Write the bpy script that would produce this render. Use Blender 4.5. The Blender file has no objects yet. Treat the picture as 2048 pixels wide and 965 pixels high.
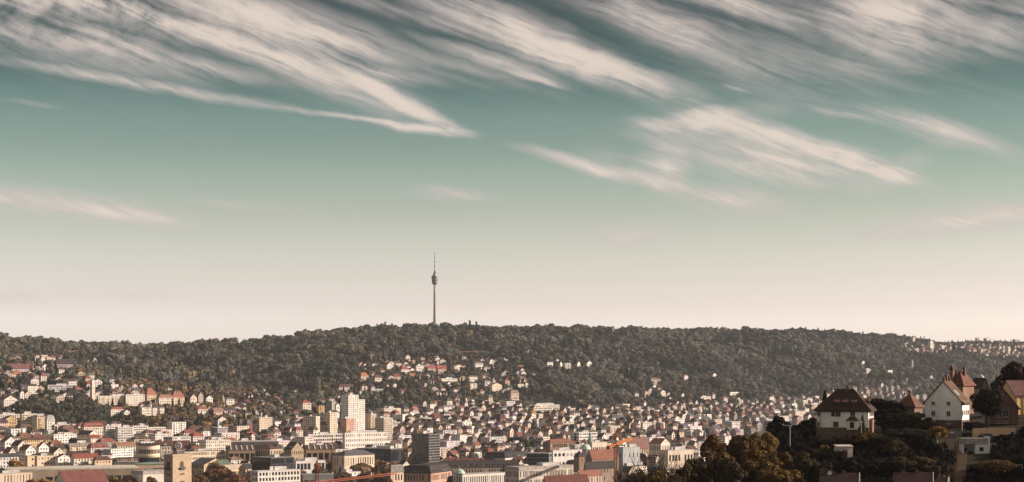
import bpy, bmesh, math, random, os
import numpy as np
from math import radians, sin, cos, tan, atan2, pi, sqrt

random.seed(7)
RNG = np.random.default_rng(11)
scene = bpy.context.scene
COL = scene.collection

# ------------------------------------------------------------------ camera, sky, sun, exposure
F = 3530.0      # focal length in photograph pixels (frame 2048 wide)
YH = 750.0      # photograph row of the horizon
E = 350.0       # eye height in metres
cam_d = bpy.data.cameras.new('camera')
cam = bpy.data.objects.new('camera', cam_d)
COL.objects.link(cam)
cam_d.sensor_width = 36.0
cam_d.lens = 36.0 * F / 2048.0
cam_d.shift_y = (YH - 482.5) / 2048.0
cam_d.clip_start = 0.5
cam_d.clip_end = 60000
cam.location = (0, 0, E)
cam.rotation_euler = (radians(90), 0, 0)
scene.camera = cam
scene.view_settings.view_transform = 'Standard'
scene.view_settings.look = 'None'
scene.view_settings.exposure = 0.7
scene.view_settings.gamma = 1.0
scene.view_settings.use_curve_mapping = False
scene.cycles.volume_bounces = 0
scene.cycles.max_bounces = 6

SUN_AZ = radians(89)     # clockwise from the view direction (+Y)
SUN_EL = radians(21)
sd = bpy.data.lights.new('sun', 'SUN')
sd.energy = 5.0
sd.angle = radians(0.5)
sd.color = (1.0, 0.86, 0.74)
so = bpy.data.objects.new('sun', sd)
COL.objects.link(so)
so.rotation_euler = (radians(90) - SUN_EL, 0, -SUN_AZ + pi)
# (a sun lamp shines along its local -Z)
so.location = (400, -200, 900)

world = bpy.data.worlds.new('World')
scene.world = world
world.use_nodes = True
wt = world.node_tree
wt.nodes.clear()

class NT:
    """tiny helper for wiring nodes"""
    def __init__(s, t): s.t = t
    def n(s, typ, **k):
        nd = s.t.nodes.new(typ)
        for a, v in k.items(): setattr(nd, a, v)
        return nd
    def put(s, nd, i, v):
        if v is None: return
        if hasattr(v, 'is_linked') or hasattr(v, 'links'): s.t.links.new(v, nd.inputs[i])
        else: nd.inputs[i].default_value = v
    def m(s, op, a, b=None, c=None, clamp=False):
        nd = s.n('ShaderNodeMath', operation=op); nd.use_clamp = clamp
        s.put(nd, 0, a); s.put(nd, 1, b); s.put(nd, 2, c)
        return nd.outputs[0]
    def comb(s, x, y, z=0.0):
        nd = s.n('ShaderNodeCombineXYZ'); s.put(nd, 0, x); s.put(nd, 1, y); s.put(nd, 2, z); return nd.outputs[0]
    def noise(s, vec, scale, detail=2.0, rough=0.5, dist=0.0, lac=2.0):
        nd = s.n('ShaderNodeTexNoise'); s.put(nd, 'Vector', vec)
        nd.inputs['Scale'].default_value = scale; nd.inputs['Detail'].default_value = detail
        nd.inputs['Roughness'].default_value = rough; nd.inputs['Distortion'].default_value = dist
        nd.inputs['Lacunarity'].default_value = lac
        return nd.outputs[0]
    def sstep(s, x, lo, hi, a=0.0, b=1.0):
        nd = s.n('ShaderNodeMapRange', interpolation_type='SMOOTHSTEP')
        s.put(nd, 0, x); nd.inputs[1].default_value = lo; nd.inputs[2].default_value = hi
        nd.inputs[3].default_value = a; nd.inputs[4].default_value = b
        return nd.outputs[0]
    def mix(s, f, a, b, blend='MIX'):
        nd = s.n('ShaderNodeMix', data_type='RGBA', blend_type=blend)
        s.put(nd, 0, f)
        s.put(nd, 6, a); s.put(nd, 7, b)
        return nd.outputs[2]
    def ramp(s, x, pts, interp='LINEAR'):
        nd = s.n('ShaderNodeValToRGB'); s.put(nd, 0, x)
        cr = nd.color_ramp; cr.interpolation = interp
        while len(cr.elements) > 1: cr.elements.remove(cr.elements[-1])
        cr.elements[0].position = pts[0][0]; cr.elements[0].color = tuple(pts[0][1]) + (1,)
        for p, c in pts[1:]:
            e = cr.elements.new(p); e.color = tuple(c) + (1,)
        return nd.outputs[0]

def lin(r, g, b):
    f = lambda c: ((c / 255.0 + 0.055) / 1.055) ** 2.4 if c > 10 else c / 255.0 / 12.92
    return (f(r), f(g), f(b))

W = NT(wt)
tc = W.n('ShaderNodeTexCoord')
sep = W.n('ShaderNodeSeparateXYZ'); wt.links.new(tc.outputs['Generated'], sep.inputs[0])
dx, dy, dz = sep.outputs
az = W.m('ARCTAN2', dx, dy)                    # 0 straight ahead, positive to the right
el = W.m('ARCSINE', dz)
u = W.m('MULTIPLY', az, F)                     # sky angles in units of 1/F radian
v = W.m('MULTIPLY', el, F)
uv = W.comb(u, v)
# clear sky: Nishita, graded with height towards the teal and cream of the evening
sky = W.n('ShaderNodeTexSky', sky_type='NISHITA')
sky.sun_disc = False
sky.sun_elevation = SUN_EL
sky.sun_rotation = SUN_AZ
sky.altitude = 350
sky.air_density = 1.0
sky.dust_density = 1.6
sky.ozone_density = 1.0
SKY_STRENGTH = 0.0616
HAZE = 2.3e-5
elv = W.m('DIVIDE', v, 1000.0, clamp=True)     # 0..1 = 0..16.2 degrees
GRADE = [(0, (1.0244, 0.9709, 1.2362)), (0.05, (1.0194, 0.9644, 1.2344)), (0.1, (0.9138, 0.8204, 1.0361)), (0.14, (0.7728, 0.654, 0.7808)), (0.19, (0.681, 0.568, 0.6092)), (0.25, (0.6029, 0.5066, 0.4806)), (0.32, (0.4944, 0.4264, 0.36)), (0.39, (0.3899, 0.3743, 0.2921)), (0.45, (0.3024, 0.3125, 0.2384)), (0.51, (0.2387, 0.2709, 0.2055)), (0.58, (0.1287, 0.1714, 0.1288)), (0.66, (0.0811, 0.113, 0.0884)), (0.75, (0.0573, 0.0767, 0.064)), (0.81, (0.0435, 0.0592, 0.0526))]
nis = sky.outputs[0]
graded = W.mix(1.0, W.mix(1.0, nis, W.ramp(elv, GRADE), 'MULTIPLY'), (3, 3, 3, 1), 'MULTIPLY')
# ---- cirrus: long bands (centre az, centre el, half length, half width, slope in degrees, weight)
px = lambda x, y: ((x - 1024.0), (YH - y))
BANDS = [
 (620,138,330,40,23,.9),(800,206,175,15,25.5,1.0),(520,42,330,42,14,.8),(470,108,240,19,17,.9),
 (130,30,210,30,4,.95),(330,70,170,26,10,.6),(180,112,330,48,9,.75),(420,150,240,16,9,.35),(320,190,390,11,7.5,.68),(700,240,180,6,7,.6),(850,260,120,10,6,.95),
 (90,229,75,6,6,.3),(150,420,300,32,6,.7),(280,440,110,13,7,.6),(15,408,40,14,0,.25),(760,28,210,15,15,.5),
 (640,90,220,22,20,.55),(800,160,110,14,10,.5),
 (1040,78,300,46,21,1.05),(1220,150,230,26,16,.85),(980,125,190,13,17,.7),(900,140,280,26,12,.4),(1080,165,70,8,14,.5),
 (1260,34,190,38,20,.55),(1450,22,170,20,17,.75),(1380,90,190,30,22,.38),(1640,70,380,110,14,.36),(1790,50,150,66,-4,.9),
 (1900,112,240,40,-9,.38),(2020,60,160,90,0,.4),(1540,160,330,62,15,.3),(1470,185,40,4,20,.35),
 (1540,278,300,24,16.5,.8),(1700,330,190,18,19,.85),(1520,315,300,50,12,.5),(1640,345,220,36,2,.5),(1380,242,110,18,-6,.5),
 (1420,250,170,26,-8,.42),(1500,335,230,30,13,.5),(1790,352,110,26,-28,.45),(1300,250,60,12,8,.4),(1870,282,170,24,19,.95),(1690,245,90,9,14,.4),(1190,338,190,14,15,1.0),(1325,342,66,42,20,.85),(1220,318,80,24,16,.3),
 (1450,402,150,30,8,.75),(1960,446,240,30,-4,.85),(910,388,110,17,6,.6),(1260,470,140,26,-6,.55),
 (1750,470,200,20,-4,.4),(60,600,130,24,2,.42),(260,590,150,18,0,.36),(500,415,160,14,4,.4),
]
wn = W.n('ShaderNodeTexNoise'); wt.links.new(uv, wn.inputs['Vector'])
wn.inputs['Scale'].default_value = 1 / 130.0; wn.inputs['Detail'].default_value = 4.5
warp = W.n('ShaderNodeVectorMath', operation='MULTIPLY_ADD')
wt.links.new(wn.outputs['Color'], warp.inputs[0])
warp.inputs[1].default_value = (40, 22, 0); warp.inputs[2].default_value = (-20, -11, 0)
uvw = W.n('ShaderNodeVectorMath', operation='ADD')
wt.links.new(uv, uvw.inputs[0]); wt.links.new(warp.outputs[0], uvw.inputs[1])
tot = None
for (bx, by, hl, hw, ang, wgt) in BANDS:
    cx_, cy_ = px(bx, by)
    mp = W.n('ShaderNodeMapping', vector_type='TEXTURE')
    wt.links.new(uvw.outputs[0], mp.inputs[0])
    mp.inputs['Location'].default_value = (cx_, cy_, 0)
    mp.inputs['Rotation'].default_value = (0, 0, radians(-ang))
    mp.inputs['Scale'].default_value = (hl * 1.12, hw * 1.35, 1000)
    gr = W.n('ShaderNodeTexGradient', gradient_type='SPHERICAL')
    wt.links.new(mp.outputs[0], gr.inputs[0])
    if tot is None: tot = W.m('MULTIPLY', gr.outputs[1], wgt)
    else: tot = W.m('MULTIPLY_ADD', gr.outputs[1], wgt, tot)
# thin cirrus goes on beyond the part of the sky in view
outside = W.m('MAXIMUM', W.sstep(W.m('ABSOLUTE', u), 1000, 1500), W.sstep(v, 740, 1000))
broad = W.noise(uv, 1 / 520.0, 3.0, 0.55)
tot = W.m('MULTIPLY_ADD', W.m('MULTIPLY', outside, W.sstep(v, 60, 400)), W.sstep(broad, 0.32, 0.66, 0.0, 0.95), tot)
# drawn-out fibres and small curls
def fibres(ang, lx, ly, det=5.0, dist=0.6):
    mp = W.n('ShaderNodeMapping', vector_type='TEXTURE')
    wt.links.new(uvw.outputs[0], mp.inputs[0])
    mp.inputs['Rotation'].default_value = (0, 0, radians(-ang))
    mp.inputs['Scale'].default_value = (lx, ly, 1)
    return W.noise(mp.outputs[0], 1.0, det, 0.6, dist)
f1 = fibres(18, 430, 42, 5.0, 0.8)
f2 = fibres(24, 170, 11, 4.0, 0.4)
curl = W.noise(uv, 1 / 46.0, 4.0, 0.62, 0.25)
puff = W.m('MULTIPLY', W.sstep(u, -1000, -380, 1.0, 0.0), W.sstep(v, 590, 690))      # the curdled rows high up
puff = W.m('ADD', W.m('MULTIPLY', puff, 0.62), 0.17)
fmix = W.m('ADD', W.m('MULTIPLY', f1, 0.68), W.m('MULTIPLY', f2, 0.32))
fmix = W.m('ADD', fmix, W.m('MULTIPLY', W.m('SUBTRACT', curl, 0.5), puff))
fib = W.sstep(fmix, 0.28, 0.76, 0.1, 1.6)
dens = W.m('MULTIPLY', W.m('POWER', tot, 1.45), fib)
veil = W.m('MULTIPLY', W.sstep(f1, 0.38, 0.75, 0.0, 0.05), W.sstep(v, 380, 640))
dens = W.m('ADD', dens, veil)
alpha = W.m('SUBTRACT', 1.0, W.m('EXPONENT', W.m('MULTIPLY', dens, -2.5)))
alpha = W.m('MULTIPLY', alpha, 0.97, clamp=True)
cloud_col = W.mix(W.sstep(dens, 0.1, 0.9), tuple(10 * c for c in lin(206, 194, 190)) + (1,), tuple(10 * c for c in lin(230, 214, 201)) + (1,))
final = W.mix(alpha, graded, cloud_col)
bg = W.n('ShaderNodeBackground'); wt.links.new(final, bg.inputs[0])
bg.inputs[1].default_value = SKY_STRENGTH
wo = W.n('ShaderNodeOutputWorld'); wt.links.new(bg.outputs[0], wo.inputs[0])
world.cycles.sampling_method = 'MANUAL'
world.cycles.sample_map_resolution = 256

# ------------------------------------------------------------------ materials
def new_mat(name):
    m = bpy.data.materials.new(name); m.use_nodes = True
    t = m.node_tree; t.nodes.clear()
    n = NT(t)
    o = n.n('ShaderNodeOutputMaterial'); p = n.n('ShaderNodeBsdfPrincipled')
    t.links.new(p.outputs[0], o.inputs[0])
    return m, n, p, o

def surf_mat(name, rough=0.9, col=None, var=0.35, scale=0.25, spec=0.2, bump=0.0, bscale=6.0, metal=0.0, streak=False):
    """colour from the object (or fixed), broken up by stains and fine grain"""
    m, n, p, o = new_mat(name)
    t = m.node_tree
    tcn = n.n('ShaderNodeTexCoord')
    if col is None:
        c = n.n('ShaderNodeObjectInfo').outputs['Color']
    else:
        c = tuple(col) + (1,)
    vec = tcn.outputs['Object']
    if streak:
        mp = n.n('ShaderNodeMapping'); t.links.new(vec, mp.inputs[0]); mp.inputs['Scale'].default_value = (1, 1, 0.25); vec = mp.outputs[0]
    a = n.noise(vec, scale, 5.0, 0.65)
    b = n.noise(tcn.outputs['Object'], scale * 9, 3.0, 0.6)
    g = n.m('ADD', n.m('MULTIPLY', a, 0.65), n.m('MULTIPLY', b, 0.35))
    k = n.sstep(g, 0.3, 0.7, 1.0 - var, 1.0 + var * 0.35)
    out = n.mix(1.0, c, n.comb(k, k, k), 'MULTIPLY')
    t.links.new(out, p.inputs['Base Color'])
    p.inputs['Roughness'].default_value = rough
    p.inputs['Specular IOR Level'].default_value = spec
    p.inputs['Metallic'].default_value = metal
    if bump:
        bn = n.n('ShaderNodeBump'); bn.inputs['Strength'].default_value = bump; bn.inputs['Distance'].default_value = 0.1
        t.links.new(n.noise(tcn.outputs['Object'], bscale, 4.0, 0.6), bn.inputs['Height'])
        t.links.new(bn.outputs[0], p.inputs['Normal'])
    return m

def glass_mat(name, dark=(0.018, 0.02, 0.024), curtain=(0.34, 0.31, 0.27), share=0.22):
    m, n, p, o = new_mat(name)
    g = n.n('ShaderNodeNewGeometry')
    r = g.outputs['Random Per Island']
    c = n.mix(n.sstep(r, 1 - share, 1 - share + 0.18), tuple(dark) + (1,), tuple(curtain) + (1,))
    m.node_tree.links.new(c, p.inputs['Base Color'])
    p.inputs['Roughness'].default_value = 0.12
    p.inputs['Specular IOR Level'].default_value = 0.5
    return m

def leaf_mat(name, instanced, vr=(.55, 1.45), hv=.025):
    m, n, p, o = new_mat(name)
    t = m.node_tree
    if instanced:
        at_ = n.n('ShaderNodeAttribute', attribute_type='INSTANCER', attribute_name='tint'); c = at_.outputs['Color']
    else:
        c = n.n('ShaderNodeObjectInfo').outputs['Color']
    r = n.n('ShaderNodeNewGeometry').outputs['Random Per Island']
    k = n.sstep(r, 0.0, 1.0, *vr)
    c1 = n.mix(1.0, c, n.comb(k, k, k), 'MULTIPLY')
    hs = n.n('ShaderNodeHueSaturation')
    t.links.new(c1, hs.inputs['Color'])
    t.links.new(n.sstep(n.m('FRACT', n.m('MULTIPLY', r, 7.13)), 0, 1, 0.5-hv, 0.5+hv), hs.inputs['Hue'])
    t.links.new(hs.outputs[0], p.inputs['Base Color'])
    p.inputs['Roughness'].default_value = 0.75
    p.inputs['Specular IOR Level'].default_value = 0.15
    tr = n.n('ShaderNodeBsdfTranslucent'); t.links.new(hs.outputs[0], tr.inputs[0])
    mx = n.n('ShaderNodeMixShader'); mx.inputs[0].default_value = 0.25
    t.links.new(p.outputs[0], mx.inputs[1]); t.links.new(tr.outputs[0], mx.inputs[2]); t.links.new(mx.outputs[0], o.inputs[0])
    return m

M = {}
M['wall'] = surf_mat('render_wall', 0.92, None, 0.3, 0.16, 0.15, streak=True)
M['roof'] = surf_mat('roof_tiles', 0.85, None, 0.45, 0.35, 0.2)
M['stone'] = surf_mat('sandstone', 0.95, None, 0.42, 0.9, 0.1, 0.4, 1.5)
M['trim'] = surf_mat('trim', 0.8, None, 0.1, 0.5, 0.25)
M['metal'] = surf_mat('painted_metal', 0.5, None, 0.15, 1.0, 0.4)
M['glass'] = glass_mat('window_glass')
M['dark_glass'] = glass_mat('office_glass', (0.012, 0.014, 0.017), (0.05, 0.05, 0.055), 0.2)
M['leaf'] = leaf_mat('leaves', False)
M['leaf_i'] = leaf_mat('wood_leaves', True, (.7, 1.3), .012)
M['scrub_i'] = leaf_mat('scrub_leaves', True)
M['bark'] = surf_mat('bark', 0.95, None, 0.4, 3.0, 0.1)

# ------------------------------------------------------------------ mesh helpers
def fast_mesh(name, V, Q, mat=None):
    """V (n,3) array, Q (m,k) array of equal-sized faces"""
    me = bpy.data.meshes.new(name)
    V = np.ascontiguousarray(V, dtype=np.float32); Q = np.ascontiguousarray(Q, dtype=np.int32)
    k = Q.shape[1]
    me.vertices.add(len(V)); me.vertices.foreach_set('co', V.ravel())
    me.loops.add(Q.size); me.loops.foreach_set('vertex_index', Q.ravel())
    me.polygons.add(len(Q)); me.polygons.foreach_set('loop_start', np.arange(0, Q.size, k, dtype=np.int32))
    me.update(calc_edges=True)
    if mat: me.materials.append(mat)
    return me

class MB:
    def __init__(s): s.v = []; s.f = []
    def box(s, x0, x1, y0, y1, z0, z1, bottom=True):
        b = len(s.v)
        s.v += [(x0,y0,z0),(x1,y0,z0),(x1,y1,z0),(x0,y1,z0),(x0,y0,z1),(x1,y0,z1),(x1,y1,z1),(x0,y1,z1)]
        s.f += [(b,b+1,b+5,b+4),(b+1,b+2,b+6,b+5),(b+2,b+3,b+7,b+6),(b+3,b,b+4,b+7),(b+4,b+5,b+6,b+7)]
        if bottom: s.f.append((b+3,b+2,b+1,b))
        return s
    def face(s, pts):
        b = len(s.v); s.v += [tuple(p) for p in pts]; s.f.append(tuple(range(b, b + len(pts)))); return s
    def prism(s, poly, ax, a0, a1):
        """poly: list of 2D points; extruded along axis ax ('x': (a,p,q), 'y': (p,a,q), 'z': (p,q,a))"""
        mk = {'x': lambda p, a: (a, p[0], p[1]), 'y': lambda p, a: (p[0], a, p[1]), 'z': lambda p, a: (p[0], p[1], a)}[ax]
        b = len(s.v); k = len(poly)
        s.v += [mk(p, a0) for p in poly] + [mk(p, a1) for p in poly]
        s.f += [tuple(range(b, b + k))[::-1], tuple(range(b + k, b + 2 * k))]
        s.f += [(b+i, b+(i+1) % k, b+k+(i+1) % k, b+k+i) for i in range(k)]
        return s
    def bar(s, p, q, r):
        p = np.array(p, float); q = np.array(q, float); d = q - p; L = np.linalg.norm(d)
        if L < 1e-6: return s
        d /= L
        a = np.cross(d, (0, 0, 1.0)) if abs(d[2]) < 0.9 else np.cross(d, (1.0, 0, 0))
        a /= np.linalg.norm(a); c = np.cross(d, a)
        b = len(s.v)
        for e in (p, q):
            for (i, j) in ((-1,-1),(1,-1),(1,1),(-1,1)): s.v.append(tuple(e + a*i*r + c*j*r))
        s.f += [(b,b+1,b+5,b+4),(b+1,b+2,b+6,b+5),(b+2,b+3,b+7,b+6),(b+3,b,b+4,b+7),(b+3,b+2,b+1,b),(b+4,b+5,b+6,b+7)]
        return s
    def tube(s, path, radii, seg=8):
        b0 = len(s.v)
        for i, (p, r) in enumerate(zip(path, radii)):
            p = np.array(p, float)
            d = np.array(path[min(i+1, len(path)-1)], float) - np.array(path[max(i-1, 0)], float)
            d /= np.linalg.norm(d) + 1e-9
            a = np.cross(d, (0, 1.0, 0)) if abs(d[1]) < 0.9 else np.cross(d, (1.0, 0, 0))
            a /= np.linalg.norm(a); c = np.cross(d, a)
            for k in range(seg):
                t = 2*pi*k/seg; s.v.append(tuple(p + (a*cos(t) + c*sin(t))*r))
        for i in range(len(path)-1):
            for k in range(seg):
                a_, b_ = b0+i*seg+k, b0+i*seg+(k+1) % seg
                s.f.append((a_, b_, b_+seg, a_+seg))
        s.f.append(tuple(range(b0, b0+seg))[::-1]); e = b0+(len(path)-1)*seg; s.f.append(tuple(range(e, e+seg)))
        return s
    def lathe(s, prof, seg=24, cx=0, cy=0, a0=0.0):
        b0 = len(s.v)
        for (r, z) in prof:
            for k in range(seg):
                t = a0 + 2*pi*k/seg; s.v.append((cx+r*cos(t), cy+r*sin(t), z))
        for i in range(len(prof)-1):
            for k in range(seg):
                a_, b_ = b0+i*seg+k, b0+i*seg+(k+1) % seg
                s.f.append((a_, b_, b_+seg, a_+seg))
        s.f.append(tuple(range(b0, b0+seg))[::-1]); e = b0+(len(prof)-1)*seg; s.f.append(tuple(range(e, e+seg)))
        return s
    def mesh(s, name, mat):
        me = bpy.data.meshes.new(name); me.from_pydata(s.v, [], s.f); me.update()
        me.materials.append(mat)
        return me
    def build(s, name, mat, parent=None, color=(1,1,1), smooth=False, stuff=False):
        if not s.v: return None
        me = s.mesh(name, mat)
        if smooth: me.polygons.foreach_set('use_smooth', [True]*len(me.polygons))
        return link(name, me, parent, color, stuff)

def link(name, me, parent=None, color=(1,1,1), stuff=False):
    o = bpy.data.objects.new(name, me); COL.objects.link(o)
    o.color = (color[0], color[1], color[2], 1)
    if parent is not None: o.parent = parent
    if stuff: o['kind'] = 'stuff'
    return o

THINGS = []          # every countable thing: (object, screen x)
def thing(name, label, cat, loc=(0,0,0), rz=0.0, group=None):
    o = bpy.data.objects.new(name, None); COL.objects.link(o)
    o.empty_display_size = 1.0
    o.location = loc; o.rotation_euler = (0, 0, rz)
    o['label'] = label; o['category'] = cat
    if group: o['group'] = group
    THINGS.append(o)
    return o

# ------------------------------------------------------------------ terrain
# ground profile for a few directions (photograph column): distance -> photograph row at which the ground lies
Z2R = lambda z, Y: YH + (E - z) * F / Y
FAR = {
 -400: [(1000,1120),(1400,1010),(1800,950),(2200,893),(2600,828),(2800,790),(3000,752),(3200,722),(3400,700),(3700,682),(4000,668),(5000,676)],
 0:    [(1000,1120),(1400,1010),(1800,952),(2000,925),(2200,895),(2400,862),(2600,830),(2800,793),(3000,758),(3200,729),(3400,712),(3700,698),(4000,682),(5000,692)],
 150:  [(1000,1120),(1400,1012),(1800,955),(2000,928),(2200,898),(2400,866),(2600,834),(2800,800),(3000,767),(3150,738),(3300,722),(3600,716),(4000,698),(4200,697),(5000,704)],
 250:  [(1000,1120),(1400,1015),(2000,930),(2300,886),(2500,856),(2700,822),(2900,793),(3050,775),(3200,768),(3600,750),(4000,712),(4300,694),(5000,702)],
 500:  [(1000,1120),(1400,1025),(2000,945),(2300,900),(2600,862),(2900,832),(3200,806),(3500,782),(3800,748),(4100,712),(4400,686),(5000,692)],
 700:  [(1000,1120),(1700,990),(2300,932),(2600,890),(2800,865),(3000,840),(3200,815),(3400,790),(3600,766),(3800,738),(4000,710),(4300,680),(4500,668),(5000,674)],
 870:  [(1000,1120),(1700,985),(2200,940),(2500,905),(2800,865),(3100,836),(3300,815),(3500,790),(3700,760),(3900,727),(4200,690),(4500,665),(5000,668),(5600,672)],
 1050: [(1000,1120),(1700,985),(2200,940),(2500,900),(2800,865),(3100,840),(3400,820),(3600,800),(3800,770),(4000,740),(4200,710),(4400,685),(4600,665),(5100,670)],
 1300: [(1000,1120),(1700,990),(2000,955),(2400,905),(2800,872),(3200,850),(3600,833),(3900,818),(4100,795),(4300,765),(4500,730),(4700,695),(4850,669),(5300,674)],
 1550: [(1000,1120),(1700,990),(2000,955),(2400,905),(3000,866),(3600,841),(4200,822),(4500,808),(4700,785),(4900,752),(5100,712),(5300,680),(5400,670),(5900,675)],
 1800: [(1000,1120),(1700,990),(2400,905),(3000,866),(3600,842),(4200,825),(4800,805),(5000,790),(5200,760),(5400,725),(5600,695),(5750,681),(6300,688)],
 2048: [(1000,1120),(1700,990),(2400,905),(3000,865),(4200,830),(5000,805),(5400,780),(5800,745),(6100,715),(6400,695),(6600,690),(7300,696)],
 2500: [(1000,1120),(1700,990),(2400,905),(3000,865),(4200,830),(5000,800),(5400,770),(5800,735),(6100,708),(6400,690),(6600,685),(7300,692)],
}
LOWER = {-400: 8, 0: 7, 150: 10, 250: 12, 500: 12, 700: 4, 870: 5, 1050: 5}      # trim of the skyline
for _c, _d in LOWER.items(): FAR[_c] = [(a, r + _d * min(1.0, max(0.0, (a - 3300) / 500.0))) for a, r in FAR[_c]]
NEAR = {   # distance -> height of the ground in metres
 -400: [(0,346),(60,330),(200,305),(400,285),(650,262),(900,248)],
 1000: [(0,346),(60,330),(200,305),(400,285),(650,262),(900,248)],
 1180: [(0,346),(60,330),(200,303),(300,300),(400,296),(500,286),(700,262),(900,248)],
 1300: [(0,346),(60,330),(200,303),(320,306),(400,311),(470,305),(560,285),(700,262),(900,248)],
 1430: [(0,346),(60,330),(200,306),(330,311),(395,319),(440,324),(500,318),(600,290),(750,262),(900,248)],
 1560: [(0,346),(60,330),(200,309),(340,314),(385,322),(420,330),(445,334),(500,333),(560,322),(700,285),(900,250)],
 1700: [(0,346),(60,330),(200,310),(340,315),(385,322),(415,330),(440,334.5),(500,335.5),(570,328),(700,290),(900,252)],
 1900: [(0,346),(60,330),(200,310),(340,315),(385,322.5),(415,331),(440,335.5),(500,338.5),(580,334),(700,298),(900,256)],
 2048: [(0,346),(60,330),(200,312),(340,317),(385,324),(415,332),(440,336.5),(500,341),(600,338),(720,304),(900,262)],
 2500: [(0,346),(60,332),(200,318),(340,324),(385,330),(415,336),(440,341),(500,347),(620,345),(740,315),(900,270)],
}
YG = np.exp(np.linspace(math.log(150.0), math.log(12150.0), 900)) - 150.0
CG = np.arange(-400, 2501, 10.0)
def _prof(tab, conv):
    ks = sorted(tab); rows = []
    for k in ks:
        ys = np.array([a for a, _ in tab[k]], float); zs = np.array([conv(b, a) for a, b in tab[k]], float)
        rows.append(np.interp(YG, ys, zs))
    rows = np.array(rows)
    return np.array([np.interp(CG, ks, rows[:, j]) for j in range(len(YG))]).T      # (cols, Y)
zfar = _prof(FAR, lambda r, Y: E - (r - YH) * Y / F)
znear = _prof(NEAR, lambda z, Y: z)
wgt = np.clip((YG - 800) / 200.0, 0, 1); wgt = wgt * wgt * (3 - 2 * wgt)
ZT = znear * (1 - wgt) + zfar * wgt
def _smooth(A, sig, axis):
    r = int(3 * sig) + 1; k = np.exp(-0.5 * (np.arange(-r, r + 1) / sig) ** 2); k /= k.sum()
    P = np.pad(A, [(r, r) if i == axis else (0, 0) for i in range(2)], mode='edge')
    return np.apply_along_axis(lambda m: np.convolve(m, k, 'valid'), axis, P)
ZT = _smooth(_smooth(ZT, 2.5, 1), 3.0, 0)
LYG = np.log(YG + 150.0)
_k = YG > 3300
RIDGE = YG[_k][np.argmin(YH - (ZT[:, _k] - E) * F / YG[_k], axis=1)]      # distance of the skyline ridge in each direction
def zg(x, y):
    x = np.asarray(x, float); y = np.asarray(y, float)
    yy = np.clip(y, 0, 11900)
    c = np.clip(1024 + F * x / np.maximum(yy, 60.0), -399, 2499)
    ci = (c + 400) / 10.0; yi = (np.log(yy + 150.0) - LYG[0]) / (LYG[1] - LYG[0])
    i0 = np.clip(ci.astype(int), 0, len(CG) - 2); j0 = np.clip(yi.astype(int), 0, len(YG) - 2)
    a = ci - i0; b = np.clip(yi - j0, 0, 1)
    z = ZT[i0, j0]*(1-a)*(1-b) + ZT[i0+1, j0]*a*(1-b) + ZT[i0, j0+1]*(1-a)*b + ZT[i0+1, j0+1]*a*b
    far = np.clip((yy - 2600) / 1200, 0, 1) * np.clip((z - 290) / 90, 0.15, 1) * np.clip((np.interp(c, CG, RIDGE) + 60 - yy) / 420, 0.12, 1)
    z = z + far * (10.0*np.sin(x/66.0 + 1.1*np.sin(yy/190.0)) + 3.0*np.sin(yy/83.0 + x/190.0) + 5.0*np.sin(x/131.0 - yy/210.0) - 2.0)
    return z
def Z(x, y): return float(zg(x, y))
def row_of(x, y, z): return YH - (z - E) * F / y
def ground_at(px, row, ymin=900.0, ymax=7000.0):
    """where the line of sight through that photograph point meets the ground"""
    ys = np.arange(ymin, ymax, 4.0); xs = (px - 1024.0) / F * ys
    r = YH - (zg(xs, ys) - E) * F / ys
    k = np.nonzero(r <= row)[0]
    j = k[0] if len(k) else int(np.argmin(r))
    return float(xs[j]), float(ys[j]), float(zg(xs[j], ys[j]))
def at(px, row, Y): return ((px - 1024.0) / F * Y, Y, E - (row - YH) * Y / F)

def spaced(lo, hi, core_lo, core_hi, step, grow=1.18):
    a = list(np.arange(core_lo, core_hi + step, step)); s = step
    while a[-1] < hi: s *= grow; a.append(a[-1] + s)
    s = step
    while a[0] > lo: s *= grow; a.insert(0, a[0] - s)
    return np.array(a)
gx = np.unique(np.concatenate([spaced(-14000, 14000, -1900, 2300, 26.0), np.arange(-60, 200, 5.0)]))
gy = np.unique(np.concatenate([spaced(-9000, 16000, 700, 6800, 20.0), np.arange(60, 700, 7.0)]))
GX, GY = np.meshgrid(gx, gy)
GZ = zg(GX, GY)
GZ = np.where(GY < 0, 346 - np.clip(-GY, 0, 400) * 0.02, GZ)
nx, ny = len(gx), len(gy)
idx = np.arange(nx * ny).reshape(ny, nx)
Q = np.stack([idx[:-1, :-1], idx[:-1, 1:], idx[1:, 1:], idx[1:, :-1]], -1).reshape(-1, 4)
gm, n, p, o_ = new_mat('ground_soil')
tcn = n.n('ShaderNodeTexCoord')
ua = n.n('ShaderNodeAttribute', attribute_name='urban').outputs['Fac']
g1 = n.noise(tcn.outputs['Object'], 0.02, 5.0, 0.6); g2 = n.noise(tcn.outputs['Object'], 0.25, 4.0, 0.6)
grass = n.ramp(n.m('ADD', n.m('MULTIPLY', g1, 0.6), n.m('MULTIPLY', g2, 0.4)), [(0.3, (0.018, 0.017, 0.011)), (0.5, (0.032, 0.028, 0.017)), (0.62, (0.05, 0.037, 0.019)), (0.75, (0.028, 0.026, 0.014))])
paved = n.ramp(g2, [(0.3, (0.05, 0.045, 0.042)), (0.6, (0.10, 0.09, 0.082)), (0.8, (0.06, 0.058, 0.05))])
gm.node_tree.links.new(n.mix(ua, grass, paved), p.inputs['Base Color'])
p.inputs['Roughness'].default_value = 0.95; p.inputs['Specular IOR Level'].default_value = 0.1
me = fast_mesh('ground', np.stack([GX, GY, GZ], -1).reshape(-1, 3), Q, gm)
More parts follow.
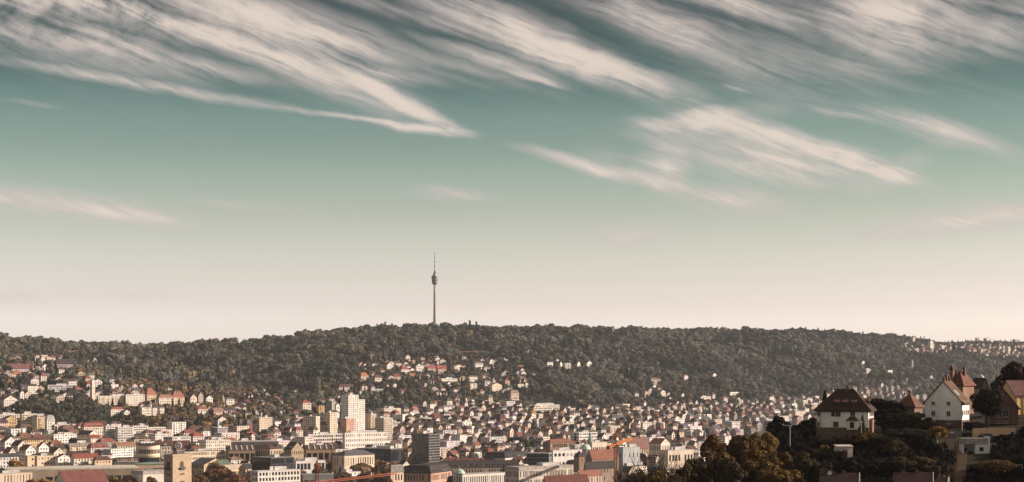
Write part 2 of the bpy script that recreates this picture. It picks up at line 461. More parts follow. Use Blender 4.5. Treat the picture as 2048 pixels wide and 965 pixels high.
UB = [(0,842),(250,858),(500,852),(600,834),(870,812),(1100,828),(1300,818),(1600,802),(2048,806)]
rowg = YH - (GZ - E) * F / np.maximum(GY, 1.0); colg = 1024 + F * GX / np.maximum(GY, 1.0)
ub = np.interp(colg, [a for a, _ in UB], [b for _, b in UB])
urb = np.clip((rowg - ub) / 6.0, 0, 1) * (GY > 760) * (GY < 5400)
att = me.attributes.new('urban', 'FLOAT', 'POINT'); att.data.foreach_set('value', urb.astype(np.float32).ravel())
me.polygons.foreach_set('use_smooth', [True] * len(me.polygons))
ground = link('ground', me); ground['kind'] = 'structure'
ground['label'] = 'valley floor and hillside ground under the town and the woods'

# ------------------------------------------------------------------ buildings
WHITE=(.70,.66,.61); CREAM=(.61,.52,.43); PEACH=(.54,.41,.33); YELLOW=(.50,.41,.28); GREY=(.36,.33,.31); LGREY=(.52,.49,.46)
PINK=(.50,.37,.33); SAND=(.46,.34,.25); BRICK=(.26,.12,.085); OCHRE=(.45,.31,.16); PALE=(.64,.58,.52)
R_RED=(.19,.075,.055); R_BROWN=(.09,.055,.044); R_DARK=(.045,.036,.036); R_ORANGE=(.30,.125,.08); R_GREY=(.12,.108,.105); R_PURPLE=(.085,.052,.05); R_GREEN=(.20,.33,.27)
WN = {WHITE:'white',CREAM:'cream',PEACH:'peach',YELLOW:'yellow',GREY:'grey',LGREY:'pale grey',PINK:'pink',SAND:'sandstone',BRICK:'brick',OCHRE:'ochre',PALE:'off-white'}
RN = {R_RED:'red',R_BROWN:'brown',R_DARK:'dark',R_ORANGE:'orange',R_GREY:'grey',R_PURPLE:'maroon',R_GREEN:'green'}
LIFT = 1.0
BOXMESH = MB().box(-.5,.5,-.5,.5,0,1).mesh('chimney', M['roof'])
FOOT = []      # footprints: x, y, radius
VIEW = []      # photograph areas that nothing nearer may hide: x0, x1, y0, y1, distance
def free(x, y, r, k=0.8):
    if not FOOT: return True
    A = np.array(FOOT); d = np.hypot(A[:,0]-x, A[:,1]-y)
    return bool((d > (A[:,2] + r) * k).all())
def hides(x0, x1, y0, y1, Y, tol=2.0):
    for (a0, a1, b0, b1, YY) in VIEW:
        if Y < YY - 5 and min(x1, a1) - max(x0, a0) > tol and min(y1, b1) - max(y0, b0) > tol: return True
    return False

def roof_gable(mb, wm, w, d, h, rh, along, ov=0.5, th=0.3):
    """roof solid into mb, gable triangles into the wall builder wm"""
    if along == 'x': half, ln = d/2, w/2
    else: half, ln = w/2, d/2
    sl = rh/half; e = half + ov
    poly = [(-e, h-ov*sl), (0, h+rh), (e, h-ov*sl), (e, h-ov*sl+th), (0, h+rh+th), (-e, h-ov*sl+th)]
    mb.prism(poly, along, -ln-ov*.6, ln+ov*.6)
    if along == 'x':
        for s in (-1, 1): wm.face([(s*w/2, -d/2*s, h), (s*w/2, d/2*s, h), (s*w/2, 0, h+rh)])
    else:
        for s in (-1, 1): wm.face([(w/2*s, s*d/2, h), (-w/2*s, s*d/2, h), (0, s*d/2, h+rh)])

def roof_hip(mb, w, d, h, rh, ov=0.6, ridge=None, fas=0.25):
    W2, D2 = w/2+ov, d/2+ov
    if ridge is None: ridge = max(abs(w-d), 0.0)
    if w >= d: r0, r1 = (-ridge/2, 0, h+rh), (ridge/2, 0, h+rh)
    else: r0, r1 = (0, -ridge/2, h+rh), (0, ridge/2, h+rh)
    b = len(mb.v)
    mb.v += [(-W2,-D2,h-.1),(W2,-D2,h-.1),(W2,D2,h-.1),(-W2,D2,h-.1),(-W2,-D2,h-.1+fas),(W2,-D2,h-.1+fas),(W2,D2,h-.1+fas),(-W2,D2,h-.1+fas)]
    mb.f += [(b+3,b+2,b+1,b),(b,b+1,b+5,b+4),(b+1,b+2,b+6,b+5),(b+2,b+3,b+7,b+6),(b+3,b,b+4,b+7)]
    if ridge < 0.05:
        mb.v.append((0,0,h+rh)); a = b+8
        mb.f += [(b+4,b+5,a),(b+5,b+6,a),(b+6,b+7,a),(b+7,b+4,a)]
    elif w >= d:
        mb.v += [r0, r1]; a, c = b+8, b+9
        mb.f += [(b+4,b+5,c,a),(b+5,b+6,c),(b+6,b+7,a,c),(b+7,b+4,a)]
    else:
        mb.v += [r0, r1]; a, c = b+8, b+9
        mb.f += [(b+4,b+5,a),(b+5,b+6,c,a),(b+6,b+7,c),(b+7,b+4,a,c)]

def window_grid(mb, face, w, d, z0, z1, floors, bay, ww=0.42, wh=0.5, off=0.06, rng=None, skip=0.0, margin=0.8):
    """boxes for the panes of one facade"""
    L = w if face in 'FB' else d
    n_ = max(1, int((L - 2*margin) / bay)); bw = (L - 2*margin) / n_
    fh = (z1 - z0) / floors
    for fl in range(floors):
        zc = z0 + fh*(fl+0.52); hh = fh*wh/2
        for i in range(n_):
            if skip and rng.random() < skip: continue
            c = -L/2 + margin + bw*(i+0.5); hw = bw*ww/2
            if face == 'F': mb.box(c-hw, c+hw, -d/2-off, -d/2+.02, zc-hh, zc+hh, False)
            elif face == 'R': mb.box(w/2-.02, w/2+off, c-hw, c+hw, zc-hh, zc+hh, False)
            elif face == 'L': mb.box(-w/2-off, -w/2+.02, c-hw, c+hw, zc-hh, zc+hh, False)

def house(name, label, cat, loc, rz, w, d, h, roof='gable_x', rh=4.0, wc=CREAM, rc=R_BROWN, floors=3, bay=3.2, group=None,
          ww=0.42, wh=0.5, faces='FRL', dormers=0, chim=1, balcony='', seed=0, glass='glass', band=None, parapet=0.6, ov=0.5, wmat='wall', plant=True, deep=6.0, strip=False):
    rg = random.Random(seed * 7919 + 13)
    t = thing(name, label, cat, loc, rz, group)
    wm = MB(); wm.box(-w/2, w/2, -d/2, d/2, -deep, h)
    rm = MB(); gm_ = MB()
    if roof == 'gable_x': roof_gable(rm, wm, w, d, h, rh, 'x', ov)
    elif roof == 'gable_y': roof_gable(rm, wm, w, d, h, rh, 'y', ov)
    elif roof == 'hip': roof_hip(rm, w, d, h, rh, ov)
    elif roof == 'pyramid': roof_hip(rm, w, d, h, rh, ov, 0.0)
    elif roof == 'mansard':
        ins = min(rh*.45, w*.2, d*.2); W2, D2 = w/2+.3, d/2+.3; b = len(rm.v)
        for (i, z) in ((0, h), (ins, h+rh), ):
            rm.v += [(-W2+i,-D2+i,z),(W2-i,-D2+i,z),(W2-i,D2-i,z),(-W2+i,D2-i,z)]
        rm.f += [(b+3,b+2,b+1,b),(b,b+1,b+5,b+4),(b+1,b+2,b+6,b+5),(b+2,b+3,b+7,b+6),(b+3,b,b+4,b+7)]
        roof_hip(rm, w-2*ins, d-2*ins, h+rh+.1, rh*.25, .3)
    else:      # flat, with a parapet and something on top
        rm.box(-w/2-.15, w/2+.15, -d/2-.15, d/2+.15, h, h+parapet)
        rm.box(-w/2+.3, w/2-.3, -d/2+.3, d/2-.3, h+parapet, h+parapet+.03)
    if max(wc) > .4: wc = tuple(min(.8, c*LIFT) for c in wc)
    wallo = wm.build('wall', M[wmat], t, wc)
    roofo = rm.build('roof', M['roof'], t, rc)
    if floors > 0:
        wmn = MB()
        for fc in faces: window_grid(wmn, fc, w, d, .6, h-.1, floors, bay, ww, wh, rng=rg, skip=.04)
        if roof in ('gable_x', 'gable_y') and rh > 3:
            if roof == 'gable_x':
                for s in (-1, 1): wmn.box(s*w/2-.05, s*w/2+.05, -.55, .55, h+rh*.22, h+rh*.22+1.3)
            else: wmn.box(-.55, .55, -d/2-.05, -d/2+.05, h+rh*.22, h+rh*.22+1.3)
        wmn.build('window_panes', M[glass], t, stuff=True)
    if band:       # storey bands and cornice
        bm_ = MB(); fh = (h-.7)/max(floors,1)
        for k in range(1, floors+1): bm_.box(-w/2-.12, w/2+.12, -d/2-.12, d/2+.12, .6+fh*k-.22, .6+fh*k+.05)
        bm_.build('storey_bands', M['trim'], t, band, stuff=True)
    if balcony:
        bm_ = MB(); fh = (h-.7)/max(floors,1)
        for fc in balcony:
            L = w if fc == 'F' else d
            n_ = max(1, int(L/7.5)); bw = L/n_
            for k in range(1 if floors > 2 else 0, floors):
                z = .6+fh*k
                for i in range(n_):
                    c = -L/2+bw*(i+.5); hw = min(bw*.36, 2.4)
                    if strip: hw = bw*.5-.02
                    if fc == 'F': bm_.box(c-hw, c+hw, -d/2-1.3, -d/2-.005, z-.15, z+.95)
                    else: bm_.box(w/2+.005, w/2+1.3, c-hw, c+hw, z-.15, z+.95)
        bm_.build('balcony_rows', M['trim'], t, tuple(min(.7, c*1.1) for c in wc), stuff=True)
    if dormers and roof in ('gable_x', 'mansard', 'hip'):
        dm = MB(); dg = MB()
        sl = rh/(d/2) if roof != 'mansard' else 2.2
        for side in ('F', 'R') if roof != 'gable_x' else ('F',):
            L = w if side == 'F' else d; dep = d if side == 'F' else w
            n_ = dormers if side == 'F' else max(1, int(dormers*d/w))
            for i in range(n_):
                c = (-.5+(i+.5)/n_)*L*.82; zb = h+rh*.18; y0 = -dep/2+(zb-h)/sl-.1
                hw, hh = .75, 1.5
                if side == 'F':
                    dm.box(c-hw, c+hw, y0, y0+hh/sl+.8, zb-.3, zb+hh); dm.prism([(c-hw-.2, zb+hh), (c, zb+hh+.7), (c+hw+.2, zb+hh)], 'y', y0-.2, y0+hh/sl+1.3)
                    dg.box(c-.5, c+.5, y0-.05, y0+.02, zb+.3, zb+hh-.15, False)
                else:
                    dm.box(-y0-hh/sl-.8, -y0, c-hw, c+hw, zb-.3, zb+hh); dm.prism([(c-hw-.2, zb+hh), (c, zb+hh+.7), (c+hw+.2, zb+hh)], 'x', -y0-hh/sl-1.3, -y0+.2)
                    dg.box(-y0-.02, -y0+.05, c-.5, c+.5, zb+.3, zb+hh-.15, False)
        do = dm.build('dormer_row', M['roof'], roofo, tuple(c*.8+.1 for c in rc), stuff=True)
        dg.build('dormer_panes', M['glass'], roofo, stuff=True)
    top = h + (rh if roof not in ('flat',) else parapet)
    for k in range(chim):
        c = link('chimney' if roof != 'flat' else 'roof_hatch', BOXMESH, roofo, BRICK if roof != 'flat' else LGREY)
        if roof == 'flat':
            c.scale = (rg.uniform(.12,.35)*w, rg.uniform(.2,.45)*d, rg.uniform(1.8,3.2)); c.location = (rg.uniform(-.3,.3)*w, rg.uniform(-.2,.25)*d, h+parapet)
        else:
            fx, fy = (rg.uniform(-.36,.36)*w, rg.uniform(-.08,.08)*d) if roof != 'gable_y' else (rg.uniform(-.1,.1)*w, rg.uniform(-.3,.3)*d)
            if roof in ('hip','pyramid','mansard'): fx *= .35
            c.scale = (.9, .7, 2.4); c.location = (fx, fy, h+rh-1.2)
    FOOT.append((loc[0], loc[1], .5*max(w, d)))
    return t

def LM(x0, x1, x2, ytop, yvis, base=None, Y=None, th=30, d=12.0, wfix=None):
    """size and place a building from where its corner and edges stand: returns loc, rotation, width, depth, eave height"""
    if Y is None:
        _, Y, _ = ground_at(x1, base)
    if th > 50: th = 50
    s = Y / F; t = radians(abs(th))
    c = np.array([(x1-1024)*s, Y])
    if th == 0 or x1 == x2 or x1 == x0:
        if x1 in (x0, x2): x1 = x0
        rz = 0.3; Wd, Dp = (x2-x0)*s/cos(rz), d; ctr = np.array([((x0+x2)/2-1024)*s, Y + Dp/2])
    elif th > 0:
        Wd, Dp = (x1-x0)*s/cos(t), (x2-x1)*s/sin(t)
        lx = np.array([cos(t), -sin(t)]); ly = np.array([sin(t), cos(t)])
        ctr = c - lx*Wd/2 + ly*Dp/2; rz = -t
    else:
        Wd, Dp = (x2-x1)*s/cos(t), (x1-x0)*s/sin(t)
        lx = np.array([cos(t), sin(t)]); ly = np.array([-sin(t), cos(t)])
        ctr = c + lx*Wd/2 + ly*Dp/2; rz = t
    z0 = Z(*ctr); H = E - (ytop - YH)*s - z0
    VIEW.append((x0, x2, ytop-4, yvis, Y))
    return dict(loc=(ctr[0], ctr[1], z0), rz=rz, w=Wd, d=Dp, h=max(H, 3.0))

# ------------------------------------------------------------------ trees
def unit(a): return a / (np.linalg.norm(a, axis=-1, keepdims=True) + 1e-9)
def cards(P, N, size, rg, aspect=0.75):
    n_ = len(P)
    a = unit(np.cross(N, unit(rg.normal(size=(n_, 3))))); b = np.cross(N, a)
    s = (size * rg.uniform(.6, 1.35, (n_, 1))); t = s * aspect
    V = np.stack([P - a*s - b*t*.6, P + a*s*.7 - b*t, P + a*s + b*t*.7, P - a*s*.5 + b*t], 1).reshape(-1, 3)
    return V, np.arange(4*n_).reshape(-1, 4)
def sphere_core(rx, ry, rz, zc, rg, seg=9, rings=6, jit=.18):
    V = []; Q = []
    for i in range(rings + 1):
        ph = pi * i / rings
        for k in range(seg):
            t = 2*pi*k/seg; j = 1 + rg.uniform(-jit, jit)
            V.append((rx*sin(ph)*cos(t)*j, ry*sin(ph)*sin(t)*j, zc + rz*cos(ph)*j))
    for i in range(rings):
        for k in range(seg):
            a, b = i*seg+k, i*seg+(k+1) % seg; Q.append((a, a+seg, b+seg, b))
    return np.array(V), np.array(Q)
def crown_round(name, R, H, z0, ncl, npc, card, seed, mat, core=.66, spread=.62, cr=(.34,.5), aspect=.75, outward=.8, nj=.55):
    """leafy crown: leaf sprays over many uneven clumps; z0 = underside of the crown"""
    rg = np.random.default_rng(seed); zc = z0 + H/2
    d = unit(rg.normal(size=(ncl, 3))); d[:, 2] = d[:, 2]*.9 + .12
    rad = rg.uniform(.35, 1.0, (ncl, 1))**.5 * spread
    C = d * rad * np.array([R, R, H/2]) + np.array([0, 0, zc])
    CR = rg.uniform(*cr, ncl) * R
    dirs = unit(rg.normal(size=(ncl, npc, 3)) + outward*unit(C - np.array([0,0,zc]))[:, None, :] + np.array([0,0,.25]))
    P = C[:, None, :] + dirs * (CR[:, None, None] * rg.uniform(.72, 1.08, (ncl, npc, 1))) * np.array([1, 1, min(1.0, H/(2*R)+.15)])
    Nn = unit(dirs + nj*rg.normal(size=dirs.shape))
    V, Q = cards(P.reshape(-1, 3), Nn.reshape(-1, 3), card, rg, aspect)
    cV, cQ = sphere_core(R*core, R*core, H/2*core, zc, rg)
    me = fast_mesh(name, np.concatenate([V, cV]), np.concatenate([Q, cQ + len(V)]), mat)
    return me, C
def crown_conifer(name, R, H, z0, layers, per, card, seed, mat, droop=.35, power=.9):
    rg = np.random.default_rng(seed); P = []; Nn = []
    for i in range(layers):
        f = i / layers; r = R*(1-f)**power*rg.uniform(.82, 1.1) + .15
        k = max(5, int(per*(1-f)+4)); t = rg.uniform(0, 2*pi, k); rr = r*rg.uniform(.45, 1.0, k)
        P.append(np.stack([rr*np.cos(t), rr*np.sin(t), z0 + H*f - droop*rr*.5 + rg.normal(0, .12*H/layers, k)], 1))
        Nn.append(np.stack([np.cos(t), np.sin(t), np.full(k, .9)], 1))
    P = np.concatenate(P); Nn = unit(np.concatenate(Nn) + .45*rg.normal(size=P.shape))
    V, Q = cards(P, Nn, card, rg, .6)
    # solid heart of the tree
    cv = []; cq = []; seg = 8
    for i, f in enumerate((0, .35, .7, .97)):
        for k in range(seg): t = 2*pi*k/seg; cv.append((R*.55*(1-f)**power*cos(t), R*.55*(1-f)**power*sin(t), z0+H*f))
    for i in range(3):
        for k in range(seg): cq.append((i*seg+k, i*seg+(k+1) % seg, (i+1)*seg+(k+1) % seg, (i+1)*seg+k))
    me = fast_mesh(name, np.concatenate([V, np.array(cv)]), np.concatenate([Q, np.array(cq)+len(V)]), mat)
    return me
def trunk_mesh(name, H, r, C, seed, limbs=5, seg=7, mat=None):
    rg = random.Random(seed); mb = MB(); lean = [rg.uniform(-.04, .04)*H, rg.uniform(-.04, .04)*H]
    top = (lean[0], lean[1], H)
    mb.tube([(0,0,-1), (lean[0]*.3, lean[1]*.3, H*.35), (lean[0]*.7, lean[1]*.7, H*.7), top], [r*1.15, r*.85, r*.6, r*.2], seg)
    if C is not None:
        for k in range(min(limbs, len(C))):
            c = C[k]; z = H*rg.uniform(.35, .6); f = z/H
            mb.tube([(lean[0]*f, lean[1]*f, z), (c[0]*.5, c[1]*.5, z*.5+c[2]*.5+.2), tuple(c)], [r*.45, r*.3, r*.08], 5)
    return mb.mesh(name, mat or M['bark'])

PROTO = {}
def make_protos():
    for k in range(4):      # broadleaf, mid distance; unit: 12 m tall, crown radius 5
        cm, C = crown_round('crown', 5.0+.4*k, 9.0-.5*(k % 2), 3.0, 15+2*k, 62, .62, 40+k, M['leaf'])
        PROTO['broad%d' % k] = (cm, trunk_mesh('trunk', 8.5, .32, C, k), 12.0, 5.2)
    for k in range(2):
        cm = crown_conifer('crown', 3.2, 13.5, 1.2, 26, 26, .75, 60+k, M['leaf'])
        PROTO['conifer%d' % k] = (cm, trunk_mesh('trunk', 13, .26, None, 60+k), 14.7, 3.2)
    cm, C = crown_round('crown', 2.2, 13.0, 1.0, 22, 40, .55, 77, M['leaf'], spread=.8, cr=(.5,.8))
    PROTO['poplar0'] = (cm, trunk_mesh('trunk', 11, .25, C, 77), 14.0, 2.4)
make_protos()
TREE_TINTS = {'dark green': (.036,.038,.024), 'olive green': (.078,.066,.034), 'grey green': (.066,.066,.050), 'golden': (.20,.115,.042),
              'russet': (.15,.072,.034), 'brown': (.115,.072,.040), 'purple leaved': (.052,.034,.034)}
def tree(kind, loc, hgt, tint, label, group, name='tree', wide=1.0, rz=None):
    cm, tm, H0, R0 = PROTO[kind]
    s = hgt / H0
    t = thing(name, label, 'tree', loc, random.uniform(0, 6.28) if rz is None else rz, group)
    t.scale = (s*wide, s*wide, s)
    j = random.uniform(.82, 1.2); c = tuple(a*j for a in tint)
    link('crown', cm, t, c); link('trunk', tm, t, (.05,.038,.03))
    return t

LIFT = 1.1      # pale plaster of the listed buildings
# ------------------------------------------------------------------ landmarks of the town
def B(name, label, cat, geo, th=30, base=None, Y=None, d0=14.0, **k):
    x0, x1, x2, yt, yv = geo
    g = LM(x0, x1, x2, yt, yv, base, Y, th, d0)
    return house(name, label, cat, g['loc'], g['rz'], g['w'], g['d'], g['h'], **k), g

# --- railway station tower with its rotating star
def station_tower():
    Y = 1045.0
    g = LM(325, 345.5, 375, 914, 965, None, Y, 34)
    w, d, h = g['w'], g['d'], g['h']; SC = (.43,.32,.225)
    t = thing('station_tower', 'square sandstone station tower with a ringed star sign on its roof', 'tower', g['loc'], g['rz'])
    wm = MB(); wm.box(-w/2, w/2, -d/2, d/2, -8, h); wm.build('wall', M['stone'], t, SC)
    MB().box(-w/2-.12, w/2+.12, -d/2-.12, d/2+.12, h-1.9, h-1.55).box(-w/2-.2, w/2+.2, -d/2-.2, d/2+.2, h, h+.55).build('cornice', M['stone'], t, tuple(c*.85 for c in SC))
    pm = MB()
    for s in (-1, 1):
        pm.box(-w/2, w/2, s*(d/2-.35)-.35, s*(d/2-.35)+.35, h+.55, h+1.35); pm.box(s*(w/2-.35)-.35, s*(w/2-.35)+.35, -d/2+.7, d/2-.7, h+.55, h+1.35)
    pm.build('parapet', M['stone'], t, SC)
    rl = MB()
    for k in range(15):
        a = -w/2+.5+(w-1)*k/14; rl.box(a-.04, a+.04, -d/2+.2, -d/2+.28, h+1.35, h+2.3); b_ = -d/2+.5+(d-1)*k/14; rl.box(w/2-.28, w/2-.2, b_-.04, b_+.04, h+1.35, h+2.3)
    rl.box(-w/2+.4, w/2-.2, -d/2+.2, -d/2+.28, h+2.3, h+2.38); rl.box(w/2-.28, w/2-.2, -d/2+.3, d/2-.3, h+2.3, h+2.38)
    rl.build('railing', M['metal'], t, (.12,.11,.1))
    MB().box(-w*.2, w*.15, -d*.1, d*.3, h+.55, h+2.6).build('roof_house', M['wall'], t, (.10,.10,.095))
    # big windows, balconies and slit rows on both seen faces
    def tall(face, c, z0, z1, hw):
        fr = MB(); gl = MB(); ba = MB()
        def bx(mb, a0, a1, o0, o1, za, zb):
            if face == 'F': mb.box(a0, a1, -d/2-o1, -d/2-o0, za, zb)
            else: mb.box(w/2+o0, w/2+o1, a0, a1, za, zb)
        bx(gl, c-hw, c+hw, -.02, .04, z0, z1)
        wo = gl.build('window', M['dark_glass'], t)
        for k in range(5): a = c-hw+2*hw*k/4; bx(fr, a-.07, a+.07, .041, .16, z0, z1)
        for k in range(6): z = z0+(z1-z0)*k/5; bx(fr, c-hw, c+hw, .042, .13, z-.06, z+.06)
        fr.build('glazing_bars', M['stone'], wo, (.3,.22,.16))
        bx(ba, c-hw-.8, c+hw+.8, .005, 1.2, z0-.55, z0-.2)
        bx(ba, c-hw-.8, c+hw+.8, 1.05, 1.19, z0-.2, z0+.7); bx(ba, c-hw-.5, c+hw+.5, .006, .7, z0-1.1, z0-.55)
        ba.build('balcony', M['stone'], t, (.13,.095,.075))
    tall('R', -.3, h-6.9, h-3.0, 1.35); tall('F', 0, h-6.9, h-3.0, 1.2)
    for z in (h-10.6, h-15.2, h-19.8):
        for face in 'RF':
            for k in range(6):
                a = -1.8+.66*k; m_ = MB()
                if face == 'R': m_.box(w/2-.02, w/2+.05, a, a+.36, z-.55, z+.55)
                else: m_.box(a, a+.36, -d/2-.05, -d/2+.02, z-.55, z+.55)
                m_.build('slit_window', M['dark_glass'], t)
    # star in a ring on a short mast, facing the viewer
    r = 6.2*Y/F; zc = E-(893-YH)*Y/F - g['loc'][2]; cx, cy = .4, 0
    st = MB(); st.tube([(cx, cy, h+2.6), (cx, cy, zc-r-.02)], [.22, .16], 8)
    sg = st.build('star_mast', M['metal'], t, (.3,.3,.3))
    R_ = MB(); n_ = 40; ca, sa = cos(-g['rz']), sin(-g['rz'])
    ring = [(cx+ca*r*cos(2*pi*k/n_), cy+sa*r*cos(2*pi*k/n_), zc+r*sin(2*pi*k/n_)) for k in range(n_+1)]
    R_.tube(ring, [.3]*(n_+1), 8)
    for k in range(3):
        a = pi/2+2*pi*k/3
        e = (cx+ca*r*cos(a), cy+sa*r*cos(a), zc+r*sin(a))
        R_.tube([(cx, cy, zc), tuple(.5*(np.array((cx,cy,zc))+np.array(e))), e], [.5, .28, .10], 6)
    R_.build('star_ring', M['metal'], sg, (.8,.78,.75), smooth=True)
station_tower()

# --- round building with three tiers of windows
def rotunda():
    _, Y, _ = ground_at(300, 962); s = Y/F; x = (298-1024)*s; z0 = Z(x, Y); zt = E-(890-YH)*s-z0; r = 21.5*s
    t = thing('round_building', 'cream round building with tiers of tall windows under a flat dark roof', 'building', (x, Y, z0))
    MB().lathe([(r, -5), (r, zt)], 40).build('wall', M['wall'], t, (.76,.60,.43), smooth=False)
    MB().lathe([(r+1.4, zt), (r+1.4, zt+.5), (r*.9, zt+1.3), (0.1, zt+1.6)], 40).build('roof', M['roof'], t, R_DARK)
    MB().lathe([(r+.5, zt*.40), (r+.5, zt*.40+.5)], 40).lathe([(r+.5, zt*.69), (r+.5, zt*.69+.5)], 40).build('storey_bands', M['trim'], t, (.40,.30,.2), stuff=True)
    for (za, zb, n_, hw) in ((.08, .36, 20, .9), (.46, .66, 20, .75), (.76, .88, 20, .55)):
        for k in range(n_):
            a = -pi + pi*(k+.5)/n_
            if True:
                m_ = MB(); m_.box(r-.1, r+.09, -hw, hw, zt*za, zt*zb)
                o = m_.build('window', M['glass'], t); o.rotation_euler = (0, 0, a)
    g = LM(320, 320, 336, 893, 930, None, Y+12, 0, 14)
    FOOT.append((x, Y, r)); VIEW.append((262, 336, 886, 932, Y))
    return t
rotunda()
B('gallery_block', 'cream annexe with dark flat roof beside the round building', 'building', (318,318,337,893,925), 0, None, 2050, 16, roof='flat', wc=CREAM, rc=R_DARK, floors=4, chim=1, parapet=.9)
B('library_wing', 'low columned wing left of the round building', 'building', (232,232,277,917,932), 0, None, 2040, 16, roof='flat', wc=SAND, rc=R_BROWN, floors=2, bay=2.4, ww=.6, wh=.75, chim=0)

B('maroon_hall', 'long maroon-roofed range behind the ringed star sign', 'hall', (296,318,378,899,908), 50, None, 2150, roof='gable_y', rh=9.0, wc=(.30,.2,.16), rc=(.085,.034,.032), floors=3, bay=3, chim=3)
VIEW.append((338, 362, 886, 900, 2150.0))
# --- opera house, hotel, long offices
B('opera_house', 'cream opera house with grey gabled roof and a sunlit pediment', 'theatre', (374,408,447,930,946), 40, None, 1880, roof='gable_x', rh=6.2, wc=(.52,.37,.22), rc=(.10,.095,.10), floors=2, bay=3, ww=.45, wh=.7, chim=0, ov=1.0)
B('opera_foyer', 'low curved cream foyer roof behind the big russet tree', 'hall', (432,450,500,940,965), 30, None, 1780, roof='hip', rh=4.5, wc=(.5,.36,.23), rc=(.42,.33,.25), floors=1, bay=3, ww=.5, wh=.6, chim=0)
B('hotel_block', 'tall white hotel slab with small square windows, end wall in shade', 'hotel', (395,412,456,882,923), 58, None, 2060, roof='flat', wc=(.62,.55,.46), rc=LGREY, floors=7, bay=2.6, ww=.42, wh=.42, faces='FR', chim=2)
B('office_wing', 'long low cream office wing with close rows of windows', 'office', (364,369,440,904,922), 74, None, 1960, 14, roof='flat', wc=(.58,.47,.36), rc=R_DARK, floors=4, bay=1.9, ww=.5, wh=.55, chim=1)
B('glass_office', 'black glass office block with a thin pale roof slab', 'office', (498,542,582,917,950), 40, None, 1700, roof='flat', wc=(.05,.05,.055), rc=(.2,.19,.18), floors=5, bay=1.5, ww=.9, wh=.8, glass='dark_glass', chim=1)
B('bank_office', 'white office block with deep gridded windows at the lower edge', 'office', (500,516,593,944,965), 62, None, 1500, roof='flat', wc=(.6,.55,.49), rc=LGREY, floors=6, bay=3.0, ww=.62, wh=.62, chim=2, band=(.6,.55,.49))
B('parliament_wing', 'flat glass and concrete wing between black office and park trees', 'office', (580,592,646,924,938), 60, None, 1850, roof='flat', wc=(.48,.45,.42), rc=LGREY, floors=2, bay=4, ww=.8, wh=.6, chim=1)
B('low_pavilion', 'long grey flat-roofed pavilion behind the red crane mast', 'pavilion', (600,600,660,951,965), 0, None, 1560, 20, roof='flat', wc=(.2,.19,.18), rc=(.24,.23,.22), floors=1, bay=5, ww=.8, wh=.6, chim=0)

def arcade_hall(x0, x1, yt, Y, label):
    g = LM(x0, x0, x1, yt, yt+20, None, Y, 0, 26)
    t, w, d, h = thing('market_hall', label, 'hall', g['loc'], .28), g['w'], g['d'], g['h']
    MB().box(-w/2, w/2, -d/2, d/2, -5, h).build('wall', M['stone'], t, (.36,.25,.17))
    rm = MB(); rm.prism([(-d/2-.4, h), (d/2+.4, h), (d/2-4, h+4.5), (-d/2+7, h+4.5)], 'x', -w/2-.4, w/2+.4); ro = rm.build('roof', M['roof'], t, (.10,.065,.055))
    n_ = max(4, int(w/6))
    for k in range(n_):
        a = -w/2+w*(k+.5)/n_
        m_ = MB(); sl = 4.5/7.0
        m_.prism([(-d/2-.4, h+.3), (-d/2+7, h+4.8), (-d/2+7, h+5.3), (-d/2-.4, h+.8)], 'x', a-.55, a+.55); m_.build('skylight_strip', M['trim'], ro, (.52,.48,.45))
        m_ = MB(); m_.box(a-w/n_*.36, a+w/n_*.36, -d/2-.08, -d/2+.02, h*.25, h*.86); o = m_.build('window', M['dark_glass'], t)
    FOOT.append((g['loc'][0], g['loc'][1], w*.4)); return t
arcade_hall(452, 503, 901, 1990, 'brown hall with white roof-light strips right of the hotel slab')
arcade_hall(607, 664, 899, 2000, 'brown hall with white roof-light strips left of the grey hipped palace')
B('warehouse_hall', 'dark brown hall between the two roof-light halls', 'hall', (500,540,560,899,918), 30, None, 1995, roof='hip', rh=5, wc=SAND, rc=R_BROWN, floors=2, bay=3, ww=.55, wh=.7, chim=2)
B('corner_house', 'tall brown gabled corner house between the roof-light halls', 'building', (566,583,604,900,918), 40, None, 1960, roof='gable_x', rh=8, wc=(.36,.27,.19), rc=R_BROWN, floors=4, bay=2.4, chim=1, dormers=3)
B('long_roof_hall', 'long hall with a thin pale flat roof edge', 'hall', (455,455,548,884,892), 0, None, 2180, 30, roof='flat', wc=(.10,.085,.08), rc=(.46,.42,.39), floors=1, bay=6, ww=.85, wh=.5, chim=0)
B('palace', 'cream palace with dark grey hipped roof above the park trees', 'palace', (664,689,744,912,938), 42, None, 1920, roof='hip', rh=5.5, wc=(.56,.45,.34), rc=(.10,.095,.10), floors=2, bay=3.4, ww=.4, wh=.6, chim=2)
B('theatre_block', 'black glazed theatre block right of the grey hipped palace', 'theatre', (712,782,802,899,922), 24, None, 2010, roof='flat', wc=(.045,.045,.05), rc=(.28,.26,.26), floors=2, bay=3, ww=.9, wh=.75, glass='dark_glass', chim=2)

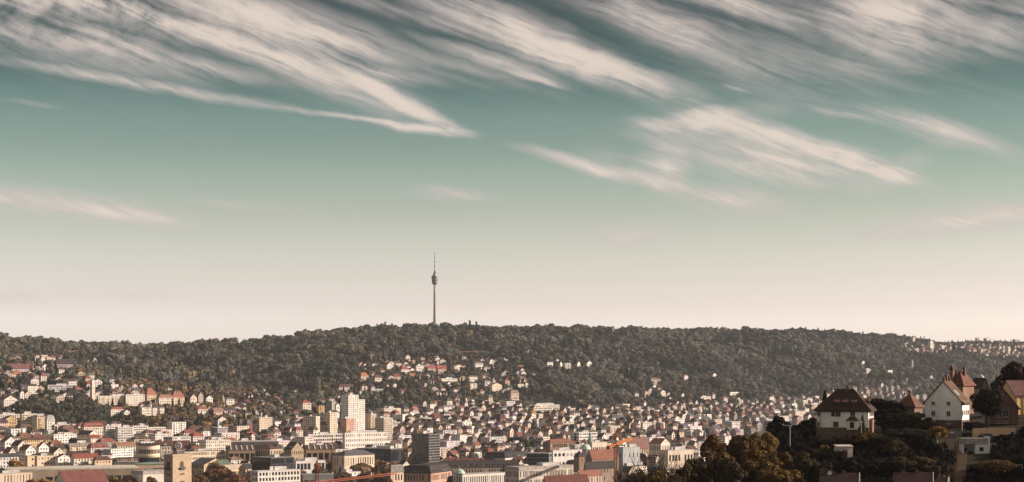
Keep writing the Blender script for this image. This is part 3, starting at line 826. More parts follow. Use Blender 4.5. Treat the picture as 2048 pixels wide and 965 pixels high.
# --- tower blocks in the middle
B('tower_block', 'tallest cream tower block of the town, left and widest shaft', 'tower block', (681,697,716,791,866), 50, 869, roof='flat', wc=(.70,.66,.60), rc=LGREY, floors=20, bay=3.1, ww=.5, wh=.5, chim=2)
B('tower_block', 'narrow lower shaft attached to the right of the tallest tower block', 'tower block', (714,716,729,800,866), 60, 867, roof='flat', wc=(.70,.66,.60), rc=LGREY, floors=17, bay=2.6, ww=.5, wh=.5, chim=0)
B('tower_block', 'cream ten-storey block with balcony bands, leftmost of the tower blocks', 'tower block', (605,632,638,834,876), 20, 884, roof='flat', wc=(.58,.48,.37), rc=LGREY, floors=11, bay=3.2, ww=.62, wh=.42, balcony='', chim=1, band=(.62,.54,.44))
B('tower_block', 'cream block with loggias between the two bigger tower blocks', 'tower block', (648,660,673,826,868), 38, 876, roof='flat', wc=(.58,.49,.38), rc=LGREY, floors=13, bay=3.2, ww=.6, wh=.42, balcony='F', chim=1)
B('tower_block', 'short block, grey half and salmon half, before the tallest tower block', 'tower block', (680,693,708,838,868), 40, 872, roof='flat', wc=(.50,.30,.23), rc=LGREY, floors=9, bay=3, ww=.5, wh=.42, balcony='F', chim=1)
B('tower_block', 'stepped cream balcony block right of the tallest tower block', 'tower block', (729,742,752,829,858), 40, 866, roof='flat', wc=(.52,.41,.31), rc=LGREY, floors=9, bay=3, ww=.55, wh=.45, balcony='R', chim=1)
B('tower_block', 'grey balconied block with white strips above the park', 'tower block', (749,768,784,837,878), 38, 884, roof='flat', wc=(.48,.40,.33), rc=LGREY, floors=11, bay=3, ww=.55, wh=.42, balcony='FR', chim=1, strip=True)
B('terrace_block', 'long white terraced block with ribbon balconies below the tower blocks', 'block of flats', (612,617,684,870,888), 76, None, 2400, 16, roof='flat', wc=(.55,.49,.43), rc=LGREY, floors=5, bay=3.5, ww=.75, wh=.5, balcony='F', strip=True, chim=2)
B('terrace_block', 'white long block with small square windows below the salmon tower block', 'block of flats', (684,690,770,867,886), 70, None, 2380, roof='flat', wc=(.62,.56,.5), rc=LGREY, floors=5, bay=3, ww=.4, wh=.5, chim=3)
B('terrace_block', 'tall white flats behind the black office tower to its left', 'block of flats', (752,768,800,818,838), 66, 850, roof='flat', wc=(.6,.53,.46), rc=LGREY, floors=8, bay=3, ww=.5, wh=.5, chim=2)
B('block_of_flats', 'white flat-roofed flats with orange side wall above the autumn slope', 'block of flats', (502,519,542,836,862), 50, 868, roof='flat', wc=(.62,.5,.38), rc=LGREY, floors=7, bay=3, ww=.45, wh=.45, chim=1)

# --- the black office tower
B('office_tower', 'black gridded office tower with bright banded right face', 'office tower', (823,858,878,870,930), 27, 937, roof='flat', wc=(.13,.12,.115), rc=(.08,.075,.075), floors=12, bay=1.6, ww=.72, wh=.66, glass='dark_glass', chim=2, band=(.30,.27,.25), parapet=1.0)

# --- old palace quarter along the lower edge
B('castle_wing', 'long baroque palace wing with dark mansard roof and dormers', 'palace', (806,862,900,948,965), 20, None, 1720, roof='mansard', rh=7.5, wc=(.42,.25,.18), rc=(.05,.038,.036), floors=2, bay=3, ww=.45, wh=.65, dormers=9, chim=2)
B('castle_pavilion', 'grey-roofed end pavilion of the baroque palace by the orange tree', 'palace', (779,782,806,946,965), 70, None, 1700, roof='mansard', rh=6, wc=(.52,.40,.29), rc=(.23,.20,.18), floors=2, bay=3, ww=.45, wh=.6, dormers=3, chim=1)
B('castle_wing', 'rear palace wing with long dark roof behind the green dome', 'palace', (880,880,1035,935,952), 0, None, 1860, 16, roof='gable_x', rh=6.5, wc=(.34,.24,.18), rc=(.045,.036,.036), floors=2, bay=3, dormers=12, chim=3)
B('castle_wing', 'low red-brown roofed wing behind the long dark palace roof', 'palace', (890,890,1045,924,934), 0, None, 2010, 14, roof='gable_x', rh=4, wc=(.4,.27,.2), rc=(.13,.045,.035), floors=2, bay=3, dormers=10, chim=4)
def art_hall():
    Y = 1580; g = LM(905, 925, 1012, 950, 965, None, Y, 62)
    t = house('art_gallery', 'white pavilion with small green dome and tall windows at the lower edge', 'gallery', g['loc'], g['rz'], g['w'], g['d'], g['h'], 'flat', wc=(.6,.54,.47), rc=(.36,.33,.31), floors=2, bay=2.4, ww=.5, wh=.62, chim=0)
    c = at(919, 945, Y+6); dm = MB(); r = 4.6
    z = g['h']+.6
    prof = [(r*1.15, z), (r*1.15, z+1.0)]+[(r*cos(a)+.01, z+1.0+r*.75*sin(a)) for a in np.linspace(0, pi/2, 8)]
    o = dm.lathe(prof, 24).build('dome', M['roof'], t, (.42,.55,.46), smooth=True)
    L = np.array([c[0]-g['loc'][0], c[1]-g['loc'][1]]); a = -g['rz']; o.location = (L[0]*cos(a)-L[1]*sin(a), L[0]*sin(a)+L[1]*cos(a), 0)
    MB().lathe([(.5, z+1+r*.74), (.3, z+1+r*.75+1.2), (.05, z+1+r*.75+3)], 8).build('finial', M['metal'], o, (.3,.4,.35))
art_hall()
B('stone_office', 'long pale stone office block with carved attic band and pilasters', 'office', (1010,1038,1150,941,965), 66, None, 1500, roof='flat', wc=(.50,.43,.36), rc=(.36,.32,.28), floors=4, bay=1.75, ww=.5, wh=.66, chim=2, band=(.46,.39,.32), parapet=2.6)
B('colonnade_building', 'white building with black mansard roof and dormer row above the palace roofs', 'building', (968,1010,1056,917,930), 30, None, 2010, roof='mansard', rh=6.0, wc=(.6,.52,.45), rc=(.04,.034,.036), floors=3, bay=2.6, dormers=9, chim=2)
B('glass_museum', 'grey-green glass cube museum beside the white department store', 'museum', (1053,1098,1104,908,932), 12, None, 1960, roof='flat', wc=(.16,.19,.18), rc=(.34,.36,.35), floors=6, bay=2.0, ww=.86, wh=.84, glass='dark_glass', chim=0, band=(.3,.33,.32))
B('department_store', 'white department store with flat roof left of the green dome', 'store', (1100,1106,1166,902,932), 68, None, 1980, roof='flat', wc=(.55,.51,.47), rc=(.42,.4,.38), floors=3, bay=6, ww=.6, wh=.35, chim=2)
def dome_church():
    Y = 2060; x, _, z = at(1171, 902, Y); z0 = Z(x, Y); zt = z-z0
    t = thing('domed_hall', 'pale green glass dome on a low drum above the old castle tower', 'dome', (x, Y, z0))
    s = Y/F; r = 11*s
    MB().lathe([(r, -3), (r, zt), (r+.4, zt), (r+.4, zt+1)], 32).build('drum', M['wall'], t, (.4,.38,.35))
    d_ = MB().lathe([(r*cos(a)+.02, zt+1+r*1.1*sin(a)) for a in np.linspace(0, pi/2, 10)], 32).build('dome', M['metal'], t, (.42,.52,.47), smooth=True)
    MB().lathe([(1.3, zt+r*1.1+.9), (1.3, zt+r*1.1+3), (.2, zt+r*1.1+5)], 10).build('lantern', M['metal'], d_, (.08,.08,.08))
    VIEW.append((1159, 1183, 886, 903, Y)); FOOT.append((x, Y, r))
dome_church()
def spire(px, y_top, y_eave, base, hw, label, col, wcol=SAND):
    x, Y, z0 = ground_at(px, base); s = Y/F; zt = E-(y_top-YH)*s-z0; ze = E-(y_eave-YH)*s-z0; r = hw*s
    t = thing('church_steeple', label, 'steeple', (x, Y, z0), radians(-25))
    MB().box(-r, r, -r, r, -5, ze).build('tower_wall', M['stone'], t, wcol)
    MB().lathe([(r*1.25, ze), (r*.8, ze+(zt-ze)*.28), (r*.34, ze+(zt-ze)*.62), (.05, zt)], 8, a0=pi/8).build('spire', M['roof'], t, col)
    m_ = MB()
    for s_ in (-.45, .45): m_.box(s_*r-.18*r, s_*r+.18*r, -r-.05, -r+.02, ze-4, ze-1); m_.box(r-.02, r+.05, s_*r-.18*r, s_*r+.18*r, ze-4, ze-1)
    m_.build('belfry_openings', M['dark_glass'], t, stuff=True)
    VIEW.append((px-hw, px+hw, y_top, y_eave+4, Y)); FOOT.append((x, Y, r))
spire(1180, 858, 882, 918, 4.2, 'pale green copper church spire above the glass dome', (.20,.33,.27))
spire(1408, 855, 878, 900, 2.2, 'thin dark church spire rising from the right of the town', (.05,.06,.055))
spire(446, 788, 799, 812, 2.6, 'slim cream church spire among villas above the autumn slope', (.5,.42,.33), CREAM)
spire(1824, 717, 726, 740, 2.0, 'tiny white church spire in the wood under the far plateau', (.6,.58,.54), WHITE)
B('brick_store', 'brown brick block with orange roof panels below the dense terraces', 'store', (1086,1100,1152,886,898), 62, None, 2180, roof='hip', rh=4.2, wc=(.24,.15,.10), rc=(.23,.10,.07), floors=4, bay=3, ww=.6, wh=.5, chim=1)
B('town_hall_wing', 'pale flat town building between brick store and green spire', 'office', (1140,1150,1182,891,904), 60, None, 2130, roof='flat', wc=(.40,.37,.36), rc=LGREY, floors=3, bay=4, ww=.3, wh=.4, chim=1)
B('white_office', 'white ribbon-window office block behind the green church spire', 'office', (1141,1158,1196,866,880), 58, 893, roof='flat', wc=(.62,.58,.54), rc=LGREY, floors=4, bay=3.2, ww=.8, wh=.42, chim=1)
B('cream_hall', 'broad cream block right of the glass dome', 'building', (1178,1184,1216,886,900), 65, None, 2120, roof='flat', wc=(.56,.47,.38), rc=(.5,.45,.4), floors=2, bay=3, ww=.5, wh=.3, chim=1)
# old castle
def old_castle():
    t, g = B('castle_tower', 'square brown castle tower with pointed dark roof', 'tower', (1148,1158,1170,914,948), 46, None, 1800, roof='pyramid', rh=6.2, wc=(.23,.155,.115), rc=R_DARK, floors=4, bay=4.5, ww=.16, wh=.3, chim=0, wmat='stone')
old_castle()
B('castle_hall', 'old castle hall with large orange tiled roof behind the orange crane', 'castle', (1172,1184,1240,918,930), 62, None, 1860, roof='gable_y', rh=9.5, wc=(.26,.18,.13), rc=(.23,.095,.062), floors=3, bay=3.6, ww=.3, wh=.45, chim=2, wmat='stone')
B('castle_hall', 'dark-roofed castle range with dormers below the orange roof', 'castle', (1168,1172,1232,936,948), 74, None, 1740, roof='gable_y', rh=5.5, wc=(.3,.22,.17), rc=R_DARK, floors=3, bay=3.6, ww=.3, wh=.45, chim=2, wmat='stone')
B('collegiate_church', 'hall with broad pinkish tiled roof dotted with dormers', 'church', (1253,1256,1300,890,898), 72, None, 2100, roof='gable_y', rh=8.5, wc=SAND, rc=(.22,.115,.095), floors=2, bay=3.4, chim=1, ov=.8)
B('town_house', 'orange-roofed house with light stepped gable right of the pinkish roof', 'house', (1300,1322,1342,888,898), 40, None, 2080, roof='gable_x', rh=6, wc=CREAM, rc=R_ORANGE, floors=3, bay=3, chim=1)
B('grey_store', 'grey flat store with plant boxes above the orange crane', 'store', (1236,1246,1282,896,912), 62, None, 1960, roof='flat', wc=(.40,.40,.40), rc=(.34,.33,.33), floors=2, bay=5, ww=.2, wh=.3, chim=3)
B('cream_row', 'cream flat-roofed row with dark window pairs beside the foreground trees', 'block of flats', (1322,1336,1392,902,914), 62, None, 1900, roof='flat', wc=(.56,.46,.36), rc=(.40,.37,.35), floors=2, bay=4.5, ww=.6, wh=.4, chim=3)
B('white_flats', 'white flat block with punched windows, left of a pair above the pinkish roof', 'block of flats', (1280,1286,1306,846,858), 66, 866, roof='flat', wc=(.6,.55,.48), rc=LGREY, floors=5, bay=3.4, chim=1)
B('white_flats', 'white flat block with punched windows, right of a pair above the pinkish roof', 'block of flats', (1311,1316,1331,846,857), 66, 866, roof='flat', wc=(.6,.53,.45), rc=LGREY, floors=5, bay=3.4, chim=1)
B('red_roof_house', 'house with long dark red roof cut by the lower edge', 'house', (1086,1092,1180,966,965), 78, None, 1250, roof='gable_y', rh=4.5, wc=CREAM, rc=(.12,.042,.032), floors=2, bay=3, chim=2)
B('orange_roof_house', 'orange-roofed houses before the brown castle tower', 'house', (1154,1158,1206,951,958), 74, None, 1480, roof='gable_y', rh=3.6, wc=PEACH, rc=(.25,.11,.078), floors=3, bay=3, chim=2)

# --- lower left quarter
B('station_hall', 'long pale flat station roof sweeping in front of the peach blocks', 'station', (74,74,256,939,944), 0, None, 1600, 46, roof='flat', wc=(.30,.23,.17), rc=(.60,.52,.43), floors=1, bay=7, ww=.8, wh=.3, chim=0, parapet=1.2)
B('station_hall', 'broad pale canopy roof at the far left of the station', 'station', (4,4,92,941,950), 0, None, 1560, 40, roof='flat', wc=(.35,.27,.2), rc=(.58,.5,.42), floors=1, bay=7, ww=.8, wh=.3, chim=0, parapet=1.2)
B('station_wing', 'cream station wing with tall windows in the lower left corner', 'station', (-20,-14,50,949,965), 70, None, 1450, roof='flat', wc=(.55,.43,.32), rc=(.4,.33,.27), floors=2, bay=2.6, ww=.3, wh=.75, chim=2)
B('steep_roof_house', 'house with steep maroon roof and white gable at the lower edge', 'house', (94,133,206,974,965), 62, None, 1400, roof='gable_y', rh=11.5, wc=(.6,.5,.4), rc=(.17,.065,.055), floors=3, bay=3, chim=2, dormers=0)
B('postal_hall', 'low modern hall with black glass band in front of the round building', 'hall', (256,286,330,950,965), 45, None, 1450, roof='flat', wc=(.56,.50,.43), rc=(.33,.3,.27), floors=1, bay=9, ww=.96, wh=.3, glass='dark_glass', chim=0, parapet=3.0)
B('green_roof_hall', 'flat hall with pale green copper roof below the round building', 'hall', (268,268,326,929,938), 0, None, 1700, 26, roof='hip', rh=1.6, wc=SAND, rc=(.20,.27,.23), floors=1, bay=4, chim=0)
B('peach_block', 'peach block with blank sunlit wall, left of the lower row', 'building', (46,55,72,913,936), 58, None, 1800, roof='flat', wc=(.6,.44,.31), rc=(.45,.36,.28), floors=3, bay=6, ww=.2, wh=.3, chim=0)
B('peach_block', 'peach block with two rows of paired windows in the lower row', 'building', (72,74,106,913,936), 72, None, 1805, roof='flat', wc=(.6,.46,.34), rc=(.45,.36,.28), floors=4, bay=3.0, ww=.42, wh=.36, chim=1)
B('white_house', 'white house with dark windows between peach block and red roofed flats', 'house', (107,116,137,916,936), 60, None, 1810, roof='gable_x', rh=3.2, wc=WHITE, rc=R_RED, floors=4, bay=3.4, ww=.3, wh=.4, chim=2)
B('red_roof_flats', 'white balconied flats under a long bright red roof', 'block of flats', (137,148,190,917,936), 66, None, 1800, roof='gable_y', rh=4.2, wc=(.6,.53,.44), rc=(.22,.07,.05), floors=4, bay=3.2, balcony='R', chim=3)
B('peach_house', 'peach house with hipped brown roof left of the round building', 'house', (182,190,218,921,938), 60, None, 1790, roof='hip', rh=3.8, wc=(.56,.39,.27), rc=R_BROWN, floors=4, bay=3, chim=2)
B('white_slate_house', 'grey-white house with slate hipped roof at the left edge', 'house', (-4,-2,30,915,938), 70, None, 1840, roof='hip', rh=4, wc=(.52,.48,.44), rc=(.06,.055,.06), floors=4, bay=3, chim=1)
for i, (x0, x1, x2, yt, Yb, lab, wc, rc) in enumerate([
    (-6,10,30,884,905,'white gable under red roof at the far left of the terraces', WHITE, R_RED),
    (14,36,52,892,915,'white gable, second from the left among the red-roofed terraces', PALE, R_BROWN),
    (30,52,68,901,922,'lower white gable with red roof among the left terraces', WHITE, R_RED),
    (70,78,94,895,912,'small white gable house in the middle of the left terraces', WHITE, R_RED),
    (92,108,126,906,922,'cream gable house with brown roof above the white house', CREAM, R_BROWN),
    (0,18,30,906,925,'red-roofed gable house beside the slate hipped house', PALE, R_RED)]):
    B('terrace_house', lab, 'house', (x0,x1,x2,yt,yt+12), 50, Yb+14, None, roof='gable_x', rh=5.5, wc=wc, rc=rc, floors=4, bay=3, chim=1, seed=i)
B('ochre_terrace', 'long ochre terrace of windows with brown roof in the left town', 'block of flats', (40,44,95,880,892), 78, 902, None, roof='gable_y', rh=2.5, wc=(.52,.38,.22), rc=(.10,.05,.04), floors=3, bay=2.6, chim=3)
B('white_terrace', 'pale terrace with tall windows at the left end of the ochre terrace', 'block of flats', (18,22,41,877,888), 70, 898, None, roof='hip', rh=2, wc=(.55,.47,.38), rc=R_GREY, floors=4, bay=2.6, chim=1)
B('cream_flats', 'long cream flats with grey roof right of the red terraces', 'block of flats', (133,140,192,893,912), 70, 918, None, roof='gable_y', rh=3, wc=(.58,.48,.36), rc=(.24,.2,.16), floors=5, bay=3, chim=4, balcony='R')
B('orange_mansard_house', 'cream house with orange mansard and white dormers on the left slope', 'house', (158,168,202,855,866), 62, 878, None, roof='mansard', rh=4.5, wc=CREAM, rc=(.28,.10,.07), floors=3, bay=3, dormers=5, chim=2)
B('brown_gable_house', 'cream house with broad dark brown roof below the orange mansard', 'house', (150,177,192,870,886), 30, 894, None, roof='gable_x', rh=5, wc=CREAM, rc=R_DARK, floors=3, bay=3, chim=1)
for i, (x0, x1, x2, yt, yb, lab) in enumerate([
    (205,212,232,853,880,'white stepped modern flats, left of the group with roof terraces'),
    (228,236,262,856,882,'white modern flats in the middle of the roof terrace group'),
    (258,266,292,853,880,'white modern flats, right of the group with roof terraces')]):
    B('modern_flats', lab, 'block of flats', (x0,x1,x2,yt,yt+18), 60, yb+4, None, roof='flat', wc=(.56,.52,.48), rc=LGREY, floors=6, bay=3.4, ww=.7, wh=.5, balcony='FR', strip=True, chim=2, seed=i)
B('modern_terrace', 'white modern terraces in a row at the left edge of the slope', 'block of flats', (-10,-6,38,830,840), 70, 856, None, roof='flat', wc=(.56,.50,.44), rc=LGREY, floors=4, bay=3.4, ww=.6, wh=.5, balcony='R', strip=True, chim=2)
B('modern_terrace', 'cream terraced flats right of the white modern terraces', 'block of flats', (38,44,70,829,842), 64, 858, None, roof='flat', wc=(.55,.46,.37), rc=LGREY, floors=5, bay=3.4, ww=.6, wh=.5, balcony='R', chim=2)
B('narrow_house', 'narrow white house with pale grey roof standing before trees', 'house', (87,94,107,840,864), 55, 869, None, roof='mansard', rh=5, wc=(.6,.54,.47), rc=(.36,.35,.33), floors=5, bay=3, chim=1)
B('ochre_house', 'tall ochre house beside the narrow white house', 'house', (68,74,87,834,858), 58, 866, None, roof='flat', wc=(.52,.40,.26), rc=R_GREY, floors=6, bay=3, balcony='R', chim=1)
B('brick_house', 'brown-roofed ochre house with dark gable left of the big trees', 'house', (3,12,30,838,856), 55, 864, None, roof='gable_x', rh=4, wc=OCHRE, rc=R_BROWN, floors=4, bay=3, chim=1)

# --- left hill
def campanile():
    x, Y, z0 = ground_at(185, 801); s = Y/F; zt = E-(761-YH)*s-z0; r = 3.6*s
    t = thing('church_tower', 'slender square white church tower with a cross on the left hill', 'tower', (x, Y, z0), radians(-40))
    MB().box(-r, r, -r, r, -4, zt).build('shaft', M['wall'], t, (.60,.50,.42))
    MB().box(-r-.2, r+.2, -r-.2, r+.2, zt, zt+.5).build('roof', M['roof'], t, (.5,.44,.38))
    MB().bar((0,0,zt+.5), (0,0,zt+4.2), .28).bar((-1.1,-.6,zt+2.9), (1.1,.6,zt+2.9), .26).build('cross', M['metal'], t, (.55,.5,.45))
    for z in (.3, .55): m_ = MB().box(r-.02, r+.06, -.5, .5, zt*z, zt*z+1.6); m_.build('window', M['glass'], t)
    VIEW.append((179, 191, 754, 800, Y)); FOOT.append((x, Y, r))
campanile()
LEFT = [ # name, label, cat, geo, th, base, kwargs
 ('block_of_flats','pale four-storey flats right of the white church tower','block of flats',(192,196,249,793,806),72,811,dict(roof='flat',wc=(.56,.48,.40),rc=LGREY,floors=4,bay=3,balcony='R',chim=3)),
 ('block_of_flats','white flats with gridded windows behind orange gable house','block of flats',(249,252,284,790,806),70,812,dict(roof='flat',wc=(.60,.53,.45),rc=LGREY,floors=5,bay=2.6,chim=2)),
 ('villa','white cube villa with rows of dark windows on the left hill','villa',(51,56,73,772,785),55,789,dict(roof='hip',rh=2.5,wc=(.62,.56,.48),rc=R_DARK,floors=4,bay=2.8,chim=2)),
 ('school_block','long glazed school block with white frames on the left hill','school',(94,96,140,771,780),74,785,dict(roof='flat',wc=(.46,.44,.44),rc=LGREY,floors=3,bay=3,ww=.75,wh=.7,chim=2)),
 ('school','long school with maroon roof high on the left hill','school',(13,15,58,736,742),74,746,dict(roof='gable_y',rh=7,wc=(.5,.44,.42),rc=(.17,.075,.075),floors=2,bay=3,chim=2)),
 ('villa','house with broad orange roof below the long maroon school','villa',(17,24,42,749,753),60,757,dict(roof='hip',rh=6.5,wc=CREAM,rc=R_ORANGE,floors=2,bay=3,chim=1)),
 ('villa','white gabled house with orange roof right of the orange hipped house','villa',(46,54,65,749,757),55,761,dict(roof='gable_x',rh=5,wc=(.6,.52,.45),rc=R_ORANGE,floors=2,bay=3,chim=1)),
 ('villa','tall villa with maroon hipped roof above the glazed school','villa',(76,82,91,752,762),52,767,dict(roof='pyramid',rh=6,wc=(.55,.48,.42),rc=(.22,.075,.07),floors=3,bay=3,chim=1)),
 ('villa','white villa with red pyramid roof at the left edge of the hill','villa',(7,14,25,766,776),52,780,dict(roof='pyramid',rh=6.5,wc=(.58,.53,.47),rc=(.24,.085,.07),floors=3,bay=3,chim=1)),
 ('villa','white villa with red roof and tall gable below the hipped villas','villa',(-4,8,30,800,814),58,822,dict(roof='gable_x',rh=6.5,wc=(.6,.53,.46),rc=R_RED,floors=4,bay=3,chim=2)),
 ('villa','narrow white house in trees under the white cube villa','villa',(37,41,47,786,799),50,803,dict(roof='gable_x',rh=3,wc=WHITE,rc=R_GREY,floors=3,bay=3,chim=1)),
 ('villa','small ochre house among trees left of the church tower','villa',(86,90,96,791,799),50,802,dict(roof='pyramid',rh=3,wc=YELLOW,rc=R_GREY,floors=2,bay=3,chim=0)),
 ('villa','yellow house with red roof just left of the church tower','villa',(164,171,181,757,762),54,765,dict(roof='hip',rh=6,wc=YELLOW,rc=R_RED,floors=2,bay=3,chim=1)),
 ('villa','bright red hipped house touching the church tower','villa',(167,174,183,769,776),54,779,dict(roof='hip',rh=6,wc=(.58,.5,.43),rc=(.30,.075,.055),floors=2,bay=3,chim=1)),
 ('mansard_building','big building with dark mansard roof below the hilltop crane','building',(108,112,140,729,735),70,741,dict(roof='mansard',rh=8,wc=(.30,.26,.25),rc=(.055,.042,.05),floors=2,bay=3,dormers=5,chim=2)),
 ('villa','house with pointed pale roof standing alone at the edge of the wood','villa',(183,187,193,721,723),50,727,dict(roof='pyramid',rh=7,wc=PALE,rc=(.36,.26,.22),floors=2,bay=3,chim=0)),
 ('villa','white house at the wood edge right of the pointed roof','villa',(200,203,207,720,726),50,729,dict(roof='flat',wc=WHITE,rc=LGREY,floors=2,bay=3,chim=0)),
 ('villa','house with maroon pointed roof on the left hilltop','villa',(98,102,109,716,720),55,724,dict(roof='pyramid',rh=6,wc=PALE,rc=(.24,.09,.08),floors=2,bay=3,chim=1)),
 ('villa','white house with grey roof left of the hilltop crane','villa',(111,116,123,716,721),55,725,dict(roof='hip',rh=4,wc=PALE,rc=R_GREY,floors=2,bay=3,chim=1)),
 ('villa','house with broad pinkish roof below the hilltop row','villa',(73,80,90,720,727),50,731,dict(roof='gable_x',rh=6,wc=PALE,rc=(.33,.18,.15),floors=2,bay=3,chim=1)),
 ('villa','terrace of pale houses with orange edge on the left hilltop','villa',(64,68,96,714,719),70,723,dict(roof='flat',wc=(.48,.38,.33),rc=(.36,.2,.15),floors=2,bay=3,chim=2)),
 ('villa','white house with red roof under the autumn slope below the flats','villa',(213,222,247,819,829),58,834,dict(roof='hip',rh=3.2,wc=(.62,.55,.47),rc=(.30,.10,.07),floors=3,bay=3,chim=1)),
 ('villa','house with red roof tucked right of the white red-roofed house','villa',(244,249,258,824,831),55,836,dict(roof='gable_x',rh=3,wc=PALE,rc=R_RED,floors=2,bay=3,chim=0)),
 ('villa','tall house with steep orange roof sunlit on the right','villa',(284,294,310,790,801),45,806,dict(roof='hip',rh=11,wc=(.5,.36,.26),rc=(.30,.125,.08),floors=3,bay=3,chim=1)),
 ('villa','white twin-gabled house right of the steep orange roof','villa',(310,318,345,796,807),60,812,dict(roof='hip',rh=5,wc=(.58,.5,.42),rc=(.30,.15,.11),floors=3,bay=3,dormers=2,chim=1)),
 ('villa','broad villa with big orange hipped roof in the hill row','villa',(338,346,366,795,807),52,812,dict(roof='hip',rh=10,wc=(.5,.37,.27),rc=(.29,.12,.08),floors=3,bay=3,dormers=2,chim=1)),
 ('villa','cream gabled house with dark roof right of the orange hipped villa','villa',(375,381,392,796,804),48,809,dict(roof='gable_x',rh=6,wc=(.58,.48,.36),rc=R_BROWN,floors=2,bay=3,chim=1)),
 ('villa','grey house with steep roof beside a dark fir','villa',(392,397,405,792,802),48,808,dict(roof='gable_x',rh=6,wc=(.42,.35,.3),rc=R_GREY,floors=3,bay=3,chim=1)),
 ('villa','white gable house left of the slim cream church spire','villa',(408,413,424,797,804),48,809,dict(roof='gable_x',rh=5,wc=PALE,rc=R_GREY,floors=2,bay=3,chim=0)),
 ('villa','white flat house right of the slim cream church spire','villa',(449,453,467,799,810),60,815,dict(roof='hip',rh=3,wc=(.56,.5,.45),rc=R_GREY,floors=3,bay=3,chim=1)),
 ('villa','red roofed white house above the vineyard slope','villa',(388,396,416,819,828),55,833,dict(roof='hip',rh=4,wc=(.6,.52,.45),rc=(.27,.10,.085),floors=2,bay=3,chim=1)),
 ('villa','house with long pink-brown roof and dormers right of vineyard slope','villa',(420,428,446,823,830),58,836,dict(roof='gable_y',rh=5,wc=PEACH,rc=(.26,.15,.12),floors=2,bay=3,dormers=0,chim=1)),
 ('villa','white house with dark roof on the autumn slope above the brown halls','villa',(428,436,452,840,848),50,853,dict(roof='gable_x',rh=5,wc=(.58,.52,.46),rc=R_DARK,floors=2,bay=3,chim=0)),
]
for i, (nm, lab, cat, geo, th, base, kw) in enumerate(LEFT): B(nm, lab, cat, geo, th, base, seed=100+i, **kw)
# villa with a red cone turret and its white neighbour with a spirelet
def turret_villa(x0, x1, x2, yt, base, cone, lab, tx, ttop, col):
    t, g = B('turreted_villa', lab, 'villa', (x0,x1,x2,yt,yt+14), 58, base, roof='hip', rh=2.2, wc=(.6,.53,.46), rc=R_GREY, floors=3, bay=2.8, chim=1)
    s = g['loc'][1]/F; h = g['h']; zt = E-(ttop-YH)*s-g['loc'][2]; r = 3.4*s
    lx = (tx-(x0+x2)/2)*s
    o = MB().lathe([(r, -3), (r, h+3)], 12).build('turret', M['wall'], t, (.6,.53,.46)); o.location = (lx*.8, -g['d']/2, 0)
    MB().lathe([(r*1.2, h+3), (.05, zt)], 12).build('turret_roof', M['roof'], o, col)
turret_villa(277,284,300,815,832,1,'white villa with red cone turret below the steep orange roof',288,803,(.30,.09,.07))
turret_villa(299,306,328,816,832,1,'white villa with slim pale spirelet right of the red cone turret',306,806,(.45,.4,.36))

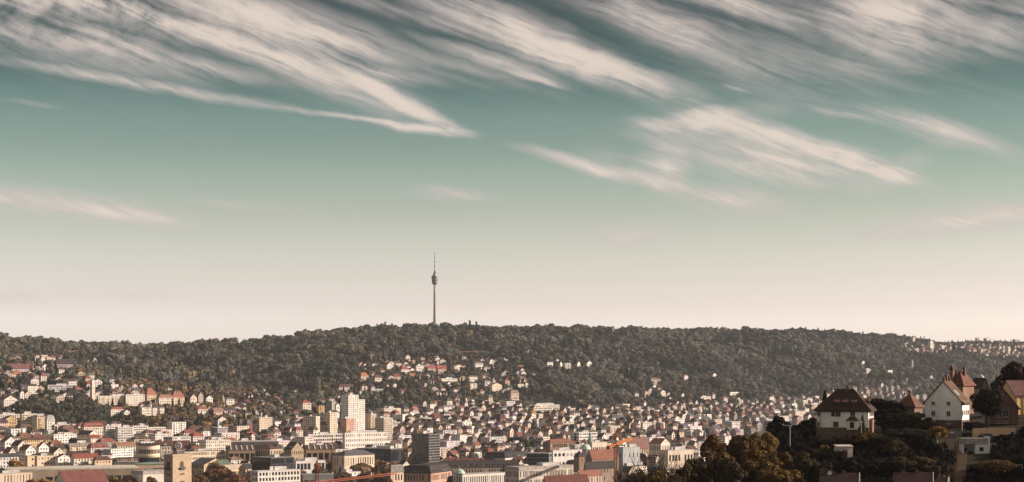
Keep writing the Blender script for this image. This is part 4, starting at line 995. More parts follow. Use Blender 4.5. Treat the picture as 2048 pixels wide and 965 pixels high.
# --- mid slope
MID = [
 ('villa','cream house with red hipped roof and grey front block','villa',(596,606,621,806,818),50,833,dict(roof='hip',rh=5,wc=(.55,.45,.36),rc=(.28,.075,.055),floors=4,bay=3,chim=1)),
 ('block_of_flats','small ochre flats with two lit bays under the wood','block of flats',(632,638,648,812,825),50,833,dict(roof='flat',wc=OCHRE,rc=R_GREY,floors=4,bay=3.4,balcony='R',chim=0)),
 ('block_of_flats','grey modern house block left of the tallest tower block','block of flats',(652,664,672,803,822),45,830,dict(roof='flat',wc=(.40,.36,.34),rc=R_GREY,floors=5,bay=3.4,chim=1)),
 ('villa','white pointed house beside the tallest tower block','villa',(668,672,679,812,822),50,830,dict(roof='gable_x',rh=5,wc=WHITE,rc=R_GREY,floors=2,bay=3,chim=0)),
 ('mansard_villa','wide villa with dark mansard roof at the edge of the wood','villa',(674,678,706,775,780),68,786,dict(roof='mansard',rh=5,wc=(.42,.35,.32),rc=(.09,.05,.055),floors=2,bay=2.4,dormers=4,chim=1)),
 ('villa','house with glowing orange roof on the slope above tower blocks','villa',(717,722,736,752,757),62,762,dict(roof='hip',rh=7,wc=PINK,rc=(.36,.14,.09),floors=2,bay=3,chim=0)),
 ('villa','cream villa with maroon mansard right of the orange roof','villa',(745,750,763,756,764),58,769,dict(roof='mansard',rh=5,wc=(.55,.48,.40),rc=(.12,.05,.055),floors=2,bay=2.6,dormers=3,chim=1)),
 ('school_block','low house with white framed flat roof on the slope','villa',(740,742,767,779,784),74,788,dict(roof='flat',wc=(.36,.33,.31),rc=(.6,.58,.55),floors=1,bay=3,ww=.7,chim=0)),
 ('villa','white gabled villa with maroon roof in the upper villa row','villa',(766,774,784,731,740),50,744,dict(roof='gable_x',rh=6,wc=(.62,.57,.52),rc=(.24,.09,.08),floors=3,bay=3,chim=1)),
 ('villa','white villa with bright maroon roof below the upper villa row','villa',(797,803,818,739,745),58,749,dict(roof='hip',rh=6.5,wc=(.6,.55,.5),rc=(.25,.07,.065),floors=2,bay=3,dormers=2,chim=1)),
 ('villa','white cubic villa with strip windows in the upper row','villa',(830,833,849,732,742),66,746,dict(roof='flat',wc=(.62,.58,.52),rc=LGREY,floors=3,bay=3,ww=.7,chim=1)),
 ('villa','left one of two long red-roofed pink houses near the slope crane','villa',(853,856,871,736,742),70,746,dict(roof='gable_y',rh=5.5,wc=(.48,.34,.29),rc=(.26,.09,.07),floors=2,bay=3,chim=1)),
 ('villa','right one of two long red-roofed pink houses near the slope crane','villa',(872,875,892,737,743),70,748,dict(roof='gable_y',rh=6,wc=(.46,.32,.27),rc=(.30,.09,.07),floors=2,bay=3,chim=1)),
 ('villa','cream house with three gables beside the slope crane','villa',(901,909,928,734,742),58,747,dict(roof='gable_x',rh=5,wc=(.6,.50,.40),rc=(.36,.27,.22),floors=3,bay=3,chim=1)),
 ('villa','white terraced villas stepping down right of the slope crane','villa',(946,951,966,727,735),60,740,dict(roof='gable_y',rh=3,wc=(.6,.56,.52),rc=R_GREY,floors=2,bay=3,chim=0)),
 ('villa','white pointed villa in the upper wood edge','villa',(976,980,987,722,732),50,737,dict(roof='gable_x',rh=4.5,wc=(.6,.57,.53),rc=R_GREY,floors=3,bay=3,chim=0)),
 ('villa','low white flat villa between dark firs at the wood edge','villa',(1008,1011,1023,722,727),66,732,dict(roof='flat',wc=(.62,.58,.54),rc=LGREY,floors=2,bay=3,chim=0)),
 ('villa','wide white villa terrace on the bright middle slope','villa',(934,938,956,754,762),62,767,dict(roof='hip',rh=3,wc=(.6,.55,.49),rc=R_GREY,floors=3,bay=3,chim=1)),
 ('villa','white villa with tall windows below the wide villa terrace','villa',(938,941,954,768,776),66,780,dict(roof='flat',wc=(.6,.53,.45),rc=LGREY,floors=2,bay=2.4,wh=.7,chim=0)),
 ('villa','long low white house row across the middle slope','villa',(876,879,914,758,764),74,768,dict(roof='flat',wc=(.56,.52,.46),rc=LGREY,floors=2,bay=3,chim=1)),
 ('villa','cream villa with steep double gable low on the slope','villa',(975,984,1004,771,780),54,785,dict(roof='gable_x',rh=5,wc=(.6,.5,.39),rc=(.33,.24,.19),floors=3,bay=3,chim=1)),
 ('villa','house with pinkish roof and many dormers on the right spur','villa',(1030,1040,1052,761,768),50,773,dict(roof='mansard',rh=7,wc=(.45,.37,.33),rc=(.24,.165,.15),floors=1,bay=3,dormers=3,chim=1)),
 ('villa','pale house below the pinkish dormered roof','villa',(1028,1034,1048,769,774),60,778,dict(roof='flat',wc=(.58,.53,.46),rc=LGREY,floors=2,bay=3,chim=0)),
 ('villa','white pointed house above the pinkish dormered roof','villa',(1038,1043,1052,746,754),54,758,dict(roof='gable_x',rh=4,wc=(.56,.51,.48),rc=(.2,.15,.14),floors=2,bay=3,chim=0)),
 ('mansion','pale mansion with small tower at the end of the wooded spur','villa',(1016,1022,1038,787,802),58,808,dict(roof='mansard',rh=5,wc=(.45,.35,.28),rc=(.26,.2,.17),floors=3,bay=3,dormers=3,chim=2)),
 ('villa','dark-roofed white house at the left of the high wood row','villa',(1091,1095,1106,725,730),60,735,dict(roof='hip',rh=4,wc=WHITE,rc=R_DARK,floors=2,bay=3,chim=0)),
 ('villa','white steep gable house in the middle of the high wood row','villa',(1108,1120,1125,729,735),40,739,dict(roof='gable_x',rh=7,wc=WHITE,rc=R_GREY,floors=2,bay=3,chim=0)),
 ('villa','grey balconied house in the high wood row','villa',(1126,1130,1142,727,735),62,739,dict(roof='flat',wc=(.42,.40,.38),rc=LGREY,floors=3,bay=3,balcony='R',chim=0)),
 ('villa','square white house rising above the high wood row','villa',(1110,1113,1118,719,726),52,731,dict(roof='pyramid',rh=3,wc=LGREY,rc=R_DARK,floors=3,bay=3,chim=0)),
 ('villa','white peaked house at the right of the high wood row','villa',(1168,1174,1185,727,733),54,737,dict(roof='gable_x',rh=6,wc=WHITE,rc=R_GREY,floors=2,bay=3,chim=0)),
 ('villa','small white gable house between two gaps in the high wood row','villa',(1150,1155,1161,727,732),48,736,dict(roof='gable_x',rh=5,wc=WHITE,rc=R_GREY,floors=2,bay=3,chim=0)),
 ('villa','lone white flat house in the wood right of the spur','villa',(1245,1248,1263,737,742),70,746,dict(roof='flat',wc=(.6,.55,.5),rc=LGREY,floors=2,bay=3,chim=0)),
 ('block_of_flats','long stepped white flats at the foot of the right wood','block of flats',(1055,1060,1120,811,824),72,830,dict(roof='flat',wc=(.58,.52,.45),rc=LGREY,floors=4,bay=3.4,ww=.7,wh=.5,balcony='R',strip=True,chim=3)),
 ('villa','white house with orange roof alone in the right wood','villa',(1364,1369,1377,752,758),54,762,dict(roof='hip',rh=3.6,wc=WHITE,rc=(.33,.15,.11),floors=3,bay=3,chim=0)),
 ('villa','white house with antenna roof in the right wood','villa',(1420,1426,1434,750,757),54,761,dict(roof='gable_x',rh=4.5,wc=WHITE,rc=R_GREY,floors=2,bay=3,chim=0)),
 ('villa','white villa with red gable beside the dark fir on the right slope','villa',(1316,1322,1332,784,792),54,797,dict(roof='gable_x',rh=4,wc=(.62,.56,.5),rc=(.3,.13,.1),floors=3,bay=3,chim=0)),
 ('villa','pink house left of the dark fir on the right slope','villa',(1284,1290,1299,785,791),56,796,dict(roof='hip',rh=3,wc=PINK,rc=(.36,.2,.16),floors=2,bay=3,chim=0)),
 ('villa','white pointed house above the dark fir on the right slope','villa',(1300,1306,1313,773,779),54,783,dict(roof='gable_x',rh=4.5,wc=WHITE,rc=R_GREY,floors=2,bay=3,chim=0)),
 ('villa','pair of brown-roofed houses high on the right slope','villa',(1292,1302,1324,759,766),55,770,dict(roof='hip',rh=5,wc=(.36,.29,.26),rc=(.16,.105,.1),floors=2,bay=3,chim=1)),
 ('villa','white gable house with dark roof in the right wood garden','villa',(1358,1364,1369,790,796),44,800,dict(roof='gable_x',rh=4.5,wc=WHITE,rc=R_GREY,floors=2,bay=3,chim=0)),
 ('villa','cream flat villa group low on the right slope','villa',(1398,1402,1424,794,799),66,803,dict(roof='flat',wc=(.58,.52,.43),rc=LGREY,floors=2,bay=3,chim=1)),
 ('villa','pinkish roofed small house right of the cream flat villas','villa',(1444,1448,1456,797,801),60,805,dict(roof='gable_y',rh=3,wc=PALE,rc=(.36,.19,.16),floors=2,bay=3,chim=0)),
 ('villa','tiny white sheds beside the vineyard terraces','villa',(1457,1460,1480,785,787),66,791,dict(roof='flat',wc=WHITE,rc=LGREY,floors=1,bay=3,chim=0)),
 ('villa','white gabled house alone high in the right-hand wood','villa',(1718,1724,1732,725,729),52,733,dict(roof='gable_x',rh=5,wc=WHITE,rc=R_GREY,floors=2,bay=3,chim=0)),
 ('villa','pale house below the lone high gable in the right-hand wood','villa',(1728,1733,1744,739,744),58,748,dict(roof='hip',rh=3,wc=LGREY,rc=LGREY,floors=2,bay=3,chim=0)),
 ('villa','white bungalow below the pale house in the right-hand wood','villa',(1727,1731,1739,748,752),58,756,dict(roof='gable_x',rh=2.5,wc=PALE,rc=LGREY,floors=1,bay=3,chim=0)),
 ('villa','white long bungalow near the far right wood edge','villa',(1772,1776,1787,741,745),62,749,dict(roof='flat',wc=WHITE,rc=LGREY,floors=2,bay=3,chim=0)),
]
for i, (nm, lab, cat, geo, th, base, kw) in enumerate(MID): B(nm, lab, cat, geo, th, base, seed=200+i, **kw)
# far plateau on the right
PLAT = [
 ('hospital_block','pale slab with tall roof box on the far skyline, left of a pair','building',(1934,1938,1962,681,683),70,690,dict(roof='flat',wc=(.5,.48,.46),rc=LGREY,floors=3,bay=4,ww=.6,chim=0)),
 ('hospital_block','white hospital-like slab on the far skyline, right of a pair','building',(1968,1972,1992,677,680),70,690,dict(roof='flat',wc=(.56,.53,.5),rc=LGREY,floors=5,bay=4,ww=.5,chim=2)),
 ('tower_house','square dark block standing on the pale skyline slab','building',(1951,1953,1961,676,678),60,690,dict(roof='flat',wc=(.34,.31,.3),rc=R_GREY,floors=4,bay=4,ww=.6,chim=0)),
 ('apartment_block','stepped white apartment tower on the far wood edge','building',(1857,1861,1868,683,685),55,703,dict(roof='flat',wc=(.62,.57,.5),rc=LGREY,floors=9,bay=4,chim=1)),
 ('apartment_block','cream tall house among firs at the left of the far plateau','building',(1822,1826,1832,675,681),55,689,dict(roof='pyramid',rh=5,wc=(.56,.46,.4),rc=R_GREY,floors=4,bay=4,chim=0)),
 ('apartment_block','dark-roofed block on the far skyline near the right edge','building',(2026,2030,2040,680,681),60,690,dict(roof='flat',wc=(.30,.25,.24),rc=R_DARK,floors=3,bay=4,chim=1)),
 ('apartment_block','cream high house in the far plateau rows near the right edge','building',(2013,2017,2022,694,700),55,709,dict(roof='flat',wc=(.6,.52,.42),rc=LGREY,floors=5,bay=4,chim=0)),
 ('apartment_block','pink house with steep roof in the far plateau rows','building',(1958,1962,1968,700,705),50,710,dict(roof='gable_x',rh=5,wc=PINK,rc=(.33,.15,.11),floors=3,bay=4,chim=0)),
]
for i, (nm, lab, cat, geo, th, base, kw) in enumerate(PLAT): B(nm, lab, cat, geo, th, base, seed=300+i, **kw)

# --- television tower
def tv_tower():
    Y = 4700.0; x = (869.5-1024)/F*Y; z0 = E-(667-YH)*Y/F; s = Y/F
    hz = lambda row: (667-row)*s
    t = thing('television_tower', 'slender concrete television tower with round pod rising from the wooded hill', 'tower', (x, Y, z0))
    MB().lathe([(7.5,-25),(6.2,0),(5.0,14),(4.2,35),(3.6,60),(3.15,95),(2.9,hz(570))], 28).build('shaft', M['wall'], t, (.36,.325,.30), smooth=True)
    P0, P1 = hz(569), hz(552.5)
    pod = MB().lathe([(2.9,P0-2),(4.5,P0-.5),(6.6,P0+1.5),(7.2,P0+4),(7.7,P0+8),(8.3,P0+13),(8.6,P0+17),(8.7,P1),(8.2,P1+.6),(2.5,P1+1)], 32).build('pod', M['metal'], t, (.13,.115,.11), smooth=True)
    for k in range(4):
        z = P0+2.6+k*4.4; r = np.interp(z, [P0+1.5,P0+4,P0+8,P0+13,P0+17,P1], [6.6,7.2,7.7,8.3,8.6,8.7])
        MB().lathe([(r+.05,z),(r+.4,z),(r+.45,z+1.0),(r+.05,z+1.0)], 32).build('storey_ring', M['metal'], pod, (.42,.39,.36))
    MB().lathe([(5.6,P1+1),(5.6,P1+3.2),(4.6,P1+3.2),(4.6,P1+3.9)], 24).build('upper_platform', M['metal'], t, (.45,.42,.39))
    MB().lathe([(4.0,P1+3.9),(3.6,P1+7),(2.2,P1+11.5),(1.3,hz(540))], 16).build('mast_base', M['metal'], t, (.12,.10,.10))
    zs = np.linspace(hz(540), hz(504), 9)
    for k in range(8):
        r = 1.35-.08*k
        MB().lathe([(r,zs[k]),(r*.95,zs[k+1])], 10).build('mast_section', M['metal'], t, (.12,.07,.065) if k % 2 else (.5,.45,.43))
    VIEW.append((860, 880, 504, 646, Y)); FOOT.append((x, Y, 14))
tv_tower()

# --- cranes
def lattice(mb, p, q, half, n_, bar, up=(0,0,1)):
    p = np.array(p, float); q = np.array(q, float); d = unit(q-p)
    a = np.cross(d, np.array(up, float))
    if np.linalg.norm(a) < .2: a = np.cross(d, (1.0,0,0))
    a = unit(a); c = np.cross(d, a)
    cs = [(-1,-1),(1,-1),(1,1),(-1,1)]
    pt = lambda f, k: p+(q-p)*f + (a*cs[k % 4][0]+c*cs[k % 4][1])*half
    for k in range(4): mb.bar(pt(0,k), pt(1,k), bar)
    for i in range(n_):
        for k in range(4):
            mb.bar(pt(i/n_, k), pt((i+1)/n_, k+1) if i % 2 else pt((i+1)/n_, k-1), bar*.6)
            mb.bar(pt(i/n_, k), pt(i/n_, k+1), bar*.6)
def crane(label, px, ybase, ytop, Y, tip, tail, col, half, bar, cab=True, apex=3.0, vis=True):
    """tip, tail: photograph points and distances of the two jib ends"""
    s = Y/F; x, _, _ = at(px, 0, Y); z0 = Z(x, Y); zt = at(px, ytop, Y)[2]-z0
    t = thing('tower_crane', label, 'crane', (x, Y, z0))
    rel = lambda p: np.array(at(*p))-np.array((x, Y, z0))
    m_ = MB(); lattice(m_, (0,0,-2), (0,0,zt), half, max(8, int(zt/(half*2.4))), bar*(1.7 if Y > 3000 else 1.0)); m_.build('mast', M['metal'], t, col)
    tp, tl = rel(tip), rel(tail); z = zt
    m_ = MB(); lattice(m_, (0,0,zt), tp, half*.7, max(8, int(np.linalg.norm(tp-np.array((0,0,zt)))/(half*2.2))), bar*.9); m_.build('jib', M['metal'], t, col)
    m_ = MB(); lattice(m_, (0,0,zt), tl, half*.6, 5, bar*.9); cj = m_.build('counter_jib', M['metal'], t, col)
    w_ = half*1.1; MB().box(tl[0]-w_, tl[0]+w_, tl[1]-w_, tl[1]+w_, tl[2]-w_*1.6, tl[2]+w_*.5).build('counterweight', M['metal'], cj, tuple(c*.6 for c in col))
    m_ = MB(); ap = np.array((0,0,zt+apex*half)); lattice(m_, (0,0,zt), ap, half*.5, 4, bar*.8)
    m_.bar(ap, .6*tp+.4*np.array((0,0,zt)), bar*.35).bar(ap, tl, bar*.35); m_.build('apex', M['metal'], t, col)
    if cab: MB().box(half, half*2.2, -half*.9, half*.3, zt-half*2.2, zt-half*.2).build('cab', M['metal'], t, (.35,.2,.12))
    if vis: VIEW.append((px-4, px+4, ytop, ybase, Y))
    return t
RED = (.32,.075,.03); ORG = (.52,.17,.035)
crane('red lattice crane whose long jib runs along the lower edge', 612, 965, 968, 1300, (794,947,1420), (590,972,1285), RED, 1.0, .13, cab=False, apex=1.5, vis=False)
crane('upright red lattice crane mast rising from the lower edge', 634, 965, 930, 1250, (640,936,1150), (632,930,1290), RED, 1.2, .17, cab=False, apex=2.5)
crane('orange crane with raised jib before the old castle roof', 1231, 932, 890, 1500, (1262,877,1530), (1216,894,1495), ORG, 1.15, .3, apex=9.0)
crane('thin orange crane standing on the villa slope under the wood', 923.5, 738, 704, 3760, (972,704,3900), (914,705,3740), (.28,.14,.09), .5, .11, apex=5)
crane('orange crane on the left hilltop above the mansard roof', 139.5, 716, 704, 3215, (158,701,3260), (136,704,3200), (.30,.17,.12), .5, .11, apex=3)
crane('slim red crane rising in front of the white terraced block', 664.5, 905, 877, 1800, (664,874,1900), (665,879,1790), (.42,.12,.05), .45, .1, cab=False, apex=2, vis=False)

# ------------------------------------------------------------------ the rest of the town, house by house
ANCH = [(30,850,'near the narrow white house'),(90,895,'around the ochre terrace'),(150,870,'around the orange mansard house'),(60,930,'by the left peach blocks'),
 (240,870,'near the white roof terrace flats'),(300,915,'near the round building'),(180,930,'by the peach hipped house'),(425,868,'above the white hotel slab'),(520,868,'near the orange-sided white flats'),
 (470,905,'near the left roof-light hall'),(620,850,'by the leftmost tower block'),(705,840,'by the tallest tower block'),(640,905,'near the right roof-light hall'),(770,868,'by the grey balconied block'),(560,840,'left of the tower blocks'),
 (850,838,'above the black office tower'),(850,905,'beside the black office tower'),(930,825,'below the villa slope'),(950,880,'right of the black office tower'),(1000,850,'below the pale spur mansion'),
 (1080,838,'below the stepped white flats'),(1010,905,'near the black mansard building'),(1110,870,'above the brown brick store'),(1180,848,'above the green church spire'),(1240,835,'under the right wood'),
 (1295,850,'around the two white flat blocks'),(1260,885,'near the pinkish church roof'),(1340,885,'beside the stepped orange gable'),(1408,865,'near the thin dark spire'),(1370,832,'below the cream flat villas'),
 (1480,830,'below the right-hand wood'),(1580,828,'left of the hipped villa'),(1560,806,'at the mouth of the far valley'),(1800,790,'behind the low orange roof'),
 (700,950,'by the park trees'),(560,925,'near the black glass office'),(1100,925,'near the glass museum'),(1340,915,'beside the foreground trees')]
def near(px, row, A=ANCH): return min(A, key=lambda a: (a[0]-px)**2 + (2.2*(a[1]-row))**2)[2]
NUMW = ['no','one','two','three','four','five','six','seven','eight','nine','ten','eleven','twelve']
rw = random.Random(21)
def pick(lst): 
    tot_ = sum(w for _, w in lst); r = rw.uniform(0, tot_)
    for v_, w in lst:
        r -= w
        if r <= 0: return v_
    return lst[-1][0]
def add_house(px, row, style, th, label_end=None, ymin=900.0):
    x, Y, z0 = ground_at(px, row, ymin); s = Y/F
    w = rw.uniform(*style['w']); d = rw.uniform(*style['d']); h = rw.uniform(*style['h'])
    t_ = radians(th); pw = (w*cos(t_)+d*sin(t_))/s; ph = (h+style.get('rh', 4))/s
    if not free(x, Y, .5*max(w, d), style.get('gap', .78)): return pw*.4, False
    if hides(px-pw/2, px+pw/2, row-ph, row-2, Y, 2.5): return pw*.3, False
    wc = pick(style['wc']); rc = pick(style['rc']); rf = pick(style['roof'])
    fl = max(1, round(h/3.1))
    adj = {'flat': 'flat-roofed', 'gable_x': 'gabled', 'gable_y': 'eaves-front', 'hip': 'hip-roofed', 'pyramid': 'pyramid-roofed', 'mansard': 'mansard-roofed'}[rf]
    lab = '%s %s %s, %s roof, %s' % (WN[wc], adj, style['word'], RN.get(rc, 'pale'), label_end or near(px, row))
    jw = rw.uniform(.86, 1.08) * (.74 if style['name'] in ('valley_house', 'plateau_house') else 1.0); wc2 = tuple(min(.75, c*jw*k_) for c, k_ in zip(wc, (.98, .94, .96))); rc2 = tuple(c*rw.uniform(.75, 1.25) for c in rc)
    house(style['name'], lab, style['cat'], (x, Y, z0), -t_, w, d, h, rf, rw.uniform(.75, 1.15)*style.get('rh', 4) if rf != 'mansard' else rw.uniform(3.2, 5), wc2, rc2,
          fl, rw.uniform(2.6, 3.6), style['group'], rw.uniform(.44, .58), rw.uniform(.5, .62), 'FR', dormers=rw.choice([0, 0, 3, 4]) if style.get('dorm') and rf != 'gable_y' else 0,
          chim=rw.choice([1, 2, 2, 3]) if style.get('dorm') else rw.choice([0, 1]), balcony=rw.choice(['', '', '', 'R', 'FR']) if h > 9 else '', seed=rw.randint(0, 99999), deep=4)
    return pw, True
WARMW = [(WHITE,3.2),(CREAM,5),(PALE,4.5),(PEACH,2.4),(SAND,2.4),(YELLOW,1.2),(LGREY,2),(PINK,.8),(GREY,1.4),(BRICK,.5)]
DROOF = [(R_BROWN,4),(R_DARK,3),(R_GREY,3),(R_RED,1.6),(R_PURPLE,2),(R_ORANGE,.5)]
REDROOF = [(R_BROWN,3),(R_RED,4),(R_DARK,1),(R_GREY,1),(R_ORANGE,1.2),(R_PURPLE,2)]
ST_TOWN = dict(gap=.62, name='town_house', cat='house', word='house', group='town houses in the dense valley', w=(9,12), d=(9,14), h=(12,19), rh=4.3, roof=[('gable_y',4),('hip',2),('mansard',3)], wc=WARMW, rc=DROOF, dorm=True)
ST_FLAT = dict(gap=.68, name='apartment_block', cat='block of flats', word='block', group='flat blocks in the valley', w=(12,17), d=(18,34), h=(11,20), rh=1, roof=[('flat',1)], wc=[(WHITE,4),(PALE,4),(LGREY,2),(CREAM,3),(GREY,1)], rc=[(LGREY,3),(R_GREY,2),(R_DARK,1)])
ST_GAB = dict(ST_TOWN, name='gabled_house', group='gabled houses in the dense valley', roof=[('gable_x',1)], rh=4.6, d=(8,11))
ST_COR = dict(ST_TOWN, name='corner_house', group='mansard and hipped houses in the dense valley', roof=[('hip',2),('mansard',3)], d=(10,15))
ST_LEFT = dict(ST_TOWN, name='terraced_house', word='house', group='terraced houses on the left slope', rc=REDROOF, h=(10,15), d=(14,26))
ST_VALL = dict(gap=.66, name='valley_house', cat='house', word='house', group='small houses of the far valley', w=(10,13), d=(10,18), h=(8,14), rh=5, roof=[('gable_y',4),('gable_x',3),('hip',2),('flat',2)], wc=[(WHITE,2.5),(PALE,3.5),(CREAM,2),(PINK,3),(LGREY,3),(PEACH,1.5),(GREY,2)], rc=[(R_GREY,3),(R_PURPLE,3),(R_RED,1.2),(R_BROWN,2),(R_DARK,2)], dorm=False)
ST_VILLA = dict(name='hillside_villa', cat='villa', word='villa', group='villas scattered on the hillsides', w=(9,13), d=(10,15), h=(6,9.5), rh=4.2, roof=[('hip',3),('gable_x',4),('gable_y',2),('pyramid',2),('flat',1.5)], wc=[(WHITE,4),(PALE,3),(CREAM,2.4),(YELLOW,.7),(LGREY,1.6),(PINK,.8),(SAND,1)], rc=[(R_RED,2),(R_BROWN,3),(R_GREY,3),(R_ORANGE,.9),(R_DARK,2),(R_PURPLE,2)], dorm=True, gap=1.0)
ST_PLAT = dict(ST_VALL, name='plateau_house', word='house', group='houses on the far plateau', h=(5.5,10), w=(11,15), d=(13,22), gap=.95)

def fill_rows(x0, x1, top, bot, styles, th, density, mstep=.5, ymin=900.0, limit=999):
    """rows of houses between two photograph curves, from the far side to the near side"""
    txs, trs = zip(*top); bxs, brs = zip(*bot); n_ = 0
    r = min(trs)
    while r < max(brs) and n_ < limit:
        px_ = x0 + rw.uniform(0, 14)
        stepr = 8
        while px_ < x1 and n_ < limit:
            rr = r + rw.uniform(-2.5, 2.5)
            _, Y, _ = ground_at(px_, rr, ymin); s = Y/F; stepr = max(4.0, mstep*16/s)
            if not (np.interp(px_, txs, trs) <= rr <= np.interp(px_, bxs, brs)) or rw.random() > density:
                px_ += 12/s; continue
            st = pick(styles)
            pw, ok = add_house(px_, rr, st, th + rw.uniform(-9, 9), ymin=ymin)
            n_ += ok; px_ += pw*rw.uniform(.92, 1.05) if ok else max(pw*.5, 4)
        r += stepr
    return n_
C_TOP = [(480,858),(540,862),(600,848),(700,846),(780,838),(870,818),(930,812),(1000,812),(1060,826),(1110,832),(1200,830),(1300,822),(1400,818)]
n1 = fill_rows(492, 1400, C_TOP, [(480,893),(800,893),(1400,893)], [(ST_TOWN,4.0),(ST_GAB,3.2),(ST_COR,2.4),(ST_FLAT,1.4)], 37, .95, .38, limit=620)
n2 = fill_rows(480, 1400, [(480,893),(1400,893)], [(480,975),(1400,982)], [(ST_TOWN,2),(ST_GAB,2),(ST_COR,2),(ST_FLAT,3)], 38, .92, .42, limit=260)
n3 = fill_rows(-10, 480, [(0,846),(100,850),(200,864),(300,868),(400,872),(480,872)], [(0,975),(480,975)], [(ST_LEFT,7),(ST_FLAT,2)], 44, .9, .45, limit=200)
n4 = fill_rows(1385, 1660, [(1380,818),(1460,812),(1540,804),(1600,800),(1660,800)], [(1380,905),(1480,885),(1560,858),(1660,845)], [(ST_VALL,6),(ST_FLAT,1.5)], 38, .95, .45, limit=240)
n5 = fill_rows(1640, 1860, [(1640,800),(1700,780),(1780,776),(1860,778)], [(1640,815),(1860,812)], [(ST_VALL,5)], 42, .7, .7, limit=45)
n6 = fill_rows(1800, 2060, [(1800,690),(1880,692),(1960,690),(2060,692)], [(1800,702),(1860,712),(1900,708),(1960,718),(2060,722)], [(ST_PLAT,5)], 40, .85, .4, limit=140)
# villas between the gardens
VZ = [(-10,300,[(0,712),(150,716),(230,745),(300,775)],[(0,836),(300,836)],.34,60),
      (280,560,[(280,775),(340,785),(480,785),(560,785)],[(280,850),(400,838),(560,852)],.28,40),
      (480,690,[(480,780),(560,782),(640,795),(690,800)],[(480,838),(690,838)],.36,44),
      (690,1065,[(690,765),(720,735),(800,722),(1000,720),(1065,745)],[(690,806),(870,800),(1000,796),(1065,775)],.38,84),
      (1270,1480,[(1270,780),(1400,782),(1480,792)],[(1270,812),(1480,806)],.2,22),
      (1760,1880,[(1760,745),(1880,745)],[(1760,772),(1880,772)],.2,12)]
ANCH_V = [(60,720,'on the left hilltop'),(60,760,'above the white cube villa'),(110,785,'below the glazed school'),(160,745,'above the white church tower'),(220,780,'above the pale four-storey flats'),(30,810,'at the left edge of the hill'),(150,820,'under the church tower'),
 (330,800,'around the orange hipped villa'),(400,815,'around the vineyard house'),(460,815,'near the slim cream spire'),(540,800,'in the wood hollow'),(600,815,'near the red hipped house'),(650,815,'behind the leftmost tower blocks'),(740,765,'near the glowing orange roof'),
 (790,745,'left in the upper row'),(870,745,'near the long red-roofed houses'),(930,740,'near the slope crane'),(1000,735,'between the dark firs'),(860,775,'on the middle villa slope'),(950,775,'below the wide villa terrace'),(1035,765,'on the wooded spur'),(900,795,'low on the villa slope'),
 (1320,790,'near the dark fir on the right slope'),(1400,795,'near the cream flat villas'),(1460,798,'near the vineyard terraces'),(1820,760,'above the far valley'),(1180,760,'in the right-hand wood'),(1140,735,'by the high wood row')]
ANCH_ALL = ANCH
for (x0, x1, tp, bt, den, lim) in VZ:
    txs, trs = zip(*tp); bxs, brs = zip(*bt); r = min(trs); nn = 0
    while r < max(brs) and nn < lim:
        px_ = x0 + rw.uniform(0, 10)
        while px_ < x1:
            rr = r + rw.uniform(-3, 3)
            if np.interp(px_, txs, trs) <= rr <= np.interp(px_, bxs, brs) and rw.random() < den:
                pw, ok = add_house(px_, rr, ST_VILLA, rw.uniform(35, 65), near(px_, rr, ANCH_V)); nn += ok
            px_ += rw.uniform(9, 18)
        r += 7
print('fill', n1, n2, n3, n4, n5, n6, 'things', len(THINGS))

# ------------------------------------------------------------------ woods and gardens
FB = [(-400,700),(0,708),(60,705),(150,714),(230,742),(330,776),(420,790),(480,784),(560,784),(640,792),(690,768),(720,732),(780,718),(920,720),(980,718),(1060,742),(1110,800),(1160,822),(1250,818),(1290,772),(1400,772),(1480,790),(1530,800),(1600,796),(1680,780),(1760,766),(1795,775),(1830,790),(1900,795),(2048,800),(2400,800)]
PL = [(1775,640),(1800,676),(1835,694),(1870,704),(1900,706),(1960,716),(2048,722),(2400,722)]
ridge = {}
cols, RY = CG, RIDGE
def jitter_grid(y0, y1, step):
    Ys = np.arange(y0, y1, step); P = []
    for Y in Ys:
        xs = np.arange((-190-1024)/F*Y, (2230-1024)/F*Y, step)
        P.append(np.stack([xs, np.full_like(xs, Y)], 1))
    P = np.concatenate(P); return P + RNG.uniform(-.5, .5, P.shape)*step*.95
def noise2(x, y, sc, ph):
    return np.sin(x/sc+ph+1.3*np.sin(y/sc*.7+ph*2)) * np.sin(y/sc*1.1-ph+1.1*np.sin(x/sc*.8+ph))
FA = np.array(FOOT)
def off_houses(P, k=.9, pad=3.0):
    ok = np.ones(len(P), bool)
    for i in range(0, len(P), 4000):
        q = P[i:i+4000]; d = np.hypot(q[:, None, 0]-FA[None, :, 0], q[:, None, 1]-FA[None, :, 1])
        ok[i:i+4000] = (d > FA[None, :, 2]*k + pad).all(1)
    return ok
P = jitter_grid(2700, 6900, 11.0)
zz = zg(P[:, 0], P[:, 1]); cc = 1024+F*P[:, 0]/P[:, 1]; rr = YH-(zz-E)*F/P[:, 1]
fb = np.interp(cc, [a for a, _ in FB], [b for _, b in FB]) + 5*noise2(P[:, 0], P[:, 1], 60., 1.)
keep = (rr < fb) & (rr > np.interp(cc, [a for a, _ in PL], [b for _, b in PL])) & (P[:, 1] < np.interp(cc, cols, RY)+170) & (P[:, 1] > 3050)
clear = (cc > 330) & (cc < 370) & (rr > 714) & (rr < 721)            # a bright clearing high on the left
keep &= ~clear
P, zz, cc, rr = P[keep], zz[keep], cc[keep], rr[keep]
ok = off_houses(P, 1.0, 5.0); P, zz, cc, rr = P[ok], zz[ok], cc[ok], rr[ok]
